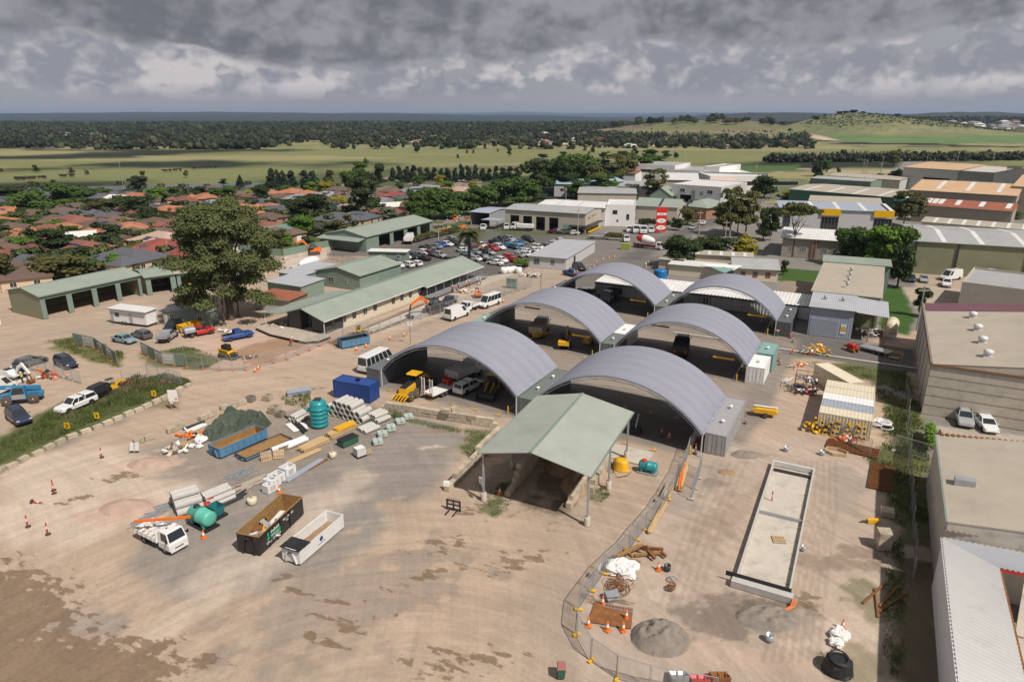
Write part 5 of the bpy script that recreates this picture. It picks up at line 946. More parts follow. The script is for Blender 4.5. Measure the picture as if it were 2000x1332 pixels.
HL='''15 384 d 2|15 404 o 1|155 396 b 3|192 378 d 2|232 380 w 4|268 376 o 3|288 384 b 0|360 383 t 3|338 401 o 3|308 398 d 4|415 364 b 1|425 388 g 4|472 399 o 0|492 412 o 0|150 411 d 3|100 421 b 0|142 424 t 5|182 431 b 1|252 435 o 1|178 446 o 2|142 451 w 4|15 436 b 0|55 446 o 3|10 453 o 0|30 462 b 1|62 476 t 4|160 470 t 1|262 445 b 0|300 446 b 1|330 447 b 2|318 457 p 5|312 473 r 5|358 474 r 5|250 490 d 5|45 520 b 1|527 369 o 3|570 368 o 2|588 380 g 1|530 397 o 3|518 416 b 0|552 400 d 4|640 374 g 0|632 383 t 2|660 374 b 0|680 384 b 1|665 364 b 4|760 366 b 2|780 375 r 3|812 365 g 1|842 361 g 4|868 367 o 0|900 365 p 0|765 394 w 4|762 405 t 0|662 419 d 5|700 414 d 1|512 432 t 0|530 446 b 1|545 438 n 4|0 425 o 0|-20 440 b 0|120 405 b 2|208 408 d 0|60 408 b 4|210 420 b 1|90 440 t 0|220 455 b 4|10 475 b 2|100 462 o 2|300 425 b 2|345 428 t 0|395 412 b 0|380 398 d 2|400 378 o 0|455 372 b 2|510 388 d 2|500 375 b 0|560 378 b 4|600 372 o 2|610 392 b 3|640 395 g 0|720 372 b 0|740 384 g 4|700 398 b 0|805 378 d 0|795 393 b 2|-30 400 b 0|130 436 o 0|0 510 b 0|-10 484 t 0|75 498 d 4|380 440 d 0|195 375 b 4|250 405 t 4|880 378 b 0|480 440 b 2|470 460 d 4'''
hs={}
for i,l in enumerate(HL.split('|')):
    a=l.split(); pr=HP[int(a[3])]; loc=G(float(a[0]),float(a[1]),4.2); loc.z=0; rz=R(28)+R(rnd.choice([-28,-28,62,20,-60]))+rnd.uniform(-.12,.12)
    first=int(a[3]) not in used; used.add(int(a[3]))
    if first: o=pr; o.location=loc; o.rotation_euler.z=rz
    else: o=dup(pr,loc,rz)
    o.scale=(.84,.84,.9); recolor(o,'roof',RM[a[2]]); recolor(o,'wall',M['brick_wall'] if rnd.random()<.4 else M['brick_pale' if rnd.random()<.6 else 'cream_wall'])
    hs.setdefault(a[2],[]).append(o)
for k,L in hs.items():
    rank(L,'suburban house with '+RN[k]+' roof, {n} from the left of those'); 
    for o in L: o['group']='suburban houses with %s roofs'%RN[k]
for i,p in enumerate(HP):
    if i not in used: [bpy.data.objects.remove(c) for c in p.children_recursive]; bpy.data.objects.remove(p)
# village houses beyond the paddocks and the estate below the ridge: too small to show their parts
vm=[B().box(-8,8,-5.5,5.5,0,3).mesh('wall',M['cream_wall'])]; b=B(); b.quad((-8.6,-6.1,3),(8.6,-6.1,3),(4,0,5.4),(-4,0,5.4)); b.quad((8.6,-6.1,3),(8.6,6.1,3),(4,0,5.4)); b.quad((8.6,6.1,3),(-8.6,6.1,3),(-4,0,5.4),(4,0,5.4)); b.quad((-8.6,6.1,3),(-8.6,-6.1,3),(-4,0,5.4)); vr=b.mesh('roof',RM['g'])
fh=[]
def farhouse(loc,rz,k,s=1.):
    r=thing('far_house','x','house',loc,rz,'small houses beyond the paddocks'); r.scale=(s,s,s); link('wall',vm[0],r); o=link('roof',vr,r); o.material_slots[0].link='OBJECT'; o.material_slots[0].material=RM[k]; fh.append(r); return r
for i in range(70):
    px=rnd.uniform(770,1330); py=rnd.uniform(262,284) if px<1150 else rnd.uniform(266,290); p=G(px,py); farhouse(p,rnd.uniform(0,3),rnd.choice('gwdobgwp'),rnd.uniform(.8,1.2))
for px,py in ((415,276),(575,270),(640,262),(130,265),(250,279),(520,275),(600,268),(1390,285),(1470,280),(1530,283),(1560,286),(1430,290)): farhouse(G(px,py),rnd.uniform(0,3),rnd.choice('goww'),1.2)
rank(fh,'small house beyond the paddocks, {n} from the left'); eh=[]; fh0=fh; fh=eh
for i in range(80):
    Y=rnd.uniform(1650,2300); X=Y*rnd.uniform(.575,.80); p=V2(X,Y,1.+rnd.uniform(0,5)+(Y-1650)*.018); farhouse(p,rnd.uniform(0,3),rnd.choice('gdwggdt'),rnd.uniform(1.1,1.6))['group']='grey and white roofed houses of the hillside estate'
rank(eh,'grey or white roofed house of the hillside estate, {n} from the left')
# ================================================================ FAR WOODS (read as one mass)
def woods(name,label,gen,n,mt,tri=1):
    t_=(1+5**.5)/2; iv=np.array([(-1,t_,0),(1,t_,0),(-1,-t_,0),(1,-t_,0),(0,-1,t_),(0,1,t_),(0,-1,-t_),(0,1,-t_),(t_,0,-1),(t_,0,1),(-t_,0,-1),(-t_,0,1)])/1.9
    fi=np.array([(0,11,5),(0,5,1),(0,1,7),(0,7,10),(0,10,11),(1,5,9),(5,11,4),(11,10,2),(10,7,6),(7,1,8),(3,9,4),(3,4,2),(3,2,6),(3,6,8),(3,8,9),(4,9,5),(2,4,11),(6,2,10),(8,6,7),(9,8,1)])
    rs=np.random.RandomState(n%1000); P,S=gen(rs,n); n=len(P); k=2
    Vs=[];Fs=[]
    for j in range(k):
        off=rs.normal(size=(n,3))*np.array([.5,.5,.3])*S[:,None]; s=S*rs.uniform(.3,.62,n)
        V=iv[None]*(1+rs.uniform(-.28,.28,(n,12,1)))*s[:,None,None]*np.array([1,1,.95])+(P+off+np.array([0,0,1])*S[:,None]*.5)[:,None]
        Vs.append(V.reshape(-1,3)); Fs.append((fi[None]+(np.arange(n)*12)[:,None,None]+j*n*12).reshape(-1,3))
    TU=16; dd=rs.normal(size=(n,TU,3)); dd/=np.linalg.norm(dd,axis=2)[...,None]; dd[...,2]=np.abs(dd[...,2])
    ct=(P+np.array([0,0,1])*S[:,None]*.55)[:,None]+dd*(S*1.0)[:,None,None]*np.array([.95,.95,.8]); tr=ct[:,:,None]+rs.normal(size=(n,TU,3,3))*(S*.16)[:,None,None,None]; Vs.append(tr.reshape(-1,3)); Fs.append(np.arange(n*TU*3).reshape(-1,3)+k*n*12)
    V=np.concatenate(Vs);Fc=np.concatenate(Fs); me=bpy.data.meshes.new(name); me.vertices.add(len(V)); me.vertices.foreach_set('co',V.ravel()); me.loops.add(Fc.size); me.loops.foreach_set('vertex_index',Fc.ravel().astype(np.int32)); me.polygons.add(len(Fc)); me.polygons.foreach_set('loop_start',np.arange(0,Fc.size,3,dtype=np.int32)); me.update(); me.materials.append(mt)
    tn=np.array([(.04,.052,.03),(.03,.042,.026),(.065,.072,.038),(.075,.072,.048)])[rs.choice(4,n,p=[.4,.35,.15,.1])]*rs.uniform(.7,1.3,(n,1)); setcol(me,'soil',np.concatenate([np.repeat(tn,12,0)]*k+[np.repeat(tn,3*TU,0)]))
    tag(link(name,me),label,'woodland',kind='stuff')
wmat=mat('woods_leaf','soil',.95,0,.3,.02,spec=.1)
def g1(rs,n):
    u=rs.rand(n*4); Y=480+(2500-480)*u**1.25; X=rs.uniform(-.86,.86,n*4)*Y; far=fbm(X/260,Y/190,11); big=fbm(X/90,Y/45,51)
    w=sstep(far+.22*sstep(Y,900,2500)-.05*(Y<900)+.35*(big-.5),.5,.6)
    left=(X<-.06*Y)&(Y>830); w=np.where(left,np.maximum(w,sstep(big+.1*(Y>1500),.49,.56)),w)
    w=np.where((X>-.3*Y)&(X<.3*Y)&(Y>900),np.maximum(w,.8*sstep(big,.5,.58)),w); w=np.where((Y>1650)&(X<.2*Y),np.maximum(w,.35+.65*sstep(big,.38,.5)),w)
    w=np.where((X>.22*Y)&(Y>820)&(Y<1900),w*.04,w); w=np.where((X>-.26*Y)&(X<.42*Y)&(Y>830)&(Y<1400),np.maximum(w*.5,.11+.3*(fbm(X/40,Y/40,61)>.56)),w); w=np.where((Y<820),w*.0,w); w=np.where((X>.42*Y)&(Y<2300),0,w)
    w=w*(1-.93*sstep(fbm(X/170,Y/55,71),.53,.57));
    keep=rs.rand(n*4)<w; X,Y=X[keep][:n],Y[keep][:n]; A=R(28); P=np.stack([X*math.cos(A)-Y*math.sin(A),X*math.sin(A)+Y*math.cos(A),0*X],-1); return P,rs.uniform(4.5,9,len(X))*(1+.5*sstep(Y,1200,2500))
woods('far_woods','dark far woodland beyond the green paddocks, left and centre',g1,15000,wmat)
def g4(rs,n):
    s=np.linspace(0,1,n); X=(1475+s*490-1000)/F; Y=600+rs.uniform(-9,9,n)+30*s; X=X*Y*1.02; A=R(28); return np.stack([X*math.cos(A)-Y*math.sin(A),X*math.sin(A)+Y*math.cos(A),2.5*rs.rand(n)],-1),rs.uniform(2.6,4.6,n)
woods('windbreak','dark windbreak of trees below the grassy knoll',g4,420,wmat)
def g2(rs,n):
    X=rs.uniform(620,3000,n); Y=rs.uniform(2400,3600,n); m_=(X>.45*Y); X,Y=X[m_],Y[m_]; A=R(28); return np.stack([X*math.cos(A)-Y*math.sin(A),X*math.sin(A)+Y*math.cos(A),8+0*X],-1),rs.uniform(10,18,len(X))
woods('ridge_woods','dark woodland behind the hillside estate at right',g2,2500,wmat)
def g3(rs,n):
    X=rs.uniform(560,900,n);Y=rs.uniform(1230,1400,n); z_=knollh(X,Y); m_=(z_>9)&(rs.rand(n)<.8); X,Y,z_=X[m_],Y[m_],z_[m_]; A=R(28); return np.stack([X*math.cos(A)-Y*math.sin(A),X*math.sin(A)+Y*math.cos(A),z_-.8],-1),rs.uniform(1.,2.3,len(X))
woods('knoll_scrub','patchy grey green scrub over the top of the grassy knoll',g3,2200,wmat)
# garden shrubs and hedges of the suburb: nobody could count them
sm_=crown_mesh(31,clumps(3,7,'round'),230,.13,core=False); sv=np.array([v.co[:] for v in sm_.vertices]); nv=len(sv)
rs=np.random.RandomState(12); Q=[]
while len(Q)<470:
    px=rs.uniform(-40,720); py=rs.uniform(366,535)
    if (px>330 and py>470) or (px>560 and py>455) or (px<110 and py>525): continue
    Q.append(G(px,py))
P=np.array([q[:] for q in Q]); S=rs.uniform(2.8,7.,len(Q))*(.6+.4*rs.rand(len(Q)))
V=(sv[None]*S[:,None,None]*np.array([1.1,1.1,.85])+P[:,None]).reshape(-1,3); Fc=np.arange(len(V)).reshape(-1,4); me=bpy.data.meshes.new('garden_shrubs'); me.vertices.add(len(V)); me.vertices.foreach_set('co',V.ravel()); me.loops.add(len(V)); me.loops.foreach_set('vertex_index',np.arange(len(V),dtype=np.int32)); me.polygons.add(len(Fc)); me.polygons.foreach_set('loop_start',np.arange(0,len(V),4,dtype=np.int32)); me.update()
cl=np.array([(.05,.075,.025),(.075,.12,.03),(.11,.115,.04),(.15,.16,.04)])[rs.choice(4,len(Q),p=[.4,.35,.17,.08])]; setcol(me,'soil',np.repeat(cl,nv,0)); me.materials.append(mat('shrub_leaf','soil',.8,0,.25,.5,trans=.2)); tag(link('garden_shrubs',me),'garden shrubs and hedges between the suburb houses','shrubs',kind='stuff')
# cattle in the paddock
cm=mat('cattle_hide',(.03,.022,.018),.8)
def cow():
    r=thing('cow','x','cow',(0,-500,0)); b=B(); ring=lambda x,w,z0,z1:[(x,w*math.cos(a),(z0+z1)/2+(z1-z0)/2*math.sin(a)) for a in [2*PI*i/8 for i in range(8)]]
    b.loft([ring(-1.05,.16,.85,1.25),ring(-.9,.32,.6,1.4),ring(-.3,.38,.5,1.4),ring(.4,.36,.5,1.42),ring(.8,.26,.7,1.45),ring(1.15,.14,.95,1.5),ring(1.35,.16,1.0,1.45),ring(1.7,.08,.95,1.15)],0,True)
    for x in(-.75,.6):
        for y in(-.22,.22): b.tube((x,y,.8),(x+.04,y,.4),.11,6,0,.06); b.tube((x+.04,y,.4),(x,y,0),.06,6,0,.05)
    b.tube((-1.05,0,1.3),(-1.2,0,.6),.03,4); b.tube((1.3,.1,1.4),(1.28,.3,1.45),.05,4); b.tube((1.3,-.1,1.4),(1.28,-.3,1.45),.05,4); b.build('body',cm,r); return r
cw=cow(); cows=[]
for i,(px,py) in enumerate([(32,352),(36,352.5),(40,352),(45,352),(48,351.5),(52,352),(60,351),(64,351),(67,350.5),(80,350),(88,350),(121,347),(128,347),(138,346),(143,346),(323,337),(333,336.5),(343,335.5),(353,335),(380,332),(391,331),(403,330),(412,329.5),(421,329)]):
    o=cw if i==0 else dup(cw,(0,0,0)); o.location=G(px,py); o.rotation_euler.z=rnd.uniform(0,6); o.scale=(1.5,)*3; cows.append(o)
rank(cows,'dark cow grazing in the river paddock, {n} from the left')
for o in cows: o['group']='cattle in the river paddock'
# ================================================================ VEHICLES
PC=dict(white=(.72,.72,.71),silver=(.42,.43,.44),black=(.012,.013,.015),grey=(.13,.135,.14),navy=(.02,.03,.06),blue=(.012,.07,.30),sky=(.04,.22,.48),ice=(.25,.36,.42),red=(.50,.02,.015),maroon=(.14,.015,.03),orange=(.6,.2,.02),purple=(.06,.05,.16),teal=(.03,.12,.16),cream=(.66,.6,.48))
PM={k:mat('paint_'+k,c,.28,.25 if k in('silver','grey','ice') else 0,.04,spec=.5,coat=.5) for k,c in PC.items()}
mat('lamp_clear',(.6,.6,.58),.2); mat('lamp_red',(.45,.02,.01),.3); mat('rim',(.38,.38,.39),.35,.6,.1); mat('plate',(.7,.6,.1),.5); mat('grille',(.03,.03,.032),.4)
def ring_(x,zb,zt,w,k=.86): return [(x,-w*k,zb),(x,-w,zb+.1),(x,-w,zt-.13),(x,-w*.9,zt),(x,w*.9,zt),(x,w,zt-.13),(x,w,zb+.1),(x,w*k,zb)]
def wheel_m(r,w):
    k=('wh',r,w)
    if k not in WC:
        b=B(); b.lathe([(r*.62,-w/2),(r*.93,-w/2),(r,-w/2+.03),(r,w/2-.03),(r*.93,w/2),(r*.62,w/2)],18,ax='y'); c=B(); c.lathe([(r*.12,-w/2-.01),(r*.60,-w/2+.02),(r*.64,0),(r*.60,w/2-.02),(r*.12,w/2+.01)],14,ax='y')
        for i in range(5):
            a=2*PI*i/5
            for s in(-1,1): c.beam((.1*r*math.cos(a),s*(w/2),.1*r*math.sin(a)),(.6*r*math.cos(a),s*(w/2-.005),.6*r*math.sin(a)),.06*r*2,.02,0)
        WC[k]=(b.mesh('wheel',M['rubber']),c.mesh('rim',M['rim']))
    return WC[k]
def wheels(r,pts,R_=.33,w=.22):
    a,c=wheel_m(R_,w)
    for x,y in pts: o=link('wheel',a,r,(x,y,R_)); link('rim',c,o)
def cabin(b,r,xb0,xt0,xt1,xb1,zb,zt,w,w2,mi=0,npan=2,glass='glass',panel=0.):
    V=[(xb0,-w,zb),(xb1,-w,zb),(xb1,w,zb),(xb0,w,zb),(xt0,-w2,zt),(xt1,-w2,zt),(xt1,w2,zt),(xt0,w2,zt)]
    m_=.04; zr=zt+.035; b.add(V,[(0,1,5,4),(1,2,6,5),(2,3,7,6),(3,0,4,7)],mi); b.loft([[(xt0-.02,-w2,zt-.01),(xt1+.02,-w2,zt-.01),(xt1+.02,w2,zt-.01),(xt0-.02,w2,zt-.01)],[(xt0+.12,-w2*.86,zr),(xt1-.12,-w2*.86,zr),(xt1-.12,w2*.86,zr),(xt0+.12,w2*.86,zr)]],mi,False)
    def q(P,u0,u1,v0,v1,off):
        a,c,d,e=[Vector(p) for p in P]; f=lambda u,v:(a.lerp(c,u)).lerp(e.lerp(d,u),v)+off
        return [f(u0,v0),f(u1,v0),f(u1,v1),f(u0,v1)]
    ws=B(); ws.quad(*q((V[1],V[2],V[6],V[5]),.06,.94,.08,.92,Vector((.012,0,.006)))); ws.build('windscreen',M[glass],r)
    rw=B(); rw.quad(*q((V[3],V[0],V[4],V[7]),.08,.92,.15,.9,Vector((-.012,0,.006)))); rw.build('rear_window',M[glass],r)
    for s,(P) in ((-1,(V[0],V[1],V[5],V[4])),(1,(V[2],V[3],V[7],V[6]))):
        sw=B(); mg=.035 if npan<4 else .01
        for i in range(npan):
            u0=panel+(1-panel)*(i/npan)+mg; u1=panel+(1-panel)*((i+1)/npan)-mg
            if s==1: u0,u1=1-u1,1-u0
            sw.quad(*q(P,u0,u1,.12,.88,Vector((0,s*.014,.004))))
        sw.build('side_window',M[glass],r)
def lights(r,xf,xr,w,zf,zr):
    for s in(-1,1):
        B().box(xf-.06,xf+.025,-.17,.17,-.07,.07).build('headlight',M['lamp_clear'],r,(0,s*w*.74,zf)); B().box(xr-.02,xr+.06,-.12,.12,-.12,.12).build('tail_light',M['lamp_red'],r,(0,s*w*.8,zr))
    B().box(xf-.03,xf+.035,-w*.45,w*.45,-.08,.08).build('grille',M['grille'],r,(0,0,zf-.12))
def arch(b,pts,R_,w): 
    for x,y in pts: s=1 if y>0 else -1; b.lathe([(R_*1.16,w*s*.93),(R_*1.16,w*s*1.006),(.02,w*s*1.006)] if s>0 else [(R_*1.16,-w*.93),(R_*1.16,-w*1.006),(.02,-w*1.006)],14,(x,0,R_+.02),1,'y',False)
def make(kind):
    r=thing(kind if kind not in('sedan','hatch','suv','wagon') else 'car','x','car'); b=B(); M0=[PM['white'],M['black']]
    if kind in('sedan','hatch','suv','wagon'):
        L,H,w,zc=dict(sedan=(4.8,1.44,.92,.9),hatch=(4.2,1.5,.88,.93),suv=(4.8,1.76,.95,1.08),wagon=(4.75,1.55,.9,.93))[kind]; h=L/2; Rw=.33 if kind!='suv' else .38; g=.2 if kind!='suv' else .26
        b.loft([ring_(-h,g+.2,zc-.12,w*.86),ring_(-h+.12,g+.05,zc-.02,w*.95),ring_(-h+.7,g,zc+.02,w),ring_(.9,g,zc,w),ring_(h-.7,g,zc-.12,w),ring_(h-.15,g+.05,zc-.25,w*.93),ring_(h,g+.15,zc-.42,w*.8)],0,False)
        wp=[(-h+.85,-w+.14),(-h+.85,w-.14),(h-.9,-w+.14),(h-.9,w-.14)]; arch(b,wp,Rw,w)
        c=dict(sedan=(-h+.65,-h+1.35,.3,1.15),hatch=(-h+.1,-h+.5,.25,1.05),suv=(-h+.1,-h+.4,.35,1.1),wagon=(-h+.1,-h+.6,.3,1.1))[kind]
        cabin(b,r,c[0],c[1],c[2],c[3],zc-.02,H-.03,w*.93,w*.74,0,2 if kind=='sedan' else 3); wheels(r,wp,Rw,.2); lights(r,h-.1,-h+.04,w,zc-.27,zc-.12)
        if kind=='suv': 
            for s in(-1,1): b.beam((-1.8,s*.62,H+.06),(.3,s*.62,H+.06),.05,.05,1)
        for s in(-1,1): b.ob((.95,s*(w+.08),zc+.08),(.12,.16,.11),0,0)
        cat='car'
    elif kind.startswith('ute'):
        L,H,w,zc=5.3,1.78,.94,1.08; h=L/2; Rw=.39; g=.36; back=-h if kind in('ute','ute_canopy') else -.75
        b.loft([ring_(back,g+.05,zc,w*.97),ring_(back+.1,g,zc,w),ring_(1.0,g,zc,w),ring_(h-.5,g,zc-.08,w),ring_(h-.1,g+.05,zc-.2,w*.93),ring_(h,g+.1,zc-.38,w*.84)],0,False)
        wp=[(-h+1.05,-w+.13),(-h+1.05,w-.13),(h-.95,-w+.13),(h-.95,w-.13)]
        x0=-.8 if kind!='ute_single' else .0; x0=-.8
        cabin(b,r,x0,x0+.12,.45,1.25,zc-.02,H-.03,w*.92,w*.76,0,2); lights(r,h-.08,-h+.05,w,zc-.24,zc-.2)
        if kind=='ute': b.box(-h+.12,-1.0,-w+.12,w-.12,zc+.001,zc+.006,1); 
        if kind=='ute': arch(b,wp,Rw,w)
        elif kind=='ute_canopy':
            arch(b,wp,Rw,w); cabin(b,r,-h+.05,-h+.3,-.98,-.9,zc-.01,H-.05,w*.92,w*.78,0,1)
        elif kind=='ute_tray':
            arch(b,wp[2:],Rw,w); t=B(); t.box(-h-.1,-.9,-.95,.95,.92,1.0); 
            for y in(-.95,.91): t.box(-h-.1,-.9,y,y+.04,1.0,1.3)
            t.box(-h-.1,-h-.06,-.91,.91,1.0,1.3); t.box(-.98,-.92,-.85,.85,1.0,1.75); t.build('tray',M['galv'],r); B().box(-h,-.8,-.4,.4,.5,.9).build('chassis',M['black'],r)
        elif kind=='ute_box':
            arch(b,wp[2:],Rw,w); t=B(); t.loft([[(-h-.1,-.93,.95),(-.9,-.93,.95),(-.9,.93,.95),(-h-.1,.93,.95)],[(-h-.1,-.93,1.45),(-.9,-.93,1.45),(-.9,.93,1.45),(-h-.1,.93,1.45)],[(-h,-.55,1.8),(-.9,-.55,1.8),(-.9,.55,1.8),(-h,.55,1.8)]]); t.build('toolbox_body',M['galv'],r); B().box(-h,-.8,-.4,.4,.5,.94).build('chassis',M['black'],r)
        wheels(r,wp,Rw,.24); 
        for s in(-1,1): b.ob((1.0,s*(w+.1),zc+.1),(.12,.2,.15),0,1)
        cat='ute'
    elif kind in('van','minibus','coach'):
        L,H,w={'van':(5.9,2.5,1.0),'minibus':(5.9,2.55,1.0),'coach':(7.4,2.75,1.04)}[kind]; h=L/2; g=.28; zc=1.15
        b.loft([ring_(-h,g+.1,zc,w*.95),ring_(-h+.08,g,zc,w),ring_(h-1.3,g,zc,w),ring_(h-.25,g+.02,zc-.1,w*.96),ring_(h,g+.08,zc-.4,w*.86)],0,False)
        wp=[(-h+1.1,-w+.13),(-h+1.1,w-.13),(h-.95,-w+.13),(h-.95,w-.13)]; arch(b,wp,.36,w)
        n={'van':1,'minibus':4,'coach':6}[kind]; cabin(b,r,-h+.03,-h+.16,h-1.75,h-.75,zc-.02,H-.06,w*.97,w*.84,0,n if n>1 else 1,panel=.0 if n>1 else .74)
        wheels(r,wp,.36,.24); lights(r,h-.08,-h+.02,w,zc-.32,zc-.1); b.box(-h-.06,-h+.05,-w*.95,w*.95,g-.02,g+.2,1); b.box(h-.15,h+.05,-w*.8,w*.8,g-.02,g+.2,1)
        if kind=='minibus': [b.ob((x,0,H+.03),(.9,1.1,.12),0,0) for x in(-1.4,0.1)]
        cat='van' if kind=='van' else 'minibus'
    r['category']=cat; b.build('body',M0,r); return r
def truck(label,kind,px,py,dx,dy,col='white',tray='white_paint',L=6.,name='truck',grp=None,z=0):
    """cab over truck: kind tip | flat | cab | big"""
    r=thing(name,label,'truck',G(px,py,z)); p2=G(px+dx,py+dy,z); r.rotation_euler.z=math.atan2(p2.y-r.location.y,p2.x-r.location.x)
    s=1.25 if kind=='big' else 1.; w=.95*s; h=L/2; f=h; H=2.15*s; b=B()
    b.loft([ring_(f-1.65*s,.45*s,1.25*s,w),ring_(f-.1,.4*s,1.25*s,w),ring_(f,.42*s,1.1*s,w*.95)],0,False); cabin(b,r,f-1.65*s,f-1.6*s,f-.45*s,f-.08,1.23*s,H,w*.96,w*.84,0,1,panel=.25); b.box(f-.05,f+.05,-w*.9,w*.9,.32*s,.58*s,0)
    b.build('cab',[PM[col],M['black']],r); lights(r,f,-h,w,.72*s,.75*s)
    B().box(-h,f-1.,-.42,.42,.5*s,.78*s).build('chassis',M['black'],r); Rw=.38*s
    wp=[(f-.85*s,-w+.14),(f-.85*s,w-.14)]+[(x,y) for x in ((-h+1.2,) if kind!='big' else (-h+1.2,-h+2.4)) for y in(-w+.16,w-.16)]; wheels(r,wp,Rw,.26*s)
    for s_ in(-1,1): B().ob((f-.12,s_*(w+.14),1.6*s),(.1,.12,.34)).build('mirror',M['black'],r)
    x1=f-1.85*s
    if kind in('tip','flat','big'):
        t=B(); z0=.85*s; hh={'tip':.45,'flat':.06,'big':1.15}[kind]; W_=1.02*s
        t.box(-h-.05,x1,-W_,W_,z0,z0+.08)
        if hh>.1:
            for y in(-W_,W_-.05): t.box(-h-.05,x1,y,y+.05,z0+.08,z0+hh)
            t.box(-h-.05,-h,-W_+.05,W_-.05,z0+.08,z0+hh); t.box(x1-.06,x1,-W_+.05,W_-.05,z0+.08,z0+hh+.45)
            for i in range(5): t.box(-h+.1+i*(x1+h)/5,-h+.18+i*(x1+h)/5,-W_-.03,W_+.03,z0,z0+hh)
        t.build('tray',M[tray],r)
        if kind=='big': B().box(-h-.07,-h-.05,-W_*.8,-W_*.55,z0+.15,z0+.45).build('reflector',M['orange'],r); B().box(-h-.07,-h-.05,W_*.55,W_*.8,z0+.15,z0+.45).build('reflector',M['orange'],r)
    return r
PROTO={}; placed={}
def car(kind,col,px,py,dx,dy,label=None,grp=None,sc_=1.,z=0):
    loc=G(px,py,z); p2=G(px+dx,py+dy,z); rz=math.atan2(p2.y-loc.y,p2.x-loc.x)
    if kind not in PROTO: PROTO[kind]=make(kind); o=PROTO[kind]; o.location=loc; o.rotation_euler.z=rz
    else:
        o=dup(PROTO[kind],loc,rz)
        if 'group' in o: del o['group']
    recolor(o,'body',PM[col]); o['label']=label or 'x'
    if label is None: placed.setdefault((kind,col),[]).append(o); o['group']=grp or 'cars in the staff car park'
    elif grp: o['group']=grp
    return o
car('sedan','ice',244,668,25,5,'ice blue sedan parked in the fenced compound'); car('wagon','grey',277,659,-20,-6,'grey hatchback wagon behind the ice blue sedan'); car('suv','black',338,645,-12,7,'black four wheel drive beside the yellow skip'); car('ute_box','silver',329,663,12,-9,'silver ute with toolbox body seen from behind'); car('ute_box','red',391,654,25,-5,'red ute with grey toolbox body'); car('ute','blue',466,661,25,-5,'blue dual cab ute on the pink fill')
car('van','white',893,620,30,-11,'white delivery van with dark rear window by the fence'); car('minibus','white',956,597,-25,9,'white minibus with dark side windows by the fence'); car('ute_tray','navy',877,594,-15,8,'dark ute with grey tray beside the orange excavator'); car('coach','white',737,716,30,-15,'white coach parked beside the nearest left shelter')
truck('small white tip truck parked between the van and the minibus','tip',918,606,-20,8,'white','white_paint',4.6)
car('ute_canopy','white',916,762,24,-12,'white ute with canopy under the edge of the nearest left shelter'); truck('white tipper truck with orange reflectors under the nearest left shelter','big',910,738,30,-14,'white','white_paint',6.6)
car('suv','navy',38,822,16,12,'dark four wheel drive below the blue telehandler'); car('ute_canopy','white',150,797,-22,9,'white ute with canopy behind the grass bank'); car('suv','black',186,778,-20,9,'black car behind the grass bank next to the white ute'); car('suv','navy',130,715,22,9,'dark blue car behind the fence near the orange barriers'); car('wagon','grey',62,712,20,-6,'dark car partly hidden by the orange barriers'); car('van','white',-6,770,20,-9,'white van cut by the left edge behind the telehandler')
car('suv','silver',1881,824,6,17,'silver four wheel drive parked beside the concrete wall'); car('sedan','white',1924,834,11,13,'white coupe with dark roof parked beside the silver four wheel drive')
car('suv','black',1131,527,22,8,'black four wheel drive in front of the white ribbed office'); car('ute','blue',1118,539,22,5,'dark blue ute next to the white ribbed office')
car('sedan','navy',1779,548,1,8,'dark sedan in the yard beyond the maroon roof'); car('sedan','silver',1804,549,1,8,'silver sedan in the yard beyond the maroon roof'); car('van','white',1856,546,-22,3,'white van crossing the yard beyond the maroon roof'); car('ute','white',1848,558,-1,8,'white ute below the crossing van')
truck('white truck with dark load parked on the far right street','big',1950,545,-22,3,'white','dark_steel',9)
car('sedan','white',1373,438,4,-3,'white car on the street right of the pylon sign'); car('sedan','silver',1353,447,-6,4,'silver car on the street kerb'); car('suv','grey',1257,438,8,2,'grey four wheel drive behind the row of parked trucks')
for i,(x,y,k,h_) in enumerate(((1228,452,'tip',1),(1242,454,'big',1),(1256,455,'big',1),(1271,453,'tip',1))): truck('white truck facing the street, %s from the left of the parked four'%ordn(i+1),k,x,y,3,9,'white','white_paint',6,grp='x')
truck('white tipper truck standing before the concrete workshop bays','big',1020,450,-22,-1,'white','white_paint',8); truck('white truck right of the palm crown','cab',990,447,-3,8,'white','white_paint',5); truck('white truck beside the open grey shelter','cab',928,424,1,8,'white','white_paint',6); truck('white truck with tray left of the concrete workshop','tip',945,448,-5,8,'white','white_paint',6); truck('white flatbed truck left of the clipped hedge','flat',1170,467,22,1,'white','galv',7); truck('white truck cab showing right of the clipped hedge','cab',1222,471,4,5,'white','white_paint',5)
car('ute_tray','maroon',1084,456,-14,-1,'maroon ute before the concrete workshop'); car('ute','grey',1101,457,-14,-1,'grey ute before the concrete workshop'); car('sedan','white',1118,458,-14,-1,'white car at the corner of the concrete workshop')
car('wagon','silver',629,485,14,2,'silver wagon on the grass by the depot wall'); car('ute_tray','white',673,478,16,2,'white tray ute in front of the depot lean-to'); truck('white box truck under the depot lean-to','tip',704,477,12,3,'white','white_paint',5)
truck('white truck seen from behind beside the portable office','big',800,474,10,-12,'white','white_paint',7)
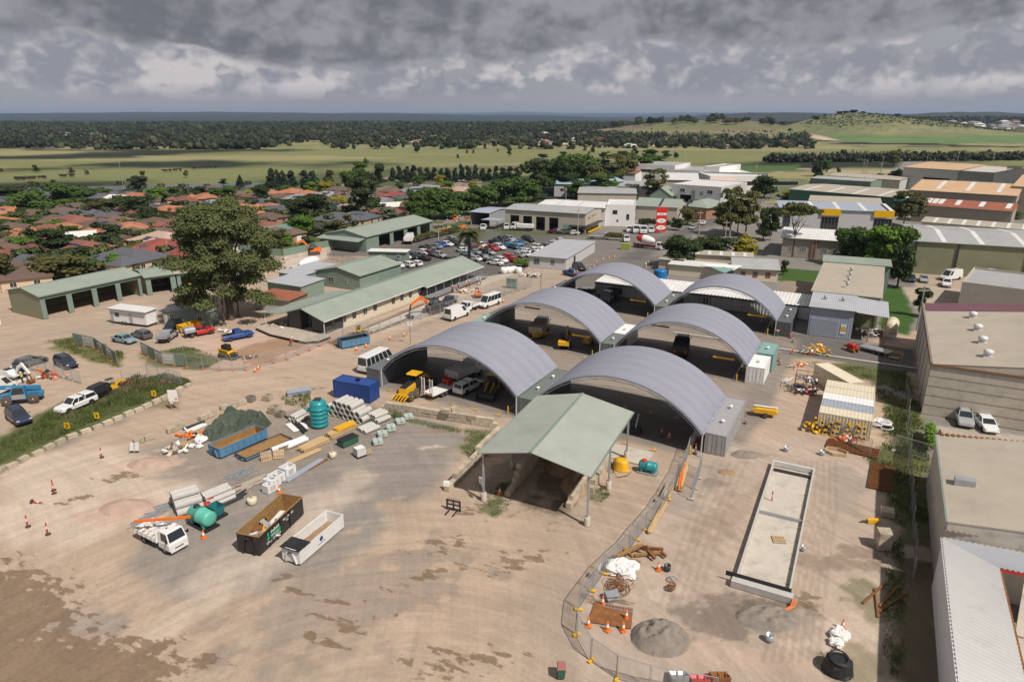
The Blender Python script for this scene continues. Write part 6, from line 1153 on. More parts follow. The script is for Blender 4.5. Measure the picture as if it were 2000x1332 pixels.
P='''hatch black 830 490;hatch grey 841 487;sedan ice 852 485;sedan blue 862 481;sedan white 873 480;suv black 887 479;suv silver 880 472;suv white 793 505;suv black 809 506;sedan black 828 508;hatch white 829 497;hatch maroon 842 499;suv silver 859 503;sedan white 776 522;wagon white 796 521;hatch white 812 519;sedan grey 770 516;sedan white 903 493;sedan ice 912 500;sedan silver 927 496;sedan purple 925 489;hatch orange 931 487;ute white 939 484;suv black 942 496;hatch silver 955 497;ute red 961 489;suv white 975 487;hatch sky 991 483;sedan silver 1001 480;ute black 969 477;suv silver 995 471;ute black 978 472;sedan silver 912 506;sedan white 927 509;ute_tray grey 945 509;sedan white 967 517;hatch red 995 506;sedan sky 1011 479;suv black 1031 472;hatch teal 1006 486;sedan grey 1017 476;ute white 1093 475;suv white 1077 481;hatch grey 1063 484;suv white 1051 488;sedan white 1041 492;suv white 1021 496;sedan silver 1010 502;wagon white 1027 501;hatch white 980 512;sedan white 1100 482;hatch silver 905 487;suv grey 920 480;sedan red 1005 512'''
for l in P.split(';'):
    a=l.split(); x,y=float(a[2]),float(a[3]); s=1 if rnd.random()<.7 else -1; car(a[0],a[1],x,y,15*s,(3+rnd.uniform(-1,1))*s*(1 if x<890 else (1 if y>478 else 1)))
KN=dict(hatch='hatchback',sedan='sedan',suv='four wheel drive',wagon='wagon',ute='ute',ute_tray='tray ute')
for (k,c),L in placed.items(): rank(L,'%s %s in the staff car park, {n} from the left'%({'ice':'ice blue','sky':'bright blue','navy':'dark blue'}.get(c,c),KN[k]))
# ---------------------------------------------------------------- machines
def excavator(label,px,py,dx,dy,s,body,arm,aj=((0,1.6),(2.2,3.4),(4.4,2.4),(4.7,.5)),canopy=False,swing=0,cabm='black',blade=False,name='excavator'):
    r=thing(name,label,'excavator',G(px,py)); p2=G(px+dx,py+dy); r.rotation_euler.z=math.atan2(p2.y-r.location.y,p2.x-r.location.x); r.scale=(s,s,s)
    for y in(-1.05,1.05):
        b=B(); pr=[(-1.7,.25),(-1.5,.05),(1.5,.05),(1.7,.25),(1.75,.5),(1.5,.78),(-1.5,.78),(-1.75,.5)]; b.prism(pr,'y',y-.25,y+.25)
        for i in range(14): b.box(-1.6+i*.235,-1.5+i*.235,y-.27,y+.27,.77,.82); b.box(-1.6+i*.235,-1.5+i*.235,y-.27,y+.27,.0,.055)
        t=b.build('track',M['dusty_rubber'],r)
        for x in(-1.3,-.5,.3,1.2): B().lathe([(.22,-.01),(.2,.03)],10,(x,(y-.28) if y<0 else (y+.25),.38),0,'y').build('roller',M['dark_steel'],t)
    B().box(-.8,.8,-.8,.8,.4,.85).build('undercarriage',M['dark_steel'],r)
    b=B(); b.prism([(-2.0,.95),(1.1,.95),(1.1,1.3),(.2,1.5),(-.3,2.0),(-1.9,2.0),(-2.15,1.6)],'y',-1.15,1.15); b.build('house',M[body],r)
    B().box(-2.22,-1.6,-1.17,1.17,1.0,1.85).build('counterweight',M[body],r); B().box(-1.6,-.5,-.9,.3,2.003,2.12).build('engine_cover',M['dark_steel'],r)
    if canopy:
        b=B(); [b.tube((x,y,1.5),(x,y,3.0),.04,6) for x in(-.6,.7) for y in(-.1,1.0)]; b.box(-.75,.85,-.2,1.1,3.0,3.08); b.build('canopy_frame',M['dark_steel'],r); B().box(-.3,.2,.2,.7,1.5,2.0).build('seat',M['black'],r)
    else:
        b=B(); b.prism([(-.5,1.3),(1.15,1.3),(1.2,2.1),(.8,3.0),(-.5,3.0)],'y',.2,1.14); cb=b.build('cab',M[cabm],r)
        for y,yy in((1.145,1.16),(.18,.195)): B().prism([(-.35,2.0),(1.05,2.0),(.72,2.88),(-.35,2.88)],'y',y,yy).build('side_window',M['glass_pale'],cb)
        B().slab([(1.21,.28,2.12),(1.21,1.06,2.12),(.82,1.06,2.95),(.82,.28,2.95)],.02).build('windscreen',M['glass_pale'],cb)
    y0=-.25; pts=[Vector((x+.9,y0,z)) for x,z in aj]
    b=B(); mid=(pts[0]+pts[1])/2+Vector((0,0,.45)); b.beam(pts[0],mid,.34,.5); b.beam(mid,pts[1],.32,.48); b.build('boom',M[arm],r)
    B().beam(pts[1]+Vector((-.15,0,.3)),pts[2],.28,.42).build('arm',M[arm],r)
    b=B(); b.tube(Vector((1.2,y0+.25,1.2)),mid-Vector((.3,-.25,.2)),.07,8); b.tube(mid+Vector((.1,0,.35)),pts[1]+Vector((-.2,0,.5)),.07,8); b.build('hydraulic_ram',M['galv'],r)
    c=pts[3]; b=B(); b.prism([(c.x+.3,c.z+.35),(c.x+.35,c.z-.1),(c.x,c.z-.45),(c.x-.5,c.z-.35),(c.x-.75,c.z-.05),(c.x-.55,c.z-.1),(c.x-.4,c.z-.22),(c.x-.05,c.z-.28),(c.x+.2,c.z-.0),(c.x+.15,c.z+.3)],'y',y0-.5,y0+.5)
    for y in(y0-.5,y0+.46): b.prism([(c.x+.3,c.z+.3),(c.x+.3,c.z-.1),(c.x,c.z-.42),(c.x-.5,c.z-.33),(c.x-.72,c.z-.05)],'y',y,y+.04)
    b.beam(pts[2],(c.x+.2,y0,c.z+.3),.2,.2); b.build('bucket',M['rust'] if s<1 else M['dark_steel'],r)
    if blade: B().box(1.9,2.05,-1.2,1.2,.05,.6).build('blade',M[arm],r)
    return r
excavator('large orange excavator with arm reaching down beside the cream wall',846,610,-30,9,1.05,'dark_steel','orange',((0,1.6),(2.0,3.3),(4.6,2.6),(4.9,.5)))
excavator('orange excavator with hooked arm in the fenced works near the depot',612,497,-20,2,1.,'orange','orange',((0,1.6),(1.8,4.),(3.6,3.6),(3.9,.5)))
excavator('small orange excavator on the bare ground behind the minibus',934,580,-2,-10,.62,'orange','orange',((0,1.4),(1.2,2.8),(2.4,1.9),(2.6,.4)),canopy=True)
excavator('white and green mini excavator beside the orange barriers',32,742,20,3,.85,'white_paint','white_paint',((0,1.6),(1.7,3.2),(3.0,1.7),(3.1,.4)),blade=True)
excavator('yellow mini excavator with open canopy behind the grass bank',219,765,22,-7,.62,'yellow','yellow',((0,1.4),(1.2,2.1),(2.4,1.9),(2.7,1.2)),canopy=True)
excavator('yellow compact excavator with raised arm under the middle left shelter',1103,678,6,-14,.8,'yellow','yellow',((0,1.6),(.9,3.4),(1.9,3.9),(1.9,2.4)))
excavator('small yellow excavator beside the timber deck',700,652,-8,8,.5,'yellow','yellow',((0,1.4),(1.2,2.4),(2.4,1.6),(2.6,.4)),canopy=True)
def bigwheel(r,x,y,R_,w,rimm='yellow'):
    b=B(); b.lathe([(R_*.5,-w/2),(R_*.92,-w/2),(R_,-w/2+.06),(R_,w/2-.06),(R_*.92,w/2),(R_*.5,w/2)],20,ax='y')
    for i in range(18):
        a=2*PI*i/18
        for s in(-1,1): b.beam((R_*1.0*math.cos(a),s*.03,R_*math.sin(a)),(R_*.99*math.cos(a+.14),s*w/2,R_*.99*math.sin(a+.14)),.07,.05)
    o=b.build('wheel',M['dusty_rubber'],r,(x,y,R_)); B().lathe([(.05,-w/2-.01),(R_*.5,-w/2+.04),(R_*.5,w/2-.04),(.05,w/2+.01)],14,ax='y').build('rim',M[rimm],o)
def machine(name,label,cat,px,py,dx,dy):
    r=thing(name,label,cat,G(px,py)); p2=G(px+dx,py+dy); r.rotation_euler.z=math.atan2(p2.y-r.location.y,p2.x-r.location.x); return r
t=machine('telehandler','blue telehandler with long boom and muddy wheels','telehandler',46,784,-28,3)
mat('tele_blue',(.03,.20,.38),.4,0,.12,dirt=((.25,.2,.14),.3)); 
for x in(-1.6,1.6):
    for y in(-1.05,1.05): bigwheel(t,x,y,.66,.42,'cream_cont')
B().prism([(-2.5,.7),(2.4,.7),(2.5,1.3),(1.0,1.5),(-2.2,1.5),(-2.6,1.2)],'y',-.55,.55).build('chassis',M['tele_blue'],t); B().prism([(-1.4,.75),(1.2,.75),(1.2,1.5),(-1.4,1.6)],'y',-1.15,-.56).build('engine_cover',M['tele_blue'],t)
cb=B().prism([(-.9,.8),(.9,.8),(1.0,1.6),(.6,2.6),(-.8,2.6)],'y',.5,1.25).build('cab',M['tele_blue'],t); B().prism([(-.7,1.55),(.85,1.55),(.5,2.45),(-.65,2.45)],'y',1.252,1.27).build('side_window',M['glass'],cb); B().prism([(-.7,1.55),(.85,1.55),(.5,2.45),(-.65,2.45)],'y',.48,.498).build('side_window',M['glass'],cb); B().prism([(-.8,.85),(.8,.85),(.85,1.5),(-.8,1.5)],'y',1.253,1.27).build('door_panel',M['galv'],cb)
bo=B().beam((-2.4,0,1.9),(3.9,0,2.5),.42,.5).build('boom',M['tele_blue'],t); B().beam((3.9,0,2.5),(5.4,0,2.6),.3,.36).build('boom_extension',M['galv'],t); B().beam((5.4,0,2.6),(5.7,0,1.8),.3,.3).build('fork_carriage',M['dark_steel'],t); text('GENIE',.36,M['white_paint'],bo,(1.2,.225,2.24),(PI/2,0,PI))
text('GENIE',.36,M['white_paint'],bo,(1.2,-.225,2.24),(PI/2,0,0))
for y in(-.4,.4): B().beam((5.7,y,1.4),(6.9,y,1.38),.1,.06).build('fork',M['dark_steel'],t)
k=machine('skid_steer','yellow tracked skid steer loader on the bare pad','loader',445,697,20,5)
for y in(-.8,.8): B().prism([(-1.2,.2),(-.9,.03),(.9,.03),(1.2,.25),(.9,.6),(-1.0,.75)],'y',y-.2,y+.2).build('track',M['dusty_rubber'],k)
B().prism([(-1.4,.5),(.7,.5),(.9,.9),(.3,1.2),(-1.4,1.3)],'y',-.58,.58).build('body',M['yellow'],k); B().prism([(-.8,1.21),(.6,1.21),(.5,2.1),(-.7,2.1)],'y',-.5,.5).build('cab',M['black'],k)
for y in(-.68,.68): b=B(); b.beam((-1.3,y,1.4),(.9,y,1.3),.14,.2); b.beam((.9,y,1.3),(1.4,y,.5),.14,.2); b.build('lift_arm',M['yellow'],k)
B().prism([(1.3,.1),(2.1,.05),(2.1,.12),(1.5,.25),(1.4,.8),(1.3,.8)],'y',-.9,.9).build('bucket',M['dark_steel'],k)
g=machine('road_grader','yellow road grader under the left edge of the nearest shelter','grader',812,768,22,-14)
for x in(-2.6,-1.2,3.4):
    for y in(-1.0,1.0): bigwheel(g,x,y,.68,.4,'yellow')
B().prism([(-3.4,.9),(-.8,.9),(-.6,1.5),(-.9,2.1),(-3.2,1.9)],'y',-.6,.6).build('engine_hood',M['yellow'],g); B().prism([(-3.2,1.905),(-.9,2.105),(-.9,2.2),(-3.2,2.0)],'y',-.5,.5).build('hood_top',M['black'],g)
b=B(); [b.tube((x,y,1.5),(x,y,3.1),.05,6) for x in(-.7,.7) for y in(-.65,.65)]; b.build('cab_posts',M['black'],g); B().prism([(-.75,1.2),(.8,1.2),(.85,2.2),(-.75,2.2)],'y',-.66,.66).build('cab',M['black'],g); B().prism([(-.95,3.1),(.95,3.1),(.7,3.25),(-.7,3.25)],'y',-.85,.85).build('cab_roof',M['yellow'],g)
b=B(); b.beam((.8,0,1.7),(2.6,0,2.0),.35,.35); b.beam((2.6,0,2.0),(3.6,0,1.3),.35,.35); b.build('front_frame',M['yellow'],g); B().ob((1.4,0,.45),(.25,3.6,.55),R(25)).build('blade',M['dark_steel'],g); B().tube((3.4,-.9,.7),(3.4,.9,.7),.12,8).build('axle',M['yellow'],g)
b=B()
for i in range(5): y=-1+i*.5; b.beam((-3.4,y,1.0),(-4.4,y,.7),.12,.14); b.beam((-4.4,y,.75),(-4.6,y,.15),.1,.14)
b.beam((-3.5,-1.1,1),(-3.5,1.1,1),.2,.2); b.build('ripper',M['yellow'],g)
l=machine('wheel_loader','yellow wheel loader with wide bucket under the nearest left shelter','loader',963,766,-13,13)
for x in(-1.4,1.4):
    for y in(-.95,.95): bigwheel(l,x,y,.68,.45,'yellow')
B().prism([(-2.6,.9),(-.4,.9),(-.4,1.9),(-2.5,1.8)],'y',-.7,.7).build('engine_hood',M['yellow'],l); B().prism([(-.5,1.2),(.7,1.2),(.6,2.9),(-.5,2.9)],'y',-.6,.6).build('cab',M['black'],l); B().box(-.65,.8,-.7,.7,2.9,3.0).build('cab_roof',M['yellow'],l)
for y in(-.45,.45): B().beam((.6,y,1.7),(2.7,y,.6),.18,.34).build('lift_arm',M['yellow'],l)
b=B(); b.prism([(2.6,.1),(3.6,.05),(3.6,.1),(2.9,.25),(2.75,.6),(3.0,1.15),(2.8,1.2),(2.55,.7)],'y',-1.3,1.3); b.prism([(2.6,.1),(3.55,.08),(2.95,1.15),(2.6,.8)],'y',-1.32,-1.28);b.prism([(2.6,.1),(3.55,.08),(2.95,1.15),(2.6,.8)],'y',1.28,1.32); b.build('bucket',M['dark_steel'],l)
d=machine('trencher','red tracked trencher parked on the asphalt before the grey workshop','trencher',1665,686,8,3)
for y in(-.5,.5): B().prism([(-.9,.2),(-.7,.03),(.7,.03),(.9,.2),(.7,.5),(-.7,.5)],'y',y-.14,y+.14).build('track',M['rust'],d)
B().prism([(-.9,.5),(.5,.5),(.5,1.1),(-.2,1.3),(-.9,1.2)],'y',-.45,.45).build('engine_hood',M['red'],d); b=B(); b.tube((.3,0,1.1),(.9,0,1.5),.04,6); b.tube((.9,-.3,1.5),(.9,.3,1.5),.04,6); b.build('handlebar',M['black'],d); B().beam((-.9,0,.7),(-1.8,0,.5),.3,.3).build('digging_chain',M['rust'],d)
tr=machine('flatbed_trailer','long grey flatbed trailer in front of the lean-to','trailer',1708,688,-22,-6); B().box(-2.6,2.2,-1,1,.65,.75).build('deck',M['galv'],tr); B().beam((2.2,0,.6),(3.6,0,.5),.12,.12).build('drawbar',M['galv'],tr); wheels(tr,[(-.4,-.9),(-.4,.9),(-1.2,-.9),(-1.2,.9)],.33,.2)
# plant trailer with upright ramps and a red hose reel
p=machine('plant_trailer','white plant trailer with two upright loading ramps and red hose reel','trailer',862,768,30,-14)
B().box(-2.8,2.6,-1.15,1.15,.72,.84).build('deck',M['white_paint'],p); B().beam((2.6,.6,.7),(4.2,0,.6),.12,.14).build('drawbar',M['white_paint'],p); B().beam((2.6,-.6,.7),(4.2,0,.6),.12,.14).build('drawbar',M['white_paint'],p); wheels(p,[(-.9,-1.0),(-.9,1.0),(-.1,-1.0),(-.1,1.0)],.36,.24)
for y in(-.75,.75):
    b=B(); 
    for s in(-.26,.26): b.box(-2.95,-2.85,y+s-.04,y+s+.04,.7,3.2)
    for i in range(8): b.box(-2.94,-2.86,y-.22,y+.22,.85+i*.3,.92+i*.3)
    b.build('ramp',M['white_paint'],p); B().box(-3.0,-2.96,y-.2,y+.2,.9,1.15).build('reflector',M['orange'],p)
b=B(); b.lathe([(.25,-.5),(.62,-.5),(.62,-.44),(.3,-.42),(.3,.42),(.62,.44),(.62,.5),(.25,.5)],16,(1.4,0,1.5),0,'y'); b.build('hose_reel',M['red'],p)
# trucks and yellow plant under the far shelters
truck('grey tipper truck with orange reflectors under the middle left shelter','big',1054,652,10,-12,'silver','timber_grey',6.2); truck('dark tipper truck under the middle right shelter','big',1330,690,4,-14,'black','dark_steel',6.2); truck('dark tip truck under the farthest left shelter','big',1192,588,-14,8,'grey','dark_steel',6.2); truck('dark flat truck at the back wall of the farthest left shelter','tip',1143,580,-10,3,'black','dark_steel',5)
def ytrail(label,px,py,dx,dy,s=1):
    r=machine('box_trailer',label,'trailer',px,py,dx,dy); b=B(); b.prism([(-1.4,.5),(1.4,.5),(1.6,.9),(1.2,1.1),(-1.2,1.1),(-1.5,.8)],'y',-.6,.6); b.build('body',M['yellow'],r); B().beam((1.4,0,.5),(2.6,0,.45),.1,.1).build('drawbar',M['yellow'],r); wheels(r,[(0,-.75),(0,.75)],.33,.2); b=B(); b.box(-1.5,1.5,-.25,.05,1.25,1.33); [b.tube((x,-.1,1.1),(x,-.1,1.25),.03,5) for x in(-1,1)]; b.build('lamp_bar',M['white_paint'],r); return r
ytrail('yellow lighting trailer standing right of the nearest right shelter',1494,812,-22,-3); ytrail('yellow trailer at the left mouth of the middle left shelter',1055,660,-16,5); ytrail('yellow machine trailer at the container side of the middle left shelter',1150,672,8,-6)
# concrete mixer trucks
def mixer(label,px,py,dx,dy,rear):
    r=truck(label,'cab',px,py,dx,dy,'white','white_paint',9,'concrete_mixer'); b=B(); b.lathe([(.35,-4.0),(.9,-3.3),(1.2,-2.2),(1.25,-.6),(.95,1.0),(.4,1.8)],20,(0,0,2.5),0,'x'); o=b.build('drum',M['white_paint'],r); o.rotation_euler.y=R(-7)*-1; b=B(); b.lathe([(.36,-4.02),(.92,-3.3),(1.22,-2.2),(1.24,-1.9)],20,(0,0,2.5),0,'x'); o=b.build('drum_band',M[rear],r); o.rotation_euler.y=R(7)
    a,c=wheel_m(.48,.3)
    for x in(-2.2,-3.4):
        for y in(-1,1): w_=link('wheel',a,r,(x,y,.48)); link('rim',c,w_)
    B().box(-4.4,2.5,-.5,.5,.9,1.1).build('frame_rail',M['red'] if rear=='red_sign' else M['dark_steel'],r); b=B(); b.beam((-4.2,0,1.6),(-4.9,0,1.0),.5,.12); b.build('chute',M['galv'],r)
mixer('red and white concrete mixer truck at the gate',1265,485,18,2,'red_sign'); mixer('white concrete mixer truck behind the gum tree and silver roofs',600,533,-22,4,'white_paint')
cv=shed('caravan','white site caravan with two doors','caravan',G(218,631),G(288,640),2.6,2.5,.1,'mono','white_render','white_roof',base=.45,wins=[('f',1.8,1.1,1,.7,'glass','dark_steel')],doors=[('f',.5,.7,1.9,'galv'),('f',5.2,.8,1.9,'galv')])[0]; wheels(cv,[(2.9,.0),(3.7,.0)],.32,.2)
for c in cv.children:
    if c.name.startswith('wheel'): c.location.z=-.13
# ================================================================ YARD OBJECTS
def at(px,py,dx,dy,name,label,cat,z=0,grp=None):
    r=thing(name,label,cat,G(px,py,z),0,grp); p2=G(px+dx,py+dy,z); r.rotation_euler.z=math.atan2(p2.y-r.location.y,p2.x-r.location.x); return r
def ang(p,q): a=G(*p);b=G(*q); return math.atan2(b.y-a.y,b.x-a.x),(b-a).length
def hookbin(label,rear,front,W,H,outer,inner,edge=None,ribs=True,tarp=False,load=None,name='skip_bin'):
    """hook lift bin; rear, front = ground points under the middle of each end, front carries the hook"""
    a=G(*rear);b_=G(*front);d=b_-a;L=d.length; r=thing(name,label,'skip bin',(a+b_)/2,math.atan2(d.y,d.x)); h=L/2; w=W/2; z0=.18; t=.06
    b=B(); b.box(-h,h,-w,w,z0,z0+.06)
    for y in(-w,w-t): b.box(-h,h,y,y+t,z0+.06,H)
    for x in(-h,h-t): b.box(x,x+t,-w+t,w-t,z0+.06,H)
    b.build('shell',M[outer],r)
    b=B(); e=.005; b.box(-h+t,h-t,-w+t,w-t,z0+.065,z0+.075)
    for y in(-w+t,w-t-e): b.box(-h+t+e,h-t-e,y,y+e,z0+.08,H-.01)
    for x in(-h+t,h-t-e): b.box(x,x+e,-w+t+e,w-t-e,z0+.08,H-.01)
    b.build('lining',M[inner],r)
    b=B(); 
    for y in(-w-.04,w-.05): b.box(-h-.04,h+.04,y,y+.09,H,H+.08)
    for x in(-h-.04,h-.05): b.box(x,x+.09,-w+.05,w-.05,H,H+.08)
    b.build('rim_rail',M[edge or outer],r)
    if ribs:
        n=int(L/.75)
        for i in range(1,n):
            for s in(-1,1):
                x=-h+i*L/n; o=B().box(-.04,.04,-.045,.045,z0,H).build('rib',M[outer],r,(x,s*(w+.045),0))
    for s in(-1,1):
        B().beam((h+.06,s*.62,.15),(h+.1,s*.28,H-.25),.12,.14).build('hook_frame',M[outer],r); B().lathe([(.13,-.12),(.13,.12)],10,(h-.1,s*.62,.13),0,'y').build('roller',M['dark_steel'],r); B().box(-h,h,s*.55-.06,s*.55+.06,.04,z0-.003).build('skid',M[outer],r)
    B().tube((h+.12,-.28,H-.3),(h+.12,.28,H-.3),.05,8).build('hook_bar',M['dark_steel'],r)
    return r,L,W,H
mat('bin_black',(.018,.018,.018),.45,0,.2,dirt=((.14,.09,.05),.3,3)); mat('bin_rust',(.30,.17,.06),.85,0,.3,2.5,dirt=((.13,.06,.03),.6,4)); mat('bin_white',(.68,.67,.65),.5,0,.06,dirt=((.4,.36,.32),.4,2)); mat('bin_blue',(.09,.22,.36),.5,0,.1,dirt=((.2,.16,.12),.3,3)); mat('soil_brown',(.30,.20,.12),.95,0,.3,2,bump=.6); mat('grey_soil',(.22,.19,.16),.95,0,.25,1.5,dirt=((.34,.27,.21),.5),bump=.8,bscale=5); mat('pink_soil',(.42,.30,.235),.95,0,.2,1,bump=.6); mat('mint',(.10,.42,.33),.45,0,.08,dirt=((.3,.35,.28),.2)); mat('teal_poly',(.02,.25,.27),.35,0,.06); mat('cleanaway_green',(.03,.36,.2),.5); mat('bag_white',(.72,.71,.69),.8,0,.12,4); mat('tarp_green',(.055,.072,.05),.75,0,.25,1.2,bump=.5,bscale=3); mat('pale_bag',(.40,.47,.45),.6,0,.15,3); mat('drum_red',(.30,.015,.03),.4); mat('teal_box',(.02,.16,.17),.5); mat('pvc',(.68,.68,.68),.5)
bk,L,W,H=hookbin('black hook lift bin with rusty inside, scrap metal and green lettering panel',(574,1002),(488,1082),2.35,2.0,'bin_black','bin_rust','bin_rust',ribs=False)
for x in(-1.2,.3,2.): B().box(x-.05,x+.05,-.045,.045,.2,2.0).build('rib',M['bin_black'],bk,(0,W/2+.045,0)); B().box(x-.05,x+.05,-.045,.045,.2,2.0).build('rib',M['bin_black'],bk,(0,-W/2-.045,0))
# lettering on the camera side: local +y or -y side facing the camera
sd=1 if (bk.rotation_euler.to_matrix()@Vector((0,1,0))).dot(Vector((.47,-.88,0)))>0 else -1
def stext(s,size,m_,x,z,off=0.,bold=.0):
    text(s,size,M[m_],bk,(x,sd*(W/2+.012+off),z),(PI/2,0,PI if sd>0 else 0),bold=bold)
fx=1 if sd<0 else -1; xc=1.35 if sd>0 else 1.35
B().box(xc-1.0,xc+1.0,-.006,.006,.85,1.2).build('sign_panel',M['cleanaway_green'],bk,(0,sd*(W/2+.008),0)); stext('infraBuild',.40,'white_paint',xc-.1,1.45,bold=.008); stext('RECYCLING',.26,'pale_bag',xc,1.02,.012); stext('CALL 13 METAL',.34,'white_paint',xc,.62,bold=.008); stext('BILL - 30M  055',.26,'white_paint',-1.0,1.5,bold=.006); stext('BINS',.18,'white_paint',-.8,1.2,bold=.004)
B().lathe([(.2,-.005),(.2,.005)],8,(0,0,0),0,'y').build('logo',M['cleanaway_green'],bk,(xc+.78,sd*(W/2+.012),1.45))
sr=random.Random(3)
def scrapbits(n,x0,x1,y0,y1,z0,z1,mts,parent,cat='scrap metal',lab='piece of scrap inside the black bin',L0=.5,L1=1.8,names='scrap_piece',wd=(.05,.5)):
    for i in range(n):
        l_=sr.uniform(L0,L1); b=B(); b.ob((0,0,0),(l_,sr.uniform(*wd),sr.uniform(.02,.08)),0,0); o=b.build(names,M[sr.choice(mts)]); loc=Vector((sr.uniform(x0,x1),sr.uniform(y0,y1),sr.uniform(z0,z1))); 
        o.parent=parent; o.location=loc; o.rotation_euler=(sr.uniform(-.35,.35),sr.uniform(-.3,.3),sr.uniform(0,PI))
sp=thing('scrap_heap','heap of grey sheet scrap and yellow strip lying in the black bin','scrap heap',bk.location,bk.rotation_euler.z); scrapbits(60,-.8,2.4,-.7,.75,.35,1.25,['galv','white_paint','steel_white','galv','rust','grey_cont'],sp); o=B().ob((0,0,0),(2.2,.14,.1)).build('scrap_piece',M['yellow'],sp,(1.6,.2,1.25),.5); B().ob((0,0,0),(2.4,.5,.05)).build('scrap_piece',M['pvc'],sp,(-.9,-.1,1.1),.1)
wb,L2,W2,H2=hookbin('white hook lift bin half full of soil with black tarpaulin at its near end',(656,1027),(570,1100),2.0,1.45,'bin_white','bin_white',None,ribs=False)
B().lathe([(.24,-.004),(.24,.004)],14,(0,0,0),0,'y').build('logo',M['blue_cont'],wb,(0.2,sd*(W2/2+.008),1.0)); B().box(-.35,.75,-.004,.004,.58,.64).build('print_line',M['blue_cont'],wb,(0,sd*(W2/2+.008),0))
b=B(); n=14
pts=[[(-L2/2+.1+(L2-.2)*i/n,-W2/2+.1+(W2-.2)*j/6,.35+.45*math.exp(-((i-8)/4)**2)*math.sin(PI*(j+.5)/7)+sr.uniform(0,.07)) for i in range(n+1)] for j in range(7)]; b.loft(pts,0,True,False,False); tag(b.build('soil_load',M['soil_brown'],None,wb.location,wb.rotation_euler.z),'brown soil filling the white bin','soil')
b=B(); pts=[[(L2/2-1.5+1.7*i/6,-W2/2-.08+(W2+.16)*j/8,H2+.12-.25*math.sin(PI*j/8)*math.sin(PI*i/6)+sr.uniform(0,.05)) for i in range(7)] for j in range(9)]; b.loft(pts,0,True,False,False); b.loft([[(p[0],p[1],p[2]-.03) for p in q_] for q_ in pts],0,True,False,False); tag(b.build('bin_tarpaulin',M['black'],None,wb.location,wb.rotation_euler.z),'black tarpaulin sagging over the end of the white bin','tarpaulin')
hookbin('blue hook lift bin with rusty inside beside the tarpaulin heap',(512,852),(420,892),2.3,1.25,'bin_blue','bin_rust',None); hookbin('low blue flat tray bin with rusty floor',(560,858),(470,897),2.3,.42,'bin_blue','bin_rust','dark_steel',ribs=False); hookbin('light blue hook lift bin filled with black material by the deck',(718,668),(664,679),2.2,1.35,'bin_blue','black',None)
hookbin('yellow skip beside the red ute',(388,640),(352,650),1.9,1.25,'yellow','yellow',None)
# truck with rusty white cab
tk=truck('old white tip truck with rust stained cab and full tray, near left','tip',318,1060,26,13,'white','white_paint',5.3); sp=thing('tray_rubbish','rubbish and timber offcuts piled on the tray of the old white truck','rubbish',tk.location,tk.rotation_euler.z); scrapbits(34,-2.4,.3,-.75,.75,.98,1.3,['timber','timber_grey','galv','pvc','steel_white'],sp,L0=.3,L1=1.4,wd=(.05,.3)); B().ob((-1.2,.0,1.0),(2.7,1.8,.12)).build('soil_layer',M['soil_brown'],sp)
for (x,y,w,h) in((.9,.3,.5,.2),(1.3,-.3,.35,.3),(1.7,.5,.2,.3)): B().box(x,x+w*.6,y,y+h*.8,2.187,2.19).build('rust_patch',M['rust'],tk)
rb_=G(262,1018,2.4); rc=G(372,1009,2.4); tag(B().beam(rb_,rc,.18,.22).build('steel_beam',M['orange']),'long orange red steel beam resting across the old truck tray','steel beam')
# tanks
def htank(label,px,py,dx,dy,L,r_,m_,base='black',lid='dark_steel',z=0):
    r=at(px,py,dx,dy,'water_tank',label,'tank'); b=B(); b.lathe([(.02,-L/2),(r_*.6,-L/2+.02),(r_*.92,-L/2+.12),(r_,-L/2+.3),(r_,-.06),(r_*1.03,-.04),(r_*1.03,.04),(r_,.06),(r_,L/2-.3),(r_*.92,L/2-.12),(r_*.6,L/2-.02),(.02,L/2)],22,(0,0,r_+.25),0,'x'); b.build('tank_body',M[m_],r)
    B().lathe([(.3,-.1),(.3,.1),(.24,.14),(.02,.15)],14,(-L*.22,0,2*r_+.27)).build('lid',M[lid],r)
    for x in(-L*.3,L*.3): B().prism([(-r_*.8,.12),(r_*.8,.12),(r_*.95,.7),(r_*.6,.36),(-r_*.6,.36),(-r_*.95,.7)],'x',x-.12,x+.12).build('cradle',M[m_],r)
    B().box(-L/2-.1,L/2+.1,-r_*1.02,r_*1.02,0,.12).build('skid',M[base],r); return r
htank('mint green horizontal water tank on a black skid behind the old truck',397,1024,20,10,2.9,.78,'mint',lid='grille'); htank('teal horizontal water tank beside the yellow draped block',1265,922,20,4,2.1,.55,'teal_poly','galv','red'); 
o=at(423,1006,15,7,'steel_tub','open teal steel tub on a black skid','tub'); b=B(); b.loft([[(-.55,-.5,.2),(.55,-.5,.2),(.55,.5,.2),(-.55,.5,.2)],[(-.68,-.62,1.15),(.68,-.62,1.15),(.68,.62,1.15),(-.68,.62,1.15)]],0,False,False); b.loft([[(-.52,-.47,.25),(-.52,.47,.25),(.52,.47,.25),(.52,-.47,.25)],[(-.64,-.58,1.16),(-.64,.58,1.16),(.64,.58,1.16),(.64,-.58,1.16)]],0,False,False); b.box(-.52,.52,-.47,.47,.2,.26); b.build('tub_wall',M['teal_box'],o); B().box(-.9,.9,-.7,.7,0,.18).build('skid',M['black'],o)
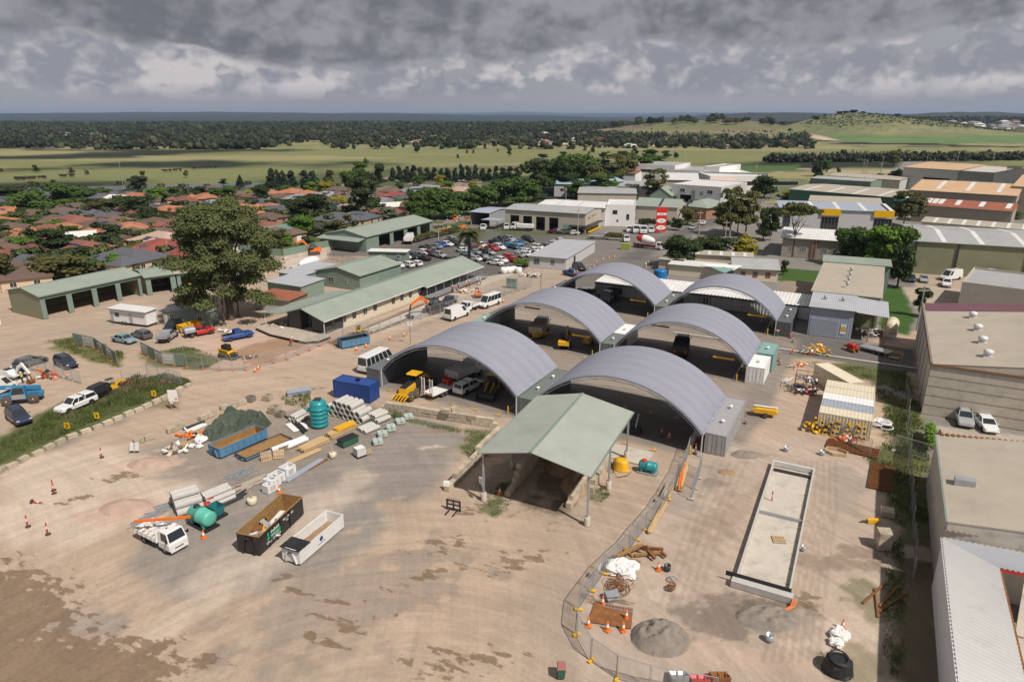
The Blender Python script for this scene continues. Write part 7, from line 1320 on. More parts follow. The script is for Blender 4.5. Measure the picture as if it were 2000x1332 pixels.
for i,(x,y,m_) in enumerate(((413,985,'drum_red'),(407,996,'red'))): o=at(x,y,1,0,'steel_drum',['dark red drum behind the teal tub','bright red drum with white label in front of the dark red drum'][i],'drum'); B().lathe([(.29,0),(.3,.02),(.3,.29),(.315,.3),(.3,.31),(.3,.6),(.315,.61),(.3,.62),(.3,.88),(.27,.89),(.26,.87),(.01,.87)],18).build('drum_body',M[m_],o); B().box(-.1,.1,-.31,-.3,.4,.65).build('drum_label',M['white_paint'],o)
o=at(625,832,1,0,'pump_station_tank','tall teal ribbed tank with hatch standing among the pipes','tank'); b=B(); pr=[(.9,0),(1.05,.15)]
for i in range(5): z=.3+i*.55; pr+=[(1.06,z),(1.13,z+.04),(1.13,z+.1),(1.06,z+.14)]
pr+=[(1.06,3.1),(.95,3.4),(.7,3.6),(.45,3.68),(.01,3.7)]; b.lathe(pr,26); b.build('tank_body',M['teal_poly'],o); B().box(-.4,.4,-.4,.4,3.62,3.85).build('hatch',M['dark_steel'],o)
for s in(-1,1): B().tube((s*1.0,0,2.3),(s*1.55,0,2.3),.25,14).build('inlet_pipe',M['teal_poly'],o); B().lathe([(.33,s*1.3),(.33,s*1.36)],14,(0,0,2.3),0,'x').build('flange',M['teal_poly'],o)
# concrete pipes: one mesh per size, each pipe a thing
def pipemesh(L,ro,bell=False,m_='concrete_pipe'):
    k=('pipe',L,ro,bell,m_)
    if k not in WC:
        b=B(); ri=ro*.8; pr=[(ri,-L/2),(ro,-L/2),(ro,L/2-(.25 if bell else 0))]+([(ro*1.14,L/2-.2),(ro*1.14,L/2)] if bell else [(ro,L/2)])+[(ri,L/2)]
        n=20; vs=[]
        for r_,x in pr+[(ri,-L/2)]:
            vs+=[(x,r_*math.cos(2*PI*i/n),r_*math.sin(2*PI*i/n)) for i in range(n)]
        b.add(vs,[(j*n+i,(j+1)*n+i,(j+1)*n+(i+1)%n,j*n+(i+1)%n) for j in range(len(pr)) for i in range(n)],0,False); WC[k]=b.mesh('concrete_pipe',M[m_])
    return WC[k]
def pipes(center,ax0,ax1,L,ro,rows_,desc,grp,bell=False,gap=1.03,m_='concrete_pipe',flip=False):
    c=G(*center); a=G(*ax0);b_=G(*ax1); rz=math.atan2(b_.y-a.y,b_.x-a.x)+(PI if flip else 0); n0=rows_[0]; across=Vector((-math.sin(rz),math.cos(rz),0)); me=pipemesh(L,ro,bell,m_); lst=[]
    for k,n in enumerate(rows_):
        for i in range(n):
            p=c+across*((i-(n-1)/2)*2*ro*gap)+Vector((math.cos(rz),math.sin(rz),0))*sr.uniform(-.12,.12)*L*.3; p.z=ro+k*ro*1.75
            o=link('concrete_pipe',me,None,p,rz); tag(o,'x','pipe',grp); lst.append((k,i,n,o))
    for k,i,n,o in lst: o['label']='%s, %s course up, %s along it'%(desc,ordn(k+1),ordn(i+1))
    return lst
pipes((366,988),(338,985),(408,964),2.5,.36,(5,4,2),'thick pale pipe of the stack by the mint tank','concrete pipes in the stack by the mint tank'); pipes((425,975),(390,985),(455,958),2.8,.22,(6,5,3),'slender pale pipe of the long stack','slender pipes stacked beside the thick ones')
pipes((682,812),(655,818),(700,795),2.45,.42,(8,7,4),'grey bell ended pipe before the blue container','bell ended pipes before the blue container',True,flip=True); pipes((738,818),(715,825),(760,806),2.2,.28,(5,3),'small grey pipe right of the bell ended stack','small grey pipes beside the bell ended stack'); pipes((720,838),(700,846),(745,828),2.3,.2,(5,),'thin grey pipe lying before the cement pallets','thin grey pipes before the cement pallets'); pipes((583,820),(560,830),(605,806),2.3,.28,(3,2),'concrete pipe stack left of the tall teal tank','concrete pipes left of the tall teal tank'); pipes((578,868),(550,880),(612,855),3.0,.3,(2,),'white wrapped pipe beside the flat tray bin','white pipes beside the flat tray bin',m_='pvc'); pipes((550,876),(535,882),(575,866),2.6,.32,(1,),'single crumpled white pipe beside the timber','single white pipe',m_='pvc')
for i,x in enumerate((258,268)): o=at(x,880,2,-10,'pipe_offcut',['left','right'][i]+' short upright grey pipe offcut at the road edge','pipe'); me=pipemesh(1.3,.3,False,'concrete_pipe'); q=link('pipe_shell',me,o,(0,0,.35)); q.rotation_euler=(0,R(-25),0)
# containers in the yard
a,LL=ang((651,775),(723,788)); 
bl=container('dark blue shipping container with black roof vent beside the pipe stacks',0,0,6.06,'blue_cont',2.44,2.6,vent=False); q=G(723,788); bl.location=q; bl.rotation_euler.z=a-PI/2+PI; bl.location=q
B().lathe([(.28,0),(.28,.35),(.33,.36),(.33,.42),(.02,.43)],14).build('vent',M['black'],bl,(1.2,2.6,2.58))
ccs=[('cream container, nearest of the five side by side with barriers leaning on it','cream_cont'),('blue grey container, second of the five side by side','bluegrey_cont'),('pale grey container, third of the five side by side','white_paint'),('cream container, fourth of the five side by side','cream_cont'),('cream container, farthest of the five side by side','cream_cont')]
for i,(lb,m_) in enumerate(ccs): c=container(lb,3.2,87.6+i*2.52,6.06,m_,vent=False); c.rotation_euler.z=R(90)
a,_=ang((1597,760),(1655,790)); c=container('cream container standing askew behind the row of five',0,0,8.0,'cream_cont',vent=False); p=G(1612,712,2.6); c.location=G(1659,748,2.6).xy.to_3d(); c.rotation_euler.z=math.atan2(G(1602,716,2.6).y-c.location.y,G(1602,716,2.6).x-c.location.x)-PI/2
container('cream container at the left edge below the khaki wall',0,0,6.06,'cream_cont',vent=False).location=(-151.5,55,0)
container('white container corner at the left edge of the picture',0,0,6.06,'white_paint',vent=False).location=(-147.5,58.5,0)
# tarpaulin heap
def heap(name,label,cat,px,py,rx,ry,h,m_,seed,rough=.3,n=30,rot=0,flat=.0):
    rs=random.Random(seed); b=B(); c=G(px,py); g=[]
    for j in range(n+1):
        row=[]
        for i in range(n+1):
            u=-1+2*i/n;v=-1+2*j/n; hf=(vnoise(np.array([i*1.1+seed]),np.array([j*1.1]),seed+9)[0]-.5)*.35*h*(not flat); d=math.sqrt(u*u+v*v); k=max(0,1-d**(2.2 if not flat else 6)); k=k*(.62+.38*vnoise(np.array([i*.22+9.]),np.array([j*.3+seed]),5)[0]) if flat else k
            row.append((u*rx,v*ry,k*h*(1+(vnoise(np.array([i*.35+seed*3.1]),np.array([j*.35]),seed)[0]-.5)*2*rough+rs.uniform(-.05,.05)*rough*3)-.12*(d>.97)-.03+hf*k))
        g.append(row)
    b.loft(g,0,not flat,False,False); o=b.build(name,M[m_],None,c,R(28+rot)); return tag(o,label,cat)
heap('tarpaulin_heap','dark green tarpaulin draped over a long heap beside the blue bin','tarpaulin',462,838,4.3,2.6,1.75,'tarp_green',4,.75,22,35,1)
heap('soil_pile','conical grey soil pile near the bottom of the fenced site','soil pile',1290,1245,2.3,2.0,1.1,'grey_soil',5,.35,30); heap('soil_pile','flattened dark soil pile in front of the concrete slab','soil pile',1500,1205,2.6,1.6,.5,'grey_soil',6,.5,30); heap('soil_pile','brown soil tipped inside the right bay of the open shed','soil pile',1110,905,2.6,3.4,1.5,'soil_brown',7,.4,26,-28); heap('soil_pile','dark mulch pile inside the middle bay of the open shed','soil pile',1060,880,2.2,3.,1.2,'grey_soil',8,.4,24,-28)
heap('soil_pile','small brown mound left of the concrete slab','soil pile',1420,922,1.0,.7,.3,'soil_brown',9,.4,16); heap('soil_pile','low pink gravel pile at the far left of the storage yard','soil pile',292,905,2.6,1.5,.45,'pink_soil',10,.4,20); heap('soil_pile','low pink gravel mound left of the thick pipes','soil pile',245,990,2.6,1.7,.5,'pink_soil',12,.4,20); heap('soil_pile','soil pile behind the cream container row','soil pile',1457,888,1.8,1.0,.4,'grey_soil',13,.4,20)
# bulk bags, cement pallets, tote
def bag(px,py,s,label,m_='bag_white',seed=1,z=0):
    rs=random.Random(seed); b=B(); n=12; rg=[]
    for (k,z_) in((.75,0),(.95,.12),(1.,.35),(.93,.6),(.7,.78),(.4,.74),(.1,.68)): rg.append([(k*s*math.cos(2*PI*i/n)*(1+rs.uniform(-.28,.28)),k*s*math.sin(2*PI*i/n)*(1+rs.uniform(-.28,.28)),max(.01,z_*s*1.0+rs.uniform(-.13,.13)*s)) for i in range(n)])
    b.loft(rg,0,False); return tag(b.build('bulk_bag',M[m_],None,G(px,py,z),rs.uniform(0,6)),label,'bulk bag')
bag(392,862,.75,'open white bulk bag with orange contents left of the tarpaulin',seed=1); bag(376,872,.42,'small round white bag left of the blue bin',seed=2); bag(390,873,.4,'small white bag right of its twin before the blue bin',seed=3)
for i,(x,y,s) in enumerate(((1200,1113,.85),(1222,1120,.9),(1215,1105,.75),(1235,1108,.6))): bag(x,y,s,'crumpled white bulk bag, %s of the pile left of the rusty mesh'%ordn(i+1),seed=10+i)
for i,(x,y,s) in enumerate(((1640,1243,.7),(1632,1258,.5))): bag(x,y,s,['large','small'][i]+' white bag lying behind the black wrapped bundle',seed=20+i)
def pallet_mesh():
    b=B()
    for y in(-.5,-.0,.5): b.box(-.58,.58,y-.05,y+.05,.03,.11)
    return b.mesh('bearer',M['timber_grey'])
PB=None
def pallet(px,py,label,rz=None,tilt=0,z=0.,m_='timber_grey'):
    global PB
    if PB is None: PB=(B().box(-.58,.58,-.05,.05,.03,.11).mesh('bearer',M['timber_grey']),B().box(-.05,.05,-.58,.58,.11,.135).mesh('slat',M['timber']))
    r=thing('pallet',label,'pallet',G(px,py,z),rz if rz is not None else sr.uniform(0,PI))
    for y in(-.5,0,.5): link('bearer',PB[0],r,(0,y,0))
    for i in range(7): link('slat',PB[1],r,(-.52+i*.173,0,0))
    if tilt: r.rotation_euler.x=tilt; r.location.z+=.5*math.sin(abs(tilt))
    return r
for i,(x,y) in enumerate(((738,866),(747,851),(764,840),(782,826),(798,817))):
    rz=R(28+18); pallet(x,y,'pallet under the wrapped cement bags, %s from the near end'%ordn(i+1),rz); r=thing('cement_bags','pale plastic wrapped cement bags on a pallet, %s from the near end'%ordn(i+1),'cement bags',G(x,y)+Vector((0,0,.14)),rz,'wrapped cement bag pallets in a row')
    for lv in range(3+(i==2)):
        for k in range(4):
            b=B(); n=8; x0,y0=(-.3+.6*(k%2)),(-.27+.54*(k//2)); rg=[[(x0+kx*.31,y0+ky*.28,zz) for kx,ky in((-1,-.7),(-.7,-1),(.7,-1),(1,-.7),(1,.7),(.7,1),(-.7,1),(-1,.7))] for zz in(0,.12)]; rg=[[((p[0]-x0)*.9+x0,(p[1]-y0)*.9+y0,0) for p in rg[0]],rg[0] and [(p[0],p[1],.06) for p in rg[0]],[((p[0]-x0)*.85+x0,(p[1]-y0)*.85+y0,.14) for p in rg[0]]]
            b.loft(rg,0,True); b.build('bag',M['pale_bag'],r,(sr.uniform(-.02,.02),sr.uniform(-.02,.02),lv*.14+.0))
o=at(703,890,14,-5,'water_tote','white caged water tote on a black pallet','tote'); B().box(-.55,.55,-.48,.48,.17,1.1).build('tote_tank',M['bag_white'],o); B().box(-.6,.6,-.52,.52,0,.15).build('tote_pallet',M['black'],o)
b=B()
for i in range(7):
    x=-.58+i*.193; b.tube((x,-.51,.15),(x,-.51,1.15),.014,4); b.tube((x,.51,.15),(x,.51,1.15),.014,4)
for z in(.2,.45,.7,.95,1.15):
    for y in(-.51,.51): b.tube((-.58,y,z),(.58,y,z),.014,4)
    for x in(-.58,.58): b.tube((x,-.51,z),(x,.51,z),.014,4)
for i in range(5): y=-.51+i*.255; b.tube((-.58,y,.15),(-.58,y,1.15),.014,4); b.tube((.58,y,.15),(.58,y,1.15),.014,4)
b.build('cage',M['galv'],o); pallet(716,884,'timber pallet leaning behind the caged water tote',R(50))
pallet(520,898,'pale pallet standing on its side by the flat tray bin',R(60),R(75)); pallet(545,892,'pallet propped against the timber, leftmost of the pair',R(40),R(35)); pallet(555,884,'pallet propped against the timber, rightmost of the pair',R(70),R(-60)); pallet(362,868,'grey pallet lying left of the small white bags',R(30)); pallet(1521,1055,'small pallet with blocks lying on the concrete slab',R(20),0,.12)
# timber stacks, beams
def stack(label,p,q,n,rows_,w,h,m_,cat='timber stack',name='timber_stack',z0=0,part='plank',jit=.06,gap=1.1):
    a=G(*p);b_=G(*q);d=b_-a;L=d.length; r=thing(name,label,cat,(a+b_)/2,math.atan2(d.y,d.x)); me=B().box(-.5,.5,-w/2,w/2,0,h).mesh(part,M[m_])
    for k in range(rows_):
        for i in range(n-(k%2 if n>3 else 0)):
            o=link(part,me,r,(sr.uniform(-.3,.3)*jit*4,(i-(n-1)/2+(k%2)*.5)*w*gap,z0+k*h*1.04),sr.uniform(-jit,jit)*.3); o.scale.x=L*sr.uniform(.86,1.)
    return r
stack('bright yellow timber stack left of the green crate',(640,856),(692,832),7,4,.16,.14,'timber'); stack('long pale timber stack reaching toward the white pits',(585,882),(640,858),7,3,.18,.13,'timber'); stack('long thin planks lying behind the white concrete pits',(560,905),(628,876),4,1,.2,.08,'timber'); stack('yellow wrapped timber bundle on top of the timber stack',(655,850),(692,834),5,2,.18,.16,'yellow',z0=.6)
stack('pair of long blue grey steel channels before the white pits',(553,944),(632,896),2,1,.32,.16,'bluegrey_cont','steel channel','steel_channel',part='channel'); stack('rusty brown flat bars beside the steel channels',(600,918),(640,896),2,1,.18,.06,'rust','steel bar','steel_bar',part='bar')
stack('dark metal formwork strips in a loose heap right of the red drums',(430,985),(478,962),7,2,.2,.06,'dark_steel','formwork','formwork_heap',part='strip',jit=.5); stack('grey ladder rails and scaffold tubes left of the old truck',(252,1030),(330,990),6,1,.1,.08,'galv','scaffold','scaffold_heap',part='tube',jit=.5,gap=2.); stack('loose scaffold frames behind the thick pipes',(290,1000),(340,985),8,1,.08,.06,'galv','scaffold','scaffold_heap',part='tube',jit=.8,gap=2.4)
stack('galvanised tube bundle at the head of the yard beside the grass',(560,772),(608,764),6,3,.2,.18,'bluegrey_cont','tube bundle','tube_bundle',part='tube'); stack('white sheet lengths beside the orange barrier and tarpaulin',(362,845),(402,828),3,1,.3,.1,'white_paint','sheeting','sheet_stack',part='sheet'); stack('dark timber sheets with maroon edge behind the white sheets',(358,840),(402,824),2,1,.2,.25,'dark_steel','sheeting','sheet_stack',part='sheet')
stack('pair of black rack rails lying on white sheet left of the tall tank',(562,812),(598,846),3,1,.22,.16,'black','rack rail','rack_rails',part='rail',gap=1.3); c=G(580,832); tag(B().prism([(-1.5,-.9),(1.4,-1.1),(1.7,.7),(.3,1.2),(-1.6,.8)],'z',0.01,.03).build('plastic_sheet',M['bag_white'],None,c,R(-20)),'white plastic sheet lying under the black rack rails','plastic sheet')
stack('grey flat bars and mesh scattered above the pink timber offcuts',(448,935),(500,912),9,1,.1,.05,'galv','steel offcuts','steel_offcuts',part='bar',jit=.9,gap=1.8); stack('pinkish timber offcuts heaped left of the white pits',(455,960),(512,935),8,2,.12,.08,'timber_grey','timber offcuts','timber_offcuts',part='plank',jit=.9,gap=1.5); 
stack('stacked timber at the fence with orange striped tubes on top',(1325,960),(1338,912),5,4,.14,.12,'timber'); stack('orange and white striped tubes lying on the fence side timber',(1326,962),(1336,906),3,1,.1,.1,'orange','striped tube','striped_tubes',z0=.5,part='tube'); stack('tall timber stack on bearers below the striped tubes',(1298,975),(1310,950),5,3,.16,.14,'timber'); stack('two long timber beams inside the temporary fence',(1267,1044),(1302,982),2,2,.16,.16,'timber'); 
# green crate
o=at(680,866,16,-7,'green_crate','dark green crate with black lid beside the timber','crate'); b=B(); b.corr((-1.15,-.6,.08),(2.3,0,0),(0,0,.7),.25,.03); b.corr((1.15,.6,.08),(-2.3,0,0),(0,0,.7),.25,.03); b.box(-1.15,1.15,-.58,.58,.08,.7); b.build('crate_side',M['green_fascia'],o); B().box(-1.2,1.2,-.64,.64,.79,.86).build('lid',M['black'],o); B().box(-1.1,1.1,-.5,.5,0,.07).build('skid',M['dark_steel'],o)
# white precast pits
for i,(x,y) in enumerate(((532,948),(528,958),(541,940),(562,925))):
    o=at(x,y,16,-9,'precast_pit','pale precast concrete pit, %s from the near end of the row'%ordn(i+1),'concrete pit'); w,d,h=(.55,.5,1.0) if i!=1 else (.5,.4,.9); b=B()
    for bx in((-w,w,-d,-d+.09),(-w,w,d-.09,d),(-w,-w+.09,-d+.09,d-.09),(w-.09,w,-d+.09,d-.09)): b.box(bx[0]*1.3,bx[1]*1.3,bx[2]*1.2,bx[3]*1.2,0,h)
    b.box(-w*1.2,w*1.2,-d*1.1,d*1.1,.0,.1); b.build('pit_wall',M['pvc'],o)
    B().box(-.35,.35,-d*1.2-.02,-d*1.2-.003,.2,.75).build('recess_panel',M['concrete'],o)
for i,(x,y,s) in enumerate(((537,805,1.),(548,812,.7),(490,783,.8),(523,780,.8),(452,800,.6))):
    o=at(x,y,10,-6,'precast_pit',['square open concrete pit behind the tarpaulin','dark dirty pit block right of the open pit','dark pit with grate beside the grass','pale pit beside the tube bundle','low pale block behind the tarpaulin heap'][i],'concrete pit'); b=B(); w=.65*s
    for bx in((-w,w,-w,-w+.1),(-w,w,w-.1,w),(-w,-w+.1,-w+.1,w-.1),(w-.1,w,-w+.1,w-.1)): b.box(*bx,0,.9*s)
    b.build('pit_wall',M['block' if i in(0,3,4) else 'block_dark'],o)
for i,(x,y) in enumerate(((493,983),(650,893))): o=at(x,y,1,0,'bucket_block',['pale yellow tub with timber handle right of the formwork','pale block with timber post right of the timber stack'][i],'tub'); B().lathe([(.4,0),(.46,.1),(.5,.6),(.47,.62),(.02,.6)],12 if i==0 else 4).build('tub_body',M['cream_cont'],o); B().beam((0,0,.6),(-.1,.1,1.5),.08,.08).build('post',M['timber'],o)
# cones and delineators
def cone():
    r=thing('traffic_cone','x','traffic cone',(0,-500,0)); B().box(-.19,.19,-.19,.19,0,.03).build('base',M['orange'],r); B().lathe([(.15,.03),(.105,.28)],12).build('cone_body',M['orange'],r); B().lathe([(.107,.28),(.07,.48)],12).build('reflective_band',M['bag_white'],r); B().lathe([(.07,.48),(.03,.7),(.01,.71)],12).build('cone_tip',M['orange'],r); return r
def delin():
    r=thing('delineator_post','x','delineator',(0,-500,0)); B().lathe([(.2,0),(.2,.04),(.05,.07)],10).build('base',M['dark_steel'],r); b=B(); b.lathe([(.05,.06),(.05,.5)],8); b.build('post',M['red'],r); B().lathe([(.052,.5),(.052,.7)],8).build('reflective_band',M['bag_white'],r); B().lathe([(.05,.7),(.05,.98),(.02,1.02)],8).build('post_top',M['red'],r); return r
c0,d0=cone(),delin()
def spread(p0,pts,fmt,grp):
    L=[]
    for i,(x,y) in enumerate(pts): o=p0 if i==0 and p0.location.y==-500 else dup(p0,(0,0,0)); o.location=G(x,y); o.rotation_euler.z=sr.uniform(0,6); o.scale=(1.25,)*3; L.append(o)
    rank(L,fmt)
    for o in L: o['group']=grp
spread(c0,[(398,1050),(546,962),(976,965),(1186,1230),(1217,1231),(1223,1207),(1177,1180),(1149,1222),(1286,1112),(1645,1226),(1307,855)],'orange traffic cone on the near half of the site, {n} from the left','traffic cones in the near yards'); spread(c0,[(479,708),(505,721),(498,726),(696,684),(715,678),(762,663),(789,656),(1005,655),(983,590),(1152,527),(1160,522),(1165,514),(1178,508),(1190,506),(1200,503),(1082,561),(1045,580),(990,616),(600,509),(640,498),(560,560)],'orange traffic cone around the building works, {n} from the left','traffic cones around the building works')
spread(d0,[(105,957),(106,963),(199,893),(55,1028),(94,1043),(392,1010),(1358,885),(1352,870),(1507,980),(1455,827),(1451,800),(1520,705),(1522,712),(1543,660),(1548,668),(1292,852)],'orange and white delineator post, {n} from the left','delineator posts'); o=dup(d0,G(62,981)+Vector((0,0,.1)),0,'fallen delineator post lying on the pale ground','delineator posts'); o.rotation_euler=(0,R(88),.3); o.scale=(1.3,)*3
# temporary fencing
FB=B(); W=2.35; 
for a_,b_ in(((0,.1),(0,2.05)),((W,.1),(W,2.05))): FB.tube((a_[0],0,a_[1]),(b_[0],0,b_[1]),.03,6)
for z in(.15,2.05): FB.tube((0,0,z),(W,0,z),.03,6)
ff=FB.mesh('frame',M['galv']); FB=B()
for i in range(1,24): x=i*W/24; FB.beam((x,0,.15),(x,0,2.05),.009,.009)
for i in range(1,11): z=.15+i*.175; FB.beam((0,0,z),(W,0,z),.009,.009)
fi=FB.mesh('infill',M['galv']); ft=B().box(-.32,.32,-.12,.12,0,.12).mesh('foot',M['yellow_panel']); fo=B().box(-.32,.32,-.12,.12,0,.12).mesh('foot',M['orange']); fc=B().box(-.32,.32,-.12,.12,0,.12).mesh('foot',M['concrete'])
shade=mat('shade_cloth',(.17,.235,.185),.9,alpha=.8); sfm=B().box(.03,W-.03,-.012,.012,.2,2.0).mesh('shade_cloth',shade); shade2=mat('shade_pale',(.42,.42,.37),.9,alpha=.8); sfm2=B().box(.03,W-.03,-.012,.012,.2,2.0).mesh('shade_cloth',shade2)
fences={}
def fence(P,grp,foot=ft,cloth=None,skip=(),words=None):
    k=0; L=[]
    P=[G(*p) for p in P]
    for a_,b_ in zip(P,P[1:]):
        d=b_-a_; n=max(1,round(d.length/2.45)); st=d/n
        for i in range(n):
            if k in skip: k+=1; continue
            p=a_+st*i; r=thing('fence_panel','x','fence panel',p,math.atan2(d.y,d.x)+sr.uniform(-.03,.03),grp); r.scale.x=st.length/2.45; link('frame',ff,r); link('infill',fi,r); link('foot',foot,r,(0,0,0),PI/2)
            if cloth and cloth[k%len(cloth)]: link('shade_cloth',sfm if cloth[k%len(cloth)]==1 else sfm2,r)
            if words and cloth[k%len(cloth)]==2: text(words,.42,M['bag_white'],r,(W/2,-.03,1.5),(PI/2,0,0)); B().box(.5,1.9,-.03,-.02,1.0,1.1).build('print_line',M['bag_white'],r)
            L.append(r); k+=1
    rank(L,'wire fence panel of the %s, {n} from the left'%grp.replace('fence panels of the ','')); return L
f1=fence([(1345,885),(1330,930),(1290,1000),(1260,1035),(1228,1075),(1180,1120),(1130,1190),(1127,1240),(1155,1290),(1205,1325),(1270,1345),(1400,1370)],'fence panels of the curved near fence')
fence([(1345,885),(1355,868),(1365,850)],'fence panels of the short return by the shelter'); 
for f_,dx in ((f1[4],.9),(f1[11],.7)): B().box(.8,1.35,-.03,-.015,1.1,1.7).build('notice',M['white_paint'],f_)
fence([(1600,838),(1645,860),(1700,890)],'fence panels of the line below the cream containers'); fence([(1745,880),(1812,900)],'fence panels of the cross line at the warehouse',foot=fc)
fence([(145,672),(185,680),(230,712)],'fence panels of the left hoarding',foot=fo,cloth=(1,2,1,2),words='WIBERMAN'); fence([(277,690),(320,712),(365,716)],'fence panels of the right hoarding',foot=fo,cloth=(2,1,2),words='WIBERMAN'); fence([(365,718),(430,724),(480,723)],'fence panels of the line beside the dirt road',foot=fo); fence([(480,723),(560,702),(645,668),(720,650)],'fence panels of the line past the blue bin',foot=fo); fence([(720,650),(860,612),(1000,572),(1040,560)],'fence panels of the line along the office works',foot=fc)
fence([(560,560),(640,540),(700,520),(640,505)],'fence panels of the compound near the depot',foot=fo); fence([(0,728),(60,722),(110,736),(160,750)],'fence panels of the plant compound',foot=fc); fence([(240,748),(290,735),(355,752)],'fence panels of the gate by the grass bank',foot=fc)
fence([(1350,975),(1370,915)],'fence panels of the loose pair near the shelter',foot=fc)
# chain link boundary fence along the warehouses
r=thing('boundary_fence','sagging dark mesh boundary fence along the warehouse walls','fence',(7.4,60,0),R(90))
for i in range(17):
    x=i*3.; B().tube((x,0,0),(x,0,2.2),.035,6).build('fence_post',M['galv'],r,(0,sr.uniform(-.15,.15),0))
mm_=mat('fence_mesh',(.16,.17,.16),.8,alpha=.55)
b=B(); b.loft([[(i*3.*.5,math.sin(i*1.7)*.12,z+(.08*math.sin(i) if z>1 else 0)) for i in range(33)] for z in(.05,1.1,2.1)],0,False,False,False); b.build('mesh_sheet',mm_,r)
# green steel boundary fence behind the depot, each long straight piece
for i,(p,q) in enumerate((((555,508),(660,485)),((470,500),(555,508)))): 
    a=G(*p);b_=G(*q);d=b_-a; r=thing('boundary_fence',['pale green sheet steel fence left of the depot shed','pale sheet steel fence behind the gum tree'][i],'fence',a,math.atan2(d.y,d.x)); n=int(d.length/2.4)
    me=B().corr((0,0,1.0),(2.38,0,0),(0,0,2.),.2,.03).mesh('sheet',M['green_wall']); mw=B().box(0,2.38,-.1,.1,0,1.0).mesh('base_wall',M['concrete'])
    for k in range(n): link('sheet',me,r,(k*2.4,0,0)); link('base_wall',mw,r,(k*2.4,0,0))
# construction slab with formwork
sl_=thing('slab_formwork','long concrete slab enclosed by pale precast edge walls','slab',(-6.1,51.9,0),R(.6))
W,L=4.3,23.2
B().box(.1,W-.1,.5,L-.1,0,.12).build('slab',M['concrete'],sl_)
for i in range(8):
    for x in(-.05,W-.12): B().box(0,.17,0,L/8-.02,0,.6).build('edge_wall',M['concrete_pipe'],sl_,(x,i*L/8+.4,0))
B().box(-.3,W+.3,-.35,.35,0,.6).build('end_wall',M['concrete_pipe'],sl_); B().box(-.1,W+.1,L+.42,L+.6,0,.6).build('end_wall',M['pvc'],sl_); B().box(.1,W-.1,12.3,12.5,.122,.45).build('cross_pipe',M['galv'],sl_); B().box(.2,W-.2,L-1.2,L-1.1,.122,.5).build('rebar_tie',M['dark_steel'],sl_); B().box(-.9,W+.1,.37,.42,.5,.95).build('black_strip',M['black'],sl_)
for i in range(10): B().box(W-.5,W-.14,2+i*2.3,2.1+i*2.3,.13,.2).build('tie_block',M['timber'],sl_)
b=B(); [b.path([(W+.3+.15*k,-.3,.5),(W+.25+.12*k,-.9,.25),(W-.3+.1*k,-1.5,.06)],.05,6) for k in range(3)]; b.build('orange_conduit',M['orange'],sl_)
# miscellaneous on the fenced site
def blockpile(label,px,py,n,rz=0): 
    r=thing('block_pile',label,'block pile',G(px,py),rz)
    for i in range(n): link('block',bmm,r,((i%2)*.05,(i%2)*.62,(i//2)*.58),sr.uniform(-.06,.06))
blockpile('stack of pale concrete blocks beside the warehouse shadow',1725,1072,6,R(20)); blockpile('small pair of blocks right of the yellow breaker',1733,1008,2,R(10))
o=at(1703,1020,14,0,'rock_breaker','yellow hydraulic rock breaker lying on the ground','breaker'); B().box(-.5,.6,-.2,.2,0,.38).build('breaker_body',M['yellow'],o); B().tube((-.5,0,.2),(-1.1,0,.15),.09,8).build('chisel',M['dark_steel'],o)
def meshsheet(label,pts,z=.06):
    P=[G(*p) for p in pts]; r=thing('mesh_sheets',label,'steel mesh',(0,0,0)); b=B(); n,m_=22,14
    for k in range(3):
        zz=z+k*.05
        for i in range(n+1): u=i/n; b.beam(P[0].lerp(P[1],u)+Vector((0,0,zz)),P[3].lerp(P[2],u)+Vector((0,0,zz)),.035,.035)
        for j in range(m_+1): v=j/m_; b.beam(P[0].lerp(P[3],v)+Vector((0,0,zz+.02)),P[1].lerp(P[2],v)+Vector((0,0,zz+.02)),.035,.035)
    b.build('mesh_bars',M['rust'],r,kind='stuff'); B().slab([p+Vector((0,0,.05)) for p in P],.03).build('backing',M['rust'],r)
meshsheet('square stack of rusty steel mesh sheets on the grass',[(1694,952),(1742,962),(1748,915),(1702,905)]); meshsheet('long strip of rusty steel mesh sheets below the containers',[(1612,873),(1712,897),(1718,880),(1618,858)])
o=thing('timber_box','six sided timber edging box around a grey pit','timber box',G(1632,884)); P=[(-1.2,-.3),(-.3,-.9),(1.1,-.6),(1.3,.3),(.2,.9),(-1.0,.7)]
for i in range(6): B().beam((*P[i],.15),(*P[(i+1)%6],.15),.09,.3).build('board',M['timber'],o)
def hcoil(name,label,px,py,R_,n,m_,tr=.04,z=.1,jit=.3):
    rs=random.Random(n*7+int(px)); b=B()
    for k in range(n):
        cx,cy=rs.uniform(-jit,jit),rs.uniform(-jit,jit); rr=R_*rs.uniform(.6,1.); t1,t2=rs.uniform(-.12,.12),rs.uniform(-.12,.12); b.path([(cx+rr*math.cos(a),cy+rr*math.sin(a)*rs.uniform(.9,1),z+k*.04+t1*math.cos(a)*rr+t2*math.sin(a)*rr+abs(t1)+.02) for a in [2*PI*i/14 for i in range(15)]],tr,5)
    return tag(b.build(name,M[m_],None,G(px,py)),label,'coil')
hcoil('white_hose_coil','white corrugated drain pipe coils on the grass beside the containers',1723,832,1.0,12,'bag_white',.07,.1,.8); hcoil('wire_coil','rusty wire coil lying left of the slab',1311,1150,.35,8,'rust',.03,.1,.15); hcoil('wire_coil','grey cable coil above the rusty wire coil',1312,1133,.4,5,'galv',.02,.1,.1); hcoil('wire_coil','tangled rusty reinforcement below the white bags',1208,1150,.9,16,'rust',.022,.05,.5)
o=thing('rusty_shoring','rusty brown steel shoring frames heaped inside the near fence','shoring',G(1243,1085),R(20))
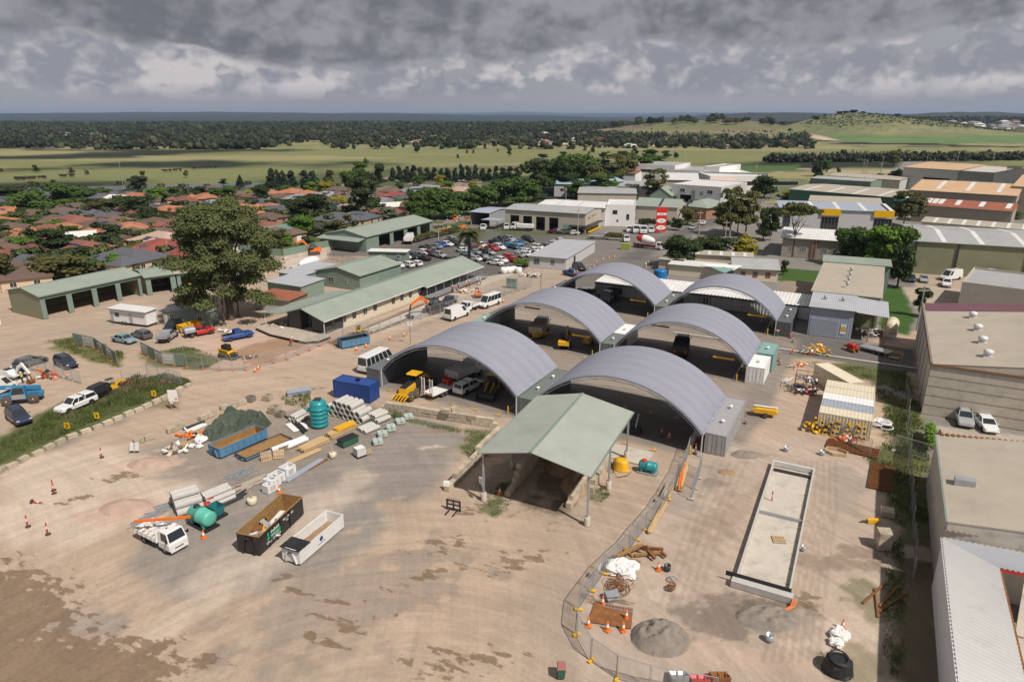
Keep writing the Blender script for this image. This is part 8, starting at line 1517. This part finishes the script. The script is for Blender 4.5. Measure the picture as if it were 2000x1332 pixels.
for (p,q) in (((-2.2,-.8,.2),(.3,1.2,.3)),((-1.8,-1.2,.6),(.6,.8,.7)),((.2,.6,.4),(1.0,.2,.9)),((-.2,-.2,.2),(2.2,.4,.3)),((.8,.9,.3),(2.4,.6,.5)),((2.0,.7,.3),(2.6,-.1,.3)),((-.6,-1,.2),(.3,-1.2,.2)),((-2.2,-.8,.3),(-.7,-1.2,.3)),((-1.2,.1,.5),(-.4,-.9,.5)),((1,.2,.5),(1.6,-.6,.3))): B().beam(p,q,.22,.26).build('frame_member',M['bin_rust'] if p[0]<0 else M['rust'],o)
c=G(1195,1200); tag(B().prism([(-1.9,-1.1),(1.5,-1.4),(1.7,1.0),(-1.4,1.3)],'z',0,.04).build('steel_plate',M['rust'],None,c,R(20)),'flat rust coloured steel plate between the cones','steel plate')
o=at(1195,1168,10,-2,'panel_stack','grey panels stacked on a pallet inside the fence','panels'); [B().ob((sr.uniform(-.1,.1),sr.uniform(-.1,.1),.08+.09*k),(1.1,.8,.07),sr.uniform(-.2,.2)).build('panel',M['galv'],o) for k in range(6)]
o=at(1207,1188,20,4,'ladder','aluminium ladder lying behind the steel plate','ladder'); [B().beam((-1.2,y,.08),(1.2,y,.08),.05,.06).build('rail',M['galv'],o) for y in(-.2,.2)]; [B().beam((-1.1+i*.27,-.17,.08),(-1.1+i*.27,.17,.08),.03,.03).build('rung',M['galv'],o) for i in range(9)]
for i,(x,y,s,m_) in enumerate(((1303,1113,.3,'dark_steel'),(1502,1250,.32,'galv'),(1535,880,.3,'galv'),(1605,888,.28,'galv'),(1568,1075,.18,'galv'))): o=at(x,y,1,0,'steel_tub','grey metal tub on the bare ground, %s of five by distance list'%ordn(i+1),'tub'); o['label']=['dark tub beside the wire coils','open galvanised tub below the dark soil pile','galvanised drum right of the nearest shelter container','galvanised tub beside the timber edging box','small tub right of the slab edge'][i]; B().lathe([(s*.8,0),(s,.05),(s,.55),(s*.92,.55),(s*.88,.1),(.01,.1)],14).build('tub_body',M[m_],o)
# black wrapped bundle
o=at(1635,1310,4,20,'wrapped_bundle','black wrapped bundle with coiled hose on top at the bottom right','bundle'); b=B(); n=14; b.loft([[(kx*.85*math.cos(2*PI*i/n)*(1+sr.uniform(-.16,.16)),kx*1.0*math.sin(2*PI*i/n)*(1+sr.uniform(-.06,.06)),z) for i in range(n)] for kx,z in((1.1,0),(1.0,.2),(.97,.7),(.9,1.0),(.5,1.08),(.02,1.08))],0,False); b.build('wrapped_load',M['black'],o); b=B(); [b.path([(rr*math.cos(a),rr*.8*math.sin(a),1.15+.03*k) for a in [2*PI*i/16 for i in range(17)]],.03,5) for k,rr in enumerate((.8,.75,.82,.7))]; b.build('hose',M['dark_steel'],o); b=B(); b.path([(-.7,.2,1.2),(-1.1,.1,1.4),(-1.35,-.2,.9),(-1.4,-.5,.1)],.03,5); b.build('hose_end',M['timber'],o)
def wbin(label,px,py,lid,rz=0,s=1.,grp=None):
    r=thing('wheelie_bin',label,'wheelie bin',G(px,py),rz,grp); b=B(); b.loft([[(-.22,-.25,.08),(.22,-.25,.08),(.22,.25,.08),(-.22,.25,.08)],[(-.29,-.34,.98),(.29,-.34,.98),(.29,.34,.98),(-.29,.34,.98)]]); b.build('bin_body',M['green_fascia'],r); b=B(); b.loft([[(-.31,-.37,.98),(.31,-.37,.98),(.31,.38,.98),(-.31,.38,.98)],[(-.27,-.3,1.08),(.27,-.3,1.08),(.27,.36,1.1),(-.27,.36,1.1)]]); b.build('lid',M[lid],r)
    for x in(-.27,.27): B().lathe([(.1,x-.03),(.1,x+.03)],10,(0,.27,.1),0,'x').build('wheel',M['black'],r)
    return r
mat('pink_lid',(.33,.13,.12),.6)
wbin('dark green wheelie bin with faded pink lid at the bottom edge',1096,1322,'pink_lid',R(28)); wbin('green wheelie bin with red lid at the dark container doors',1517,655,'red',R(28)); wbin('wheelie bin with yellow lid beside the gum tree shed',372,563,'yellow',R(28)); wbin('dark wheelie bin at the junk cage',1590,760,'black',R(28))
L=[]
for i in range(16): L.append(wbin('x',832+i*4.4+(i>9)*8,447-(i*.25)+rnd.uniform(-1,1.5),['red','green_fascia','yellow','green_fascia'][i%4] if i<8 else 'green_fascia',rnd.uniform(0,3),1,'wheelie bins lined up by the depot'))
rank(L,'wheelie bin lined up by the green depot shed, {n} from the left')
L=[]
for i,(x,y) in enumerate(((866,452),(872,451),(878,450),(900,446),(905,444),(890,430),(912,428),(922,427))):
    o=at(x,y,10,0,'water_barrier','x','barrier',grp='orange barriers and crates beyond the depot'); B().prism([(-.3,0),(.3,0),(.12,.9),(-.12,.9)],'x',-.9,.9).build('barrier_body',M['orange' if i<6 else 'rust'],o); L.append(o)
rank(L,'orange barrier in the stores area beyond the depot, {n} from the left')
# fork attachment, buckets
o=at(886,996,14,3,'fork_attachment','black pallet fork carriage standing on the gravel','fork attachment'); [B().box(-.75,.75,-.05,.05,z,z+.12).build('cross_bar',M['black'],o) for z in(.1,.55,1.0)]; [B().box(x-.06,x+.06,-.07,.07,.0,1.15).build('upright',M['black'],o) for x in(-.72,0,.72)]; [B().box(-.6+i*.2,-.56+i*.2,-.02,.02,.7,1.4).build('guard_bar',M['black'],o) for i in range(7)]; [B().box(x-.07,x+.07,-1.1,-.07,.0,.07).build('fork',M['black'],o) for x in(-.4,.4)]
for i,(x,y,m_) in enumerate(((1325,1328,'galv'),(1365,1335,'red'),(1405,1330,'rust'))): o=at(x,y,10,0,'digger_bucket',['grey excavator bucket at the bottom edge of the fenced site','small red bucket at the bottom edge','rusty excavator bucket at the bottom edge right of the red one'][i],'bucket'); b=B(); b.prism([(-.5,.8),(-.5,.1),(-.2,0),(.4,.05),(.6,.3),(.55,.32),(.35,.15),(-.15,.1),(-.42,.2),(-.42,.8)],'x',-.6,.6); b.prism([(-.5,.8),(-.5,.1),(-.2,0),(.4,.05),(.6,.3)],'x',-.63,-.58); b.prism([(-.5,.8),(-.5,.1),(-.2,0),(.4,.05),(.6,.3)],'x',.58,.63); b.build('bucket_shell',M[m_],o); [B().box(x-.05,x+.05,-.5,-.2,.8,1.1).build('bucket_ear',M[m_],o) for x in(-.25,.25)]
# yellow draped block and pump by the shed
b=B(); n=14; rs=random.Random(5); b.loft([[(kx*math.cos(2*PI*i/n)*(1+.12*math.sin(i*3.)),kx*.85*math.sin(2*PI*i/n)*(1+.1*math.cos(i*2.7)),z) for i in range(n)] for kx,z in((.95,0),(.85,.3),(.8,.9),(.72,1.15),(.4,1.2),(.02,1.2))],0,True); tag(b.build('draped_cover',M['yellow'],None,G(1213,915)),'crumpled yellow cover draped over a block beside the shed','cover')
b=B(); b.path([(0,0,1.5),(.1,-.1,.4),(.8,-.6,.08),(1.6,.2,.06),(1.9,.9,.3)],.035,6); b.path([(0,.2,1.5),(0,.2,0)],.05,6); tag(b.build('black_hose',M['black'],None,G(1196,925)),'black hose looping from a post to the yellow cover','hose')
o=at(1242,845,4,-8,'cable_trailer','small black trailer with white post half hidden behind the shed roof','trailer'); B().box(-.8,.8,-.5,.5,.4,.7).build('trailer_body',M['black'],o); wheels(o,[(0,-.6),(0,.6)],.28,.16); B().beam((-.4,0,.9),(1.2,0,2.1),.16,.2).build('ramp',M['steel_white'],o)
tag(B().prism([(-3.2,-1.8),(3.2,-1.8),(3.2,1.8),(-3.2,1.8)],'z',0,.06).build('concrete_pad',M['concrete'],None,G(1218,885),0),'pale concrete pad behind the yellow draped cover','pad')
# junk by the cream containers
def junk(label,px,py,rx,ry,n,mts,h=.6,seed=1,L1=1.2,name='junk_heap',cat='junk'):
    global sr
    r=thing(name,label,cat,G(px,py),R(28)); sr=random.Random(seed)
    for i in range(n):
        b=B(); k=sr.random()
        if k<.55: b.ob((0,0,0),(sr.uniform(.3,L1),sr.uniform(.06,.5),sr.uniform(.05,.3)))
        elif k<.8: b.tube((-sr.uniform(.3,L1),0,0),(sr.uniform(.3,L1),0,0),sr.uniform(.03,.12),7)
        else: b.lathe([(.2,-.2),(.25,0),(.2,.2),(.05,.22)],8)
        o=b.build('item',M[sr.choice(mts)],r,(sr.gauss(0,.45)*rx,sr.gauss(0,.45)*ry,sr.uniform(.08,h))); o.rotation_euler=(sr.uniform(-.5,.5),sr.uniform(-.5,.5),sr.uniform(0,PI))
junk('yellow and orange machine parts heaped behind the askew container',1590,690,2.2,1.6,34,['yellow','yellow','orange','white_paint','galv','yellow_panel'],1.2,3); junk('white and orange junk left of the machine parts',1552,715,2,1,18,['white_paint','orange','timber_grey'],.4,5); junk('coloured junk with red crate and blue tubs before the cage',1580,768,2.2,1.4,36,['red','black','blue_cont','white_paint','rust','green_fascia','galv'],.9,6); junk('small blue white pile beside the shelter container',1538,744,.9,.6,8,['sky' if 0 else 'blue_roof','white_paint'],.3,7)
o=thing('storage_cage','rusty open frame storage cage full of machine parts','cage',G(1573,762),R(2)); b=B()
for x in(-1.5,0,1.5):
    for y in(-1,1): b.beam((x,y,0),(x,y,2.6),.08,.08)
for z in(1.2,2.6):
    for y in(-1,1): b.beam((-1.5,y,z),(1.5,y,z),.08,.08)
    for x in(-1.5,0,1.5): b.beam((x,-1,z),(x,1,z),.08,.08)
b.build('cage_frame',M['rust'],o); sr=random.Random(9)
for i in range(40): q=B().ob((0,0,0),(sr.uniform(.3,1.),sr.uniform(.1,.5),sr.uniform(.1,.4))).build('stored_part',M[sr.choice(['galv','timber_grey','rust','white_paint','dark_steel'])],o,(sr.uniform(-1.3,1.3),sr.uniform(-.8,.8),sr.choice([.3,.5,1.4,1.7,2.]))); q.rotation_euler=(sr.uniform(-.4,.4),sr.uniform(-.4,.4),sr.uniform(0,3))
L=[]
for i in range(11):
    o=thing('road_barrier','x','barrier',(-2.6+i*.52,86.9-.12*(i%3),0),0,'yellow and black barrier boards leaning on the cream container'); q=B()
    for k in range(7): q.box(-.13,.13,-.03,.03,k*.3,k*.3+.297,k%2)
    q=q.build('board',[M['yellow'],M['black']],o); q.rotation_euler=(R(-18),R(sr.uniform(-30,30)),0); L.append(o)
rank(L,'yellow and black striped barrier board on the cream container, {n} from the left')
junk('yellow trestle legs and barrier feet at the container corner',1603,840,2.4,.9,30,['yellow','yellow_panel','black','white_paint'],.9,12,1.8); junk('orange plastic netting and cones under the leaning boards',1660,858,2.5,.5,20,['orange','red','white_paint'],.3,13); 
junk('grey and brown junk heap at the far left of the storage yard',340,882,1.8,1.,26,['galv','timber_grey','rust','white_paint','concrete'],.7,14); junk('black and orange plastic items against the tarpaulin',378,852,1.6,.6,14,['orange','orange','black','white_paint'],.6,15,1.6); heap('soil_pile','brown soil spilling at the mouth of the right bay','soil pile',1135,940,2.0,3.2,1.2,'soil_brown',17,.5,26,-28)
junk('mixed crates and pallets inside the lean-to of the grey workshop',1690,655,2.6,2.,40,['galv','dark_steel','timber_grey','white_paint','rust'],1.4,16); junk('scrap and mesh inside the left compound by the big gum',545,640,3,1.6,26,['rust','timber_grey','white_paint','galv'],.7,17); junk('building offcuts beside the white ribbed office',1040,540,3.5,1.6,36,['timber','white_paint','galv','rust','bag_white'],.6,18,2.); junk('building materials along the office verandah',905,570,4,1.6,30,['timber','galv','white_paint','timber_grey'],.4,19,2.4)
junk('scattered goods in the truck yard at far right',1790,520,5,3,46,['white_paint','red','blue_roof','timber','galv','orange','dark_steel'],1.,20,1.6); junk('dark machine parts beside the parked white truck',1925,535,3,1.6,26,['dark_steel','galv','white_paint'],1.,21); junk('blue and orange goods stacked beyond the depot bins',893,432,4,2.5,26,['blue_roof','white_paint','blue_cont','orange','rust','green_fascia'],2.4,22,2.4)
junk('black pipe and debris piles beside the skid steer',480,700,1.6,.7,14,['black','dark_steel','galv'],.4,23); junk('white rubble bags beside the blue ute',440,648,1.4,.6,10,['bag_white','timber_grey'],.3,24); junk('black tub, orange barriers and cables beside the mini excavator',95,738,2.6,1.,20,['orange','orange','black','red','bag_white'],1.1,25,1.); stack('rusty bars lying in the grass at the warehouse shadow',(1704,1200),(1738,1150),4,1,.14,.12,'rust','steel bars','rusty_bars',part='bar',jit=1.2,gap=3.5)
o=thing('steel_rack','maroon steel rack holding round bars in the truck yard','rack',G(1890,505),R(28)); [B().beam((x,y,0),(x,y,5.),.2,.2).build('rack_post',M['rust'],o) for x in(-6,0,6) for y in(-1,1)]; [B().beam((-6,y,z),(6,y,z),.16,.16).build('rack_rail',M['galv' if z>2 else 'rust'],o) for y in(-1,1) for z in(1.,3.6,4.8)]; [B().lathe([(.5,-.3),(.5,.3)],12,(-4.8+i*1.05,0,1.6),0,'x').build('steel_coil',M['dark_steel'],o) for i in range(10)]
for i,(x,y,r_,h,m_) in enumerate(((1823,523,1.6,3.4,'sky_tank'),(1289,545,1.6,2.2,'blue_tank'))):
    mat(m_,(.04,.33,.55) if i==0 else (.01,.16,.42),.4); o=thing('round_tank',['light blue round tank in the truck yard at far right','bright blue round tank behind the farthest left shelter'][i],'tank',G(x,y)); b=B(); pr=[]
    for k in range(6): z=h*k/6; pr+=[(r_,z),(r_*1.03,z+h/14),(r_,z+h/8)]
    b.lathe(pr+[(r_,h),(r_*.5,h*1.1),(.02,h*1.12)],20); b.build('tank_body',M[m_],o); B().lathe([(.35,0),(.35,.1),(.02,.12)],12).build('lid',M['dark_steel'],o,(0,0,h*1.1))
o=at(1738,655,4,-14,'poly_tank','cream horizontal tank on a white frame behind the grey workshop','tank'); b=B(); b.lathe([(.02,-2.4),(.8,-2.3),(1.15,-1.9),(1.15,1.9),(.8,2.3),(.02,2.4)],18,(0,0,1.9),0,'x'); b.build('tank_body',M['cream_cont'],o); [B().box(x-.1,x+.1,-1.1,1.1,0,1.2).build('stand',M['steel_white'],o) for x in(-1.5,0,1.5)]
o=at(1862,495,1,0,'green_skip','open green skip tipped up beside the street at far right','skip'); o.location=G(1866,531); b=B(); b.loft([[(-.9,-.7,0),(.9,-.7,0),(.9,.7,0),(-.9,.7,0)],[(-1.5,-.9,1.6),(1.5,-.9,1.6),(1.5,.9,1.6),(-1.5,.9,1.6)]],0,False,False); b.box(-.9,.9,-.7,.7,0,.05); b.build('skip_shell',M['green_fascia'],o)
o=thing('generator_box','tall grey green transformer box inside the fenced works','transformer',G(1000,562),R(5)); B().box(-1.2,1.2,-.5,.5,.1,2.1).build('cabinet',M['green_steel'],o); B().box(-1.25,1.25,-.55,.55,2.1,2.18).build('cabinet_lid',M['green_steel'],o); [B().box(x-.5,x+.5,-.53,-.503,.3,1.95).build('cabinet_door',M['green_wall'],o) for x in(-.58,.58)]
o=thing('generator_box','lime green cabinet at the gate','cabinet',G(1222,487),R(5)); B().box(-1.4,1.4,-.8,.8,.0,1.7).build('cabinet',mat('lime',(.30,.38,.08),.6),o); B().box(-1.45,1.45,-.85,.85,1.7,1.78).build('cabinet_lid',M['lime'],o)
L=[]
for i,(x,y) in enumerate(((984,533),(994,532),(1003,531),(575,470),(1013,533))): o=at(x,y,10,0,'bulk_sack','x','bulk bag',grp='white bulk sacks along the works fence'); b=B(); b.loft([[(-.8*k,-.7*k,z),(.8*k,-.7*k,z),(.9*k,.7*k,z),(-.8*k,.7*k,z)] for k,z in((.9,0),(1,.5),(.95,1.2),(.6,1.4))],0,True); b.build('sack',M['bag_white'],o); L.append(o)
rank(L,'white bulk sack along the works fence, {n} from the left')
for i,(x,y) in enumerate(((1035,502),)): pass
# signs
def sign(label,px,py,w,h,z,words,col='white_paint',post='galv',rz=None,posts=(0,),size=.2,tc='black',name='sign'):
    r=thing(name,label,'sign',G(px,py),R(28) if rz is None else rz); B().box(-w/2,w/2,-.03,0,z,z+h).build('sign_board',M[col],r)
    for x in posts: B().tube((x,.04,0),(x,.04,z+h),.035,6).build('sign_post',M[post],r)
    for k,(s,zz,sz,c) in enumerate(words): text(s,sz,M[c],r,(0,-.04,z+zz),(PI/2,0,0),bold=.004)
    return r
s=sign('white site sign board with no entry symbol on two posts',342,800,1.3,1.7,1.2,[],posts=(-.5,.5)); B().lathe([(.16,-.01),(.16,.01)],14,(0,0,0),0,'y').build('symbol',M['red_sign'],s,(.38,-.045,1.6)); B().box(-.1,.1,-.07,-.06,-.03,.03).build('symbol',M['white_paint'],s,(.38,0,1.6)); B().box(-.5,-.1,-.06,-.03,.9,1.15).build('sign_board',M['white_paint'],s)
sign('white round topped sign on a dark pole beside the nearest left shelter',802,672,.8,.7,3.4,[('P',.35,.5,'blue_cont')],post='black'); tag(B().tube((0,0,0),(0,0,4.6),.05,6).build('light_pole',M['black'],None,G(1056,575)),'thin dark pole behind the middle left shelter','pole')
for i,(x,y,d_) in enumerate(((133,842,1),(191,822,1),(302,778,1),(336,797,-1))):
    r=thing('chevron_sign','yellow and black chevron sign pointing %s, %s along the road edge'%('right' if d_>0 else 'left',ordn(i+1)),'sign',G(x,y),R(28),'chevron signs on the block kerb'); B().box(-.33,.33,-.03,0,.35,1.2).build('sign_board',M['yellow_panel'],r); B().tube((0,.04,0),(0,.04,1.1),.03,6).build('sign_post',M['galv'],r); q=B(); q.prism([(-.2*d_,.5),(-.02*d_,.5),(.2*d_,.78),(-.02*d_,1.06),(-.2*d_,1.06),(.02*d_,.78)],'y',-.04,-.032); q.build('chevron',M['black'],r)
r=sign('round orange road sign on the right hoarding',350,712,.01,.01,1.,[],posts=(0,)); B().lathe([(.42,-.03),(.42,0)],18,(0,0,0),0,'y').build('sign_face',M['orange'],r,(0,0,1.2)); text('20',.4,M['white_paint'],r,(0,-.05,1.2),(PI/2,0,0))
s=sign('tall red pylon sign with two white ovals at the street corner',1290,455,3.6,8.2,.4,[],'red_sign','red_sign',posts=(-.8,.8),name='pylon_sign')
for z,hh in((5.9,1.2),):B().box(-1.6,1.6,-.07,-.035,z,z+.8).build('sign_panel',M['white_paint'],s); text('ELAN',.6,M['red_sign'],s,(0,-.08,z+.4),(PI/2,0,0))
for z in(1.8,4.1): q=B(); q.prism([(1.6*math.cos(a),.75*math.sin(a)+z) for a in [2*PI*i/20 for i in range(20)]],'y',-.07,-.04); q.build('sign_oval',M['white_paint'],s); text('GAS',.55,M['red_sign'],s,(0,-.09,z),(PI/2,0,0))
r=thing('notice_board','leaning white notice on the end block of the left bay wall','notice',G(872,952,.3),R(28)); q=B().box(-.3,.3,-.02,0,0,.75).build('board',M['white_paint'],r); q.rotation_euler.x=R(-20); [B().box(-.22,.22,-.03,-.022,z,z+.03).build('print_line',M['dark_steel'],q) for z in(.2,.35,.5)]
for i,(x,y) in enumerate(((1845,810),)): r=at(x,y,3,10,'ride_on_mower','red and black ride on mower beside the silver four wheel drive','mower'); B().prism([(-.8,.3),(.8,.3),(.8,.8),(.1,.9),(-.1,.6),(-.8,.7)],'y',-.4,.4).build('mower_body',M['red'],r); B().box(-.5,-.1,-.25,.25,.7,1.2).build('seat',M['black'],r); wheels(r,[(-.5,-.45),(-.5,.45),(.6,-.4),(.6,.4)],.26,.18)
q=G(1820,1092-200); 
r=thing('feather_flag','maroon feather flag at the warehouse corner','flag',G(1822,880),R(20)); q=B(); q.prism([(-.35,.2),(.1,0.1),(.5,1.2),(.55,2.4),(.3,2.9),(.0,2.2),(-.3,1.2)],'y',-.012,.012); q.build('flag_cloth',M['maroon'],r); B().tube((-.36,0,0),(-.1,0,2.6),.02,5).build('flag_pole',M['galv'],r)
r=at(1688,694,10,2,'goods_stand','yellow steel frame holding a timber pallet in the warehouse shadow','frame'); r.location=G(1745,700); [B().beam((x,y,0),(x,y,1.3),.06,.06).build('frame_post',M['yellow'],r) for x in(-1.2,1.2) for y in(-.5,.5)]; B().box(-.8,.8,-.3,.3,.1,.22).build('shelf_board',M['timber'],r); [B().beam((-1.2,y,1.2),(1.2,y,1.2),.05,.05).build('frame_rail',M['yellow'],r) for y in(-.5,.5)]
# poles
L=[]
for px,b_,t_ in ((243,378,313),(1128,470,408),(801,432,392),(1337,334,298),(1476,345,322),(1720,342,305),(1702,468,0),(857,480,448),(1105,396,368),(1364,468,412),(1716,356,318),(1807,332,292),(1866,336,296),(1935,335,300),(1685,340,310),(1690,341,312),(1610,350,330),(1575,372,330),(789,332,300),(612,368,330),(1230,300,280),(1380,330,300),(1413,500,430),(1790,645,560)):
    if t_==0: continue
    loc=G(px,b_); lo,hi=1,60
    for _ in range(22):
        m_=(lo+hi)/2
        if PX((loc.x,loc.y,m_))[1]>t_: lo=m_
        else: hi=m_
    r=thing('power_pole','x','pole',loc,R(28),'power and light poles of the district'); B().lathe([(.16,0),(.1,lo)],7).build('pole_shaft',M['galv' if px>1650 or px<820 else 'timber_grey'],r); B().box(-1.,1.,-.06,.06,lo-.8,lo-.65).build('cross_arm',M['timber_grey'],r); L.append(r)
rank(L,'tall pole with short cross arm, {n} from the left in the district')
# grass: bank, verges
def blades(name,label,polys,dens,h,mt,seed=1,z=0):
    rs=np.random.RandomState(seed); V=[];F_=[]
    for poly in polys:
        P=[G(*p) for p in poly]; xs=[p.x for p in P]; ys=[p.y for p in P]; n=int((max(xs)-min(xs))*(max(ys)-min(ys))*dens); X=rs.uniform(min(xs),max(xs),n);Y=rs.uniform(min(ys),max(ys),n); k=(segd(X,Y,P)+(fbm(X/1.5,Y/1.5,seed)-.5)*1.6>0); X,Y=X[k],Y[k]; cl=fbm(X/2.2,Y/2.2,seed+3); n=len(X)
        a=rs.uniform(0,2*PI,n); hh=h*(.35+.9*rs.rand(n))*(.4+1.2*sstep(cl,.35,.7)); w=hh*.12+.025; dx,dy=np.cos(a),np.sin(a); lx,ly=rs.normal(size=n)*.3*hh,rs.normal(size=n)*.3*hh
        Q=np.stack([np.stack([X-dx*w,Y-dy*w,0*X+z-.03],-1),np.stack([X+dx*w,Y+dy*w,0*X+z-.03],-1),np.stack([X+lx,Y+ly,z+hh],-1)],1); o=len(V)*1
        V.append(Q.reshape(-1,3))
    V=np.concatenate(V); me=bpy.data.meshes.new(name); m_=len(V); me.vertices.add(m_); me.vertices.foreach_set('co',V.ravel()); me.loops.add(m_); me.loops.foreach_set('vertex_index',np.arange(m_,dtype=np.int32)); me.polygons.add(m_//3); me.polygons.foreach_set('loop_start',np.arange(0,m_,3,dtype=np.int32)); me.update(); me.materials.append(mt); tag(link(name,me),label,'grass',kind='stuff')
gm=mat('grass_blade',(.115,.15,.04),.85,0,.35,.5,trans=.3); gd=mat('dry_grass_blade',(.20,.165,.09),.9,0,.3,.5,trans=.3)
bank=[(-40,895),(60,828),(130,785),(200,752),(270,735),(330,733),(372,745),(330,768),(240,800),(130,845),(0,905),(-40,920)]
blades('bank_grass','long green weeds growing over the bank at left',[bank],60,.36,gm,3); blades('bank_dry_weeds','tall brown seed heads along the ridge of the bank',[[(100,812),(170,775),(260,742),(330,738),(350,745),(300,760),(200,790),(130,818)]],26,.5,gd,5)
blades('verge_grass','patchy grass and weeds of the yards and verges',[[(905,840),(985,842),(960,872),(925,905),(900,880)],[(700,800),(745,805),(735,820),(690,812)],[(940,975),(985,940),(1000,985),(965,1010)],[(1150,960),(1190,955),(1195,975),(1160,980)],[(95,665),(155,655),(240,690),(235,718),(190,708)],[(275,690),(370,678),(440,700),(395,722)],[(540,770),(610,765),(600,800),(560,790)],[(770,806),(905,838),(900,848),(770,818)]],44,.24,gm,7)
blades('strip_grass','rough grass between the containers and the warehouse wall',[[(1600,712),(1770,725),(1800,800),(1815,900),(1825,1010),(1760,1030),(1735,960),(1690,890),(1725,860),(1725,790),(1700,745)],[(1735,1040),(1765,1040),(1765,1332),(1735,1332),(1725,1200)]],34,.28,gm,9)
# block kerb of the bank
pts=[(-40,945),(60,893),(130,858),(200,832),(262,806),(330,775),(372,752)]
r=thing('block_kerb','crooked kerb of pale stone blocks along the grass bank','kerb',(0,0,0)); n_=0; sr=random.Random(4)
for a_,b_ in zip(pts,pts[1:]):
    P,Q=G(*a_),G(*b_); d=Q-P; n=int(d.length/1.3)
    for i in range(n):
        p=P+d*((i+.5)/n)+Vector((sr.uniform(-.1,.1),sr.uniform(-.1,.1),-.05-sr.random()*.12)); o=link('block',bmm,r,p,math.atan2(d.y,d.x)+sr.uniform(-.09,.09)); 
# ================================================================ PEOPLE
def person_mesh(pose):
    me=bpy.data.meshes.new('body'); V=[];E_=[];Rr=[]
    def v(p,r,par=None):
        V.append(p);Rr.append(r); 
        if par is not None: E_.append((par,len(V)-1))
        return len(V)-1
    lean=.0 if pose!='bend' else .35
    pel=v((0,0,.95),.13); wa=v((lean*.3,0,1.12),.12,pel); ch=v((lean,0,1.36),.15,wa); nk=v((lean*1.2,0,1.5),.055,ch); hd=v((lean*1.3+.01,0,1.62),.095,nk); v((lean*1.3+.01,0,1.72),.085,hd)
    st={'stand':.04,'walk':.28,'bend':.1}[pose]
    for s in(-1,1):
        hp=v((0,s*.1,.9),.1,pel); kn=v((st*s*.6,s*.11,.5),.068,hp); an=v((st*s,s*.11,.09),.045,kn); v((st*s+.16,s*.12,.04),.04,an)
        sh=v((lean,s*.19,1.42),.065,ch); el=v((lean+(.02 if pose=='stand' else .12*s*-1),s*.25,1.14),.045,sh); ha=v((lean+.14,s*.24,.92),.03,el)
        pm=v((lean+.17,s*.24,.86),.028,ha)
        for k in range(4): f=v((lean+.18+.012*k,s*(.225+.012*k),.80),.009,pm); v((lean+.2+.01*k,s*(.225+.012*k),.77-.004*k),.008,f)
        th=v((lean+.2,s*.205,.84),.01,pm); v((lean+.215,s*.2,.81),.009,th)
    me.from_pydata(V,E_,[]); ob=bpy.data.objects.new('tmp',me); COL.objects.link(ob); m=ob.modifiers.new('s','SKIN'); 
    for i,sv in enumerate(me.skin_vertices[0].data): sv.radius=(Rr[i],Rr[i]); sv.use_root=(i==0)
    sd=ob.modifiers.new('u','SUBSURF'); sd.levels=1; sd.render_levels=1
    out=bpy.data.meshes.new_from_object(ob.evaluated_get(bpy.context.evaluated_depsgraph_get())); bpy.data.objects.remove(ob); out.name='body'
    mat('skin',(.42,.25,.17),.6) if 'skin' not in M else 0
    for k in ('orange','navy_cloth','skin'):
        if k not in M: mat(k,(.03,.035,.06),.85)
        out.materials.append(M[k])
    for p in out.polygons:
        c=p.center; z=c.z; r_=abs(c.y); p.material_index=2 if (z>1.47 or (r_>.2 and z<1.12)) else (1 if z<1.0 else 0); p.use_smooth=True
    return out
PMs={k:person_mesh(k) for k in('stand','walk','bend')}; mat('hi_vis_yellow',(.55,.62,.05),.8); mat('white_cloth',(.6,.6,.6),.9); mat('dark_cloth',(.05,.05,.055),.9)
hat=B().lathe([(.16,1.68),(.125,1.7),(.12,1.76),(.07,1.82),(.01,1.835)],12).mesh('hard_hat',M['white_paint'])
def person(label,px,py,pose,top,legs='navy_cloth',h=True,rz=None):
    r=thing('person',label,'person',G(px,py),rnd.uniform(0,6) if rz is None else rz); o=link('body',PMs[pose],r)
    for i,m_ in ((0,top),(1,legs)): o.material_slots[i].link='OBJECT'; o.material_slots[i].material=M[m_]
    if h: link('hard_hat',hat,r,(.46 if pose=='bend' else .01,0,-.02))
person('worker in orange shirt and white helmet bending over the dug pad',568,676,'bend','orange'); person('worker in orange standing at the near end of the verandah works',896,567,'stand','orange'); person('worker in orange, left one of the pair at the verandah works',911,563,'stand','orange'); person('worker in orange, right one of the pair at the verandah works',917,562,'walk','orange'); person('worker in yellow shirt, left one of the pair past the verandah',932,556,'stand','hi_vis_yellow'); person('worker in yellow shirt, right one of the pair past the verandah',938,557,'walk','hi_vis_yellow'); person('person in pink orange vest beside the dark blue ute, left one',1122,542,'stand','orange'); person('person in orange vest beside the dark blue ute, right one',1127,542,'walk','orange')
person('person in white clothes walking on the asphalt behind the farthest left shelter',1261,524,'walk','white_cloth','white_cloth',False); person('person in pale shirt walking with two others on the asphalt',1265,520,'walk','white_cloth','dark_cloth',False); person('person in dark clothes walking at the right of the group of three',1271,519,'walk','dark_cloth','dark_cloth',False); person('worker in yellow vest standing beside the mini excavator',45,748,'stand','hi_vis_yellow'); person('worker in orange at the dark wall of the verandah',884,572,'stand','red')
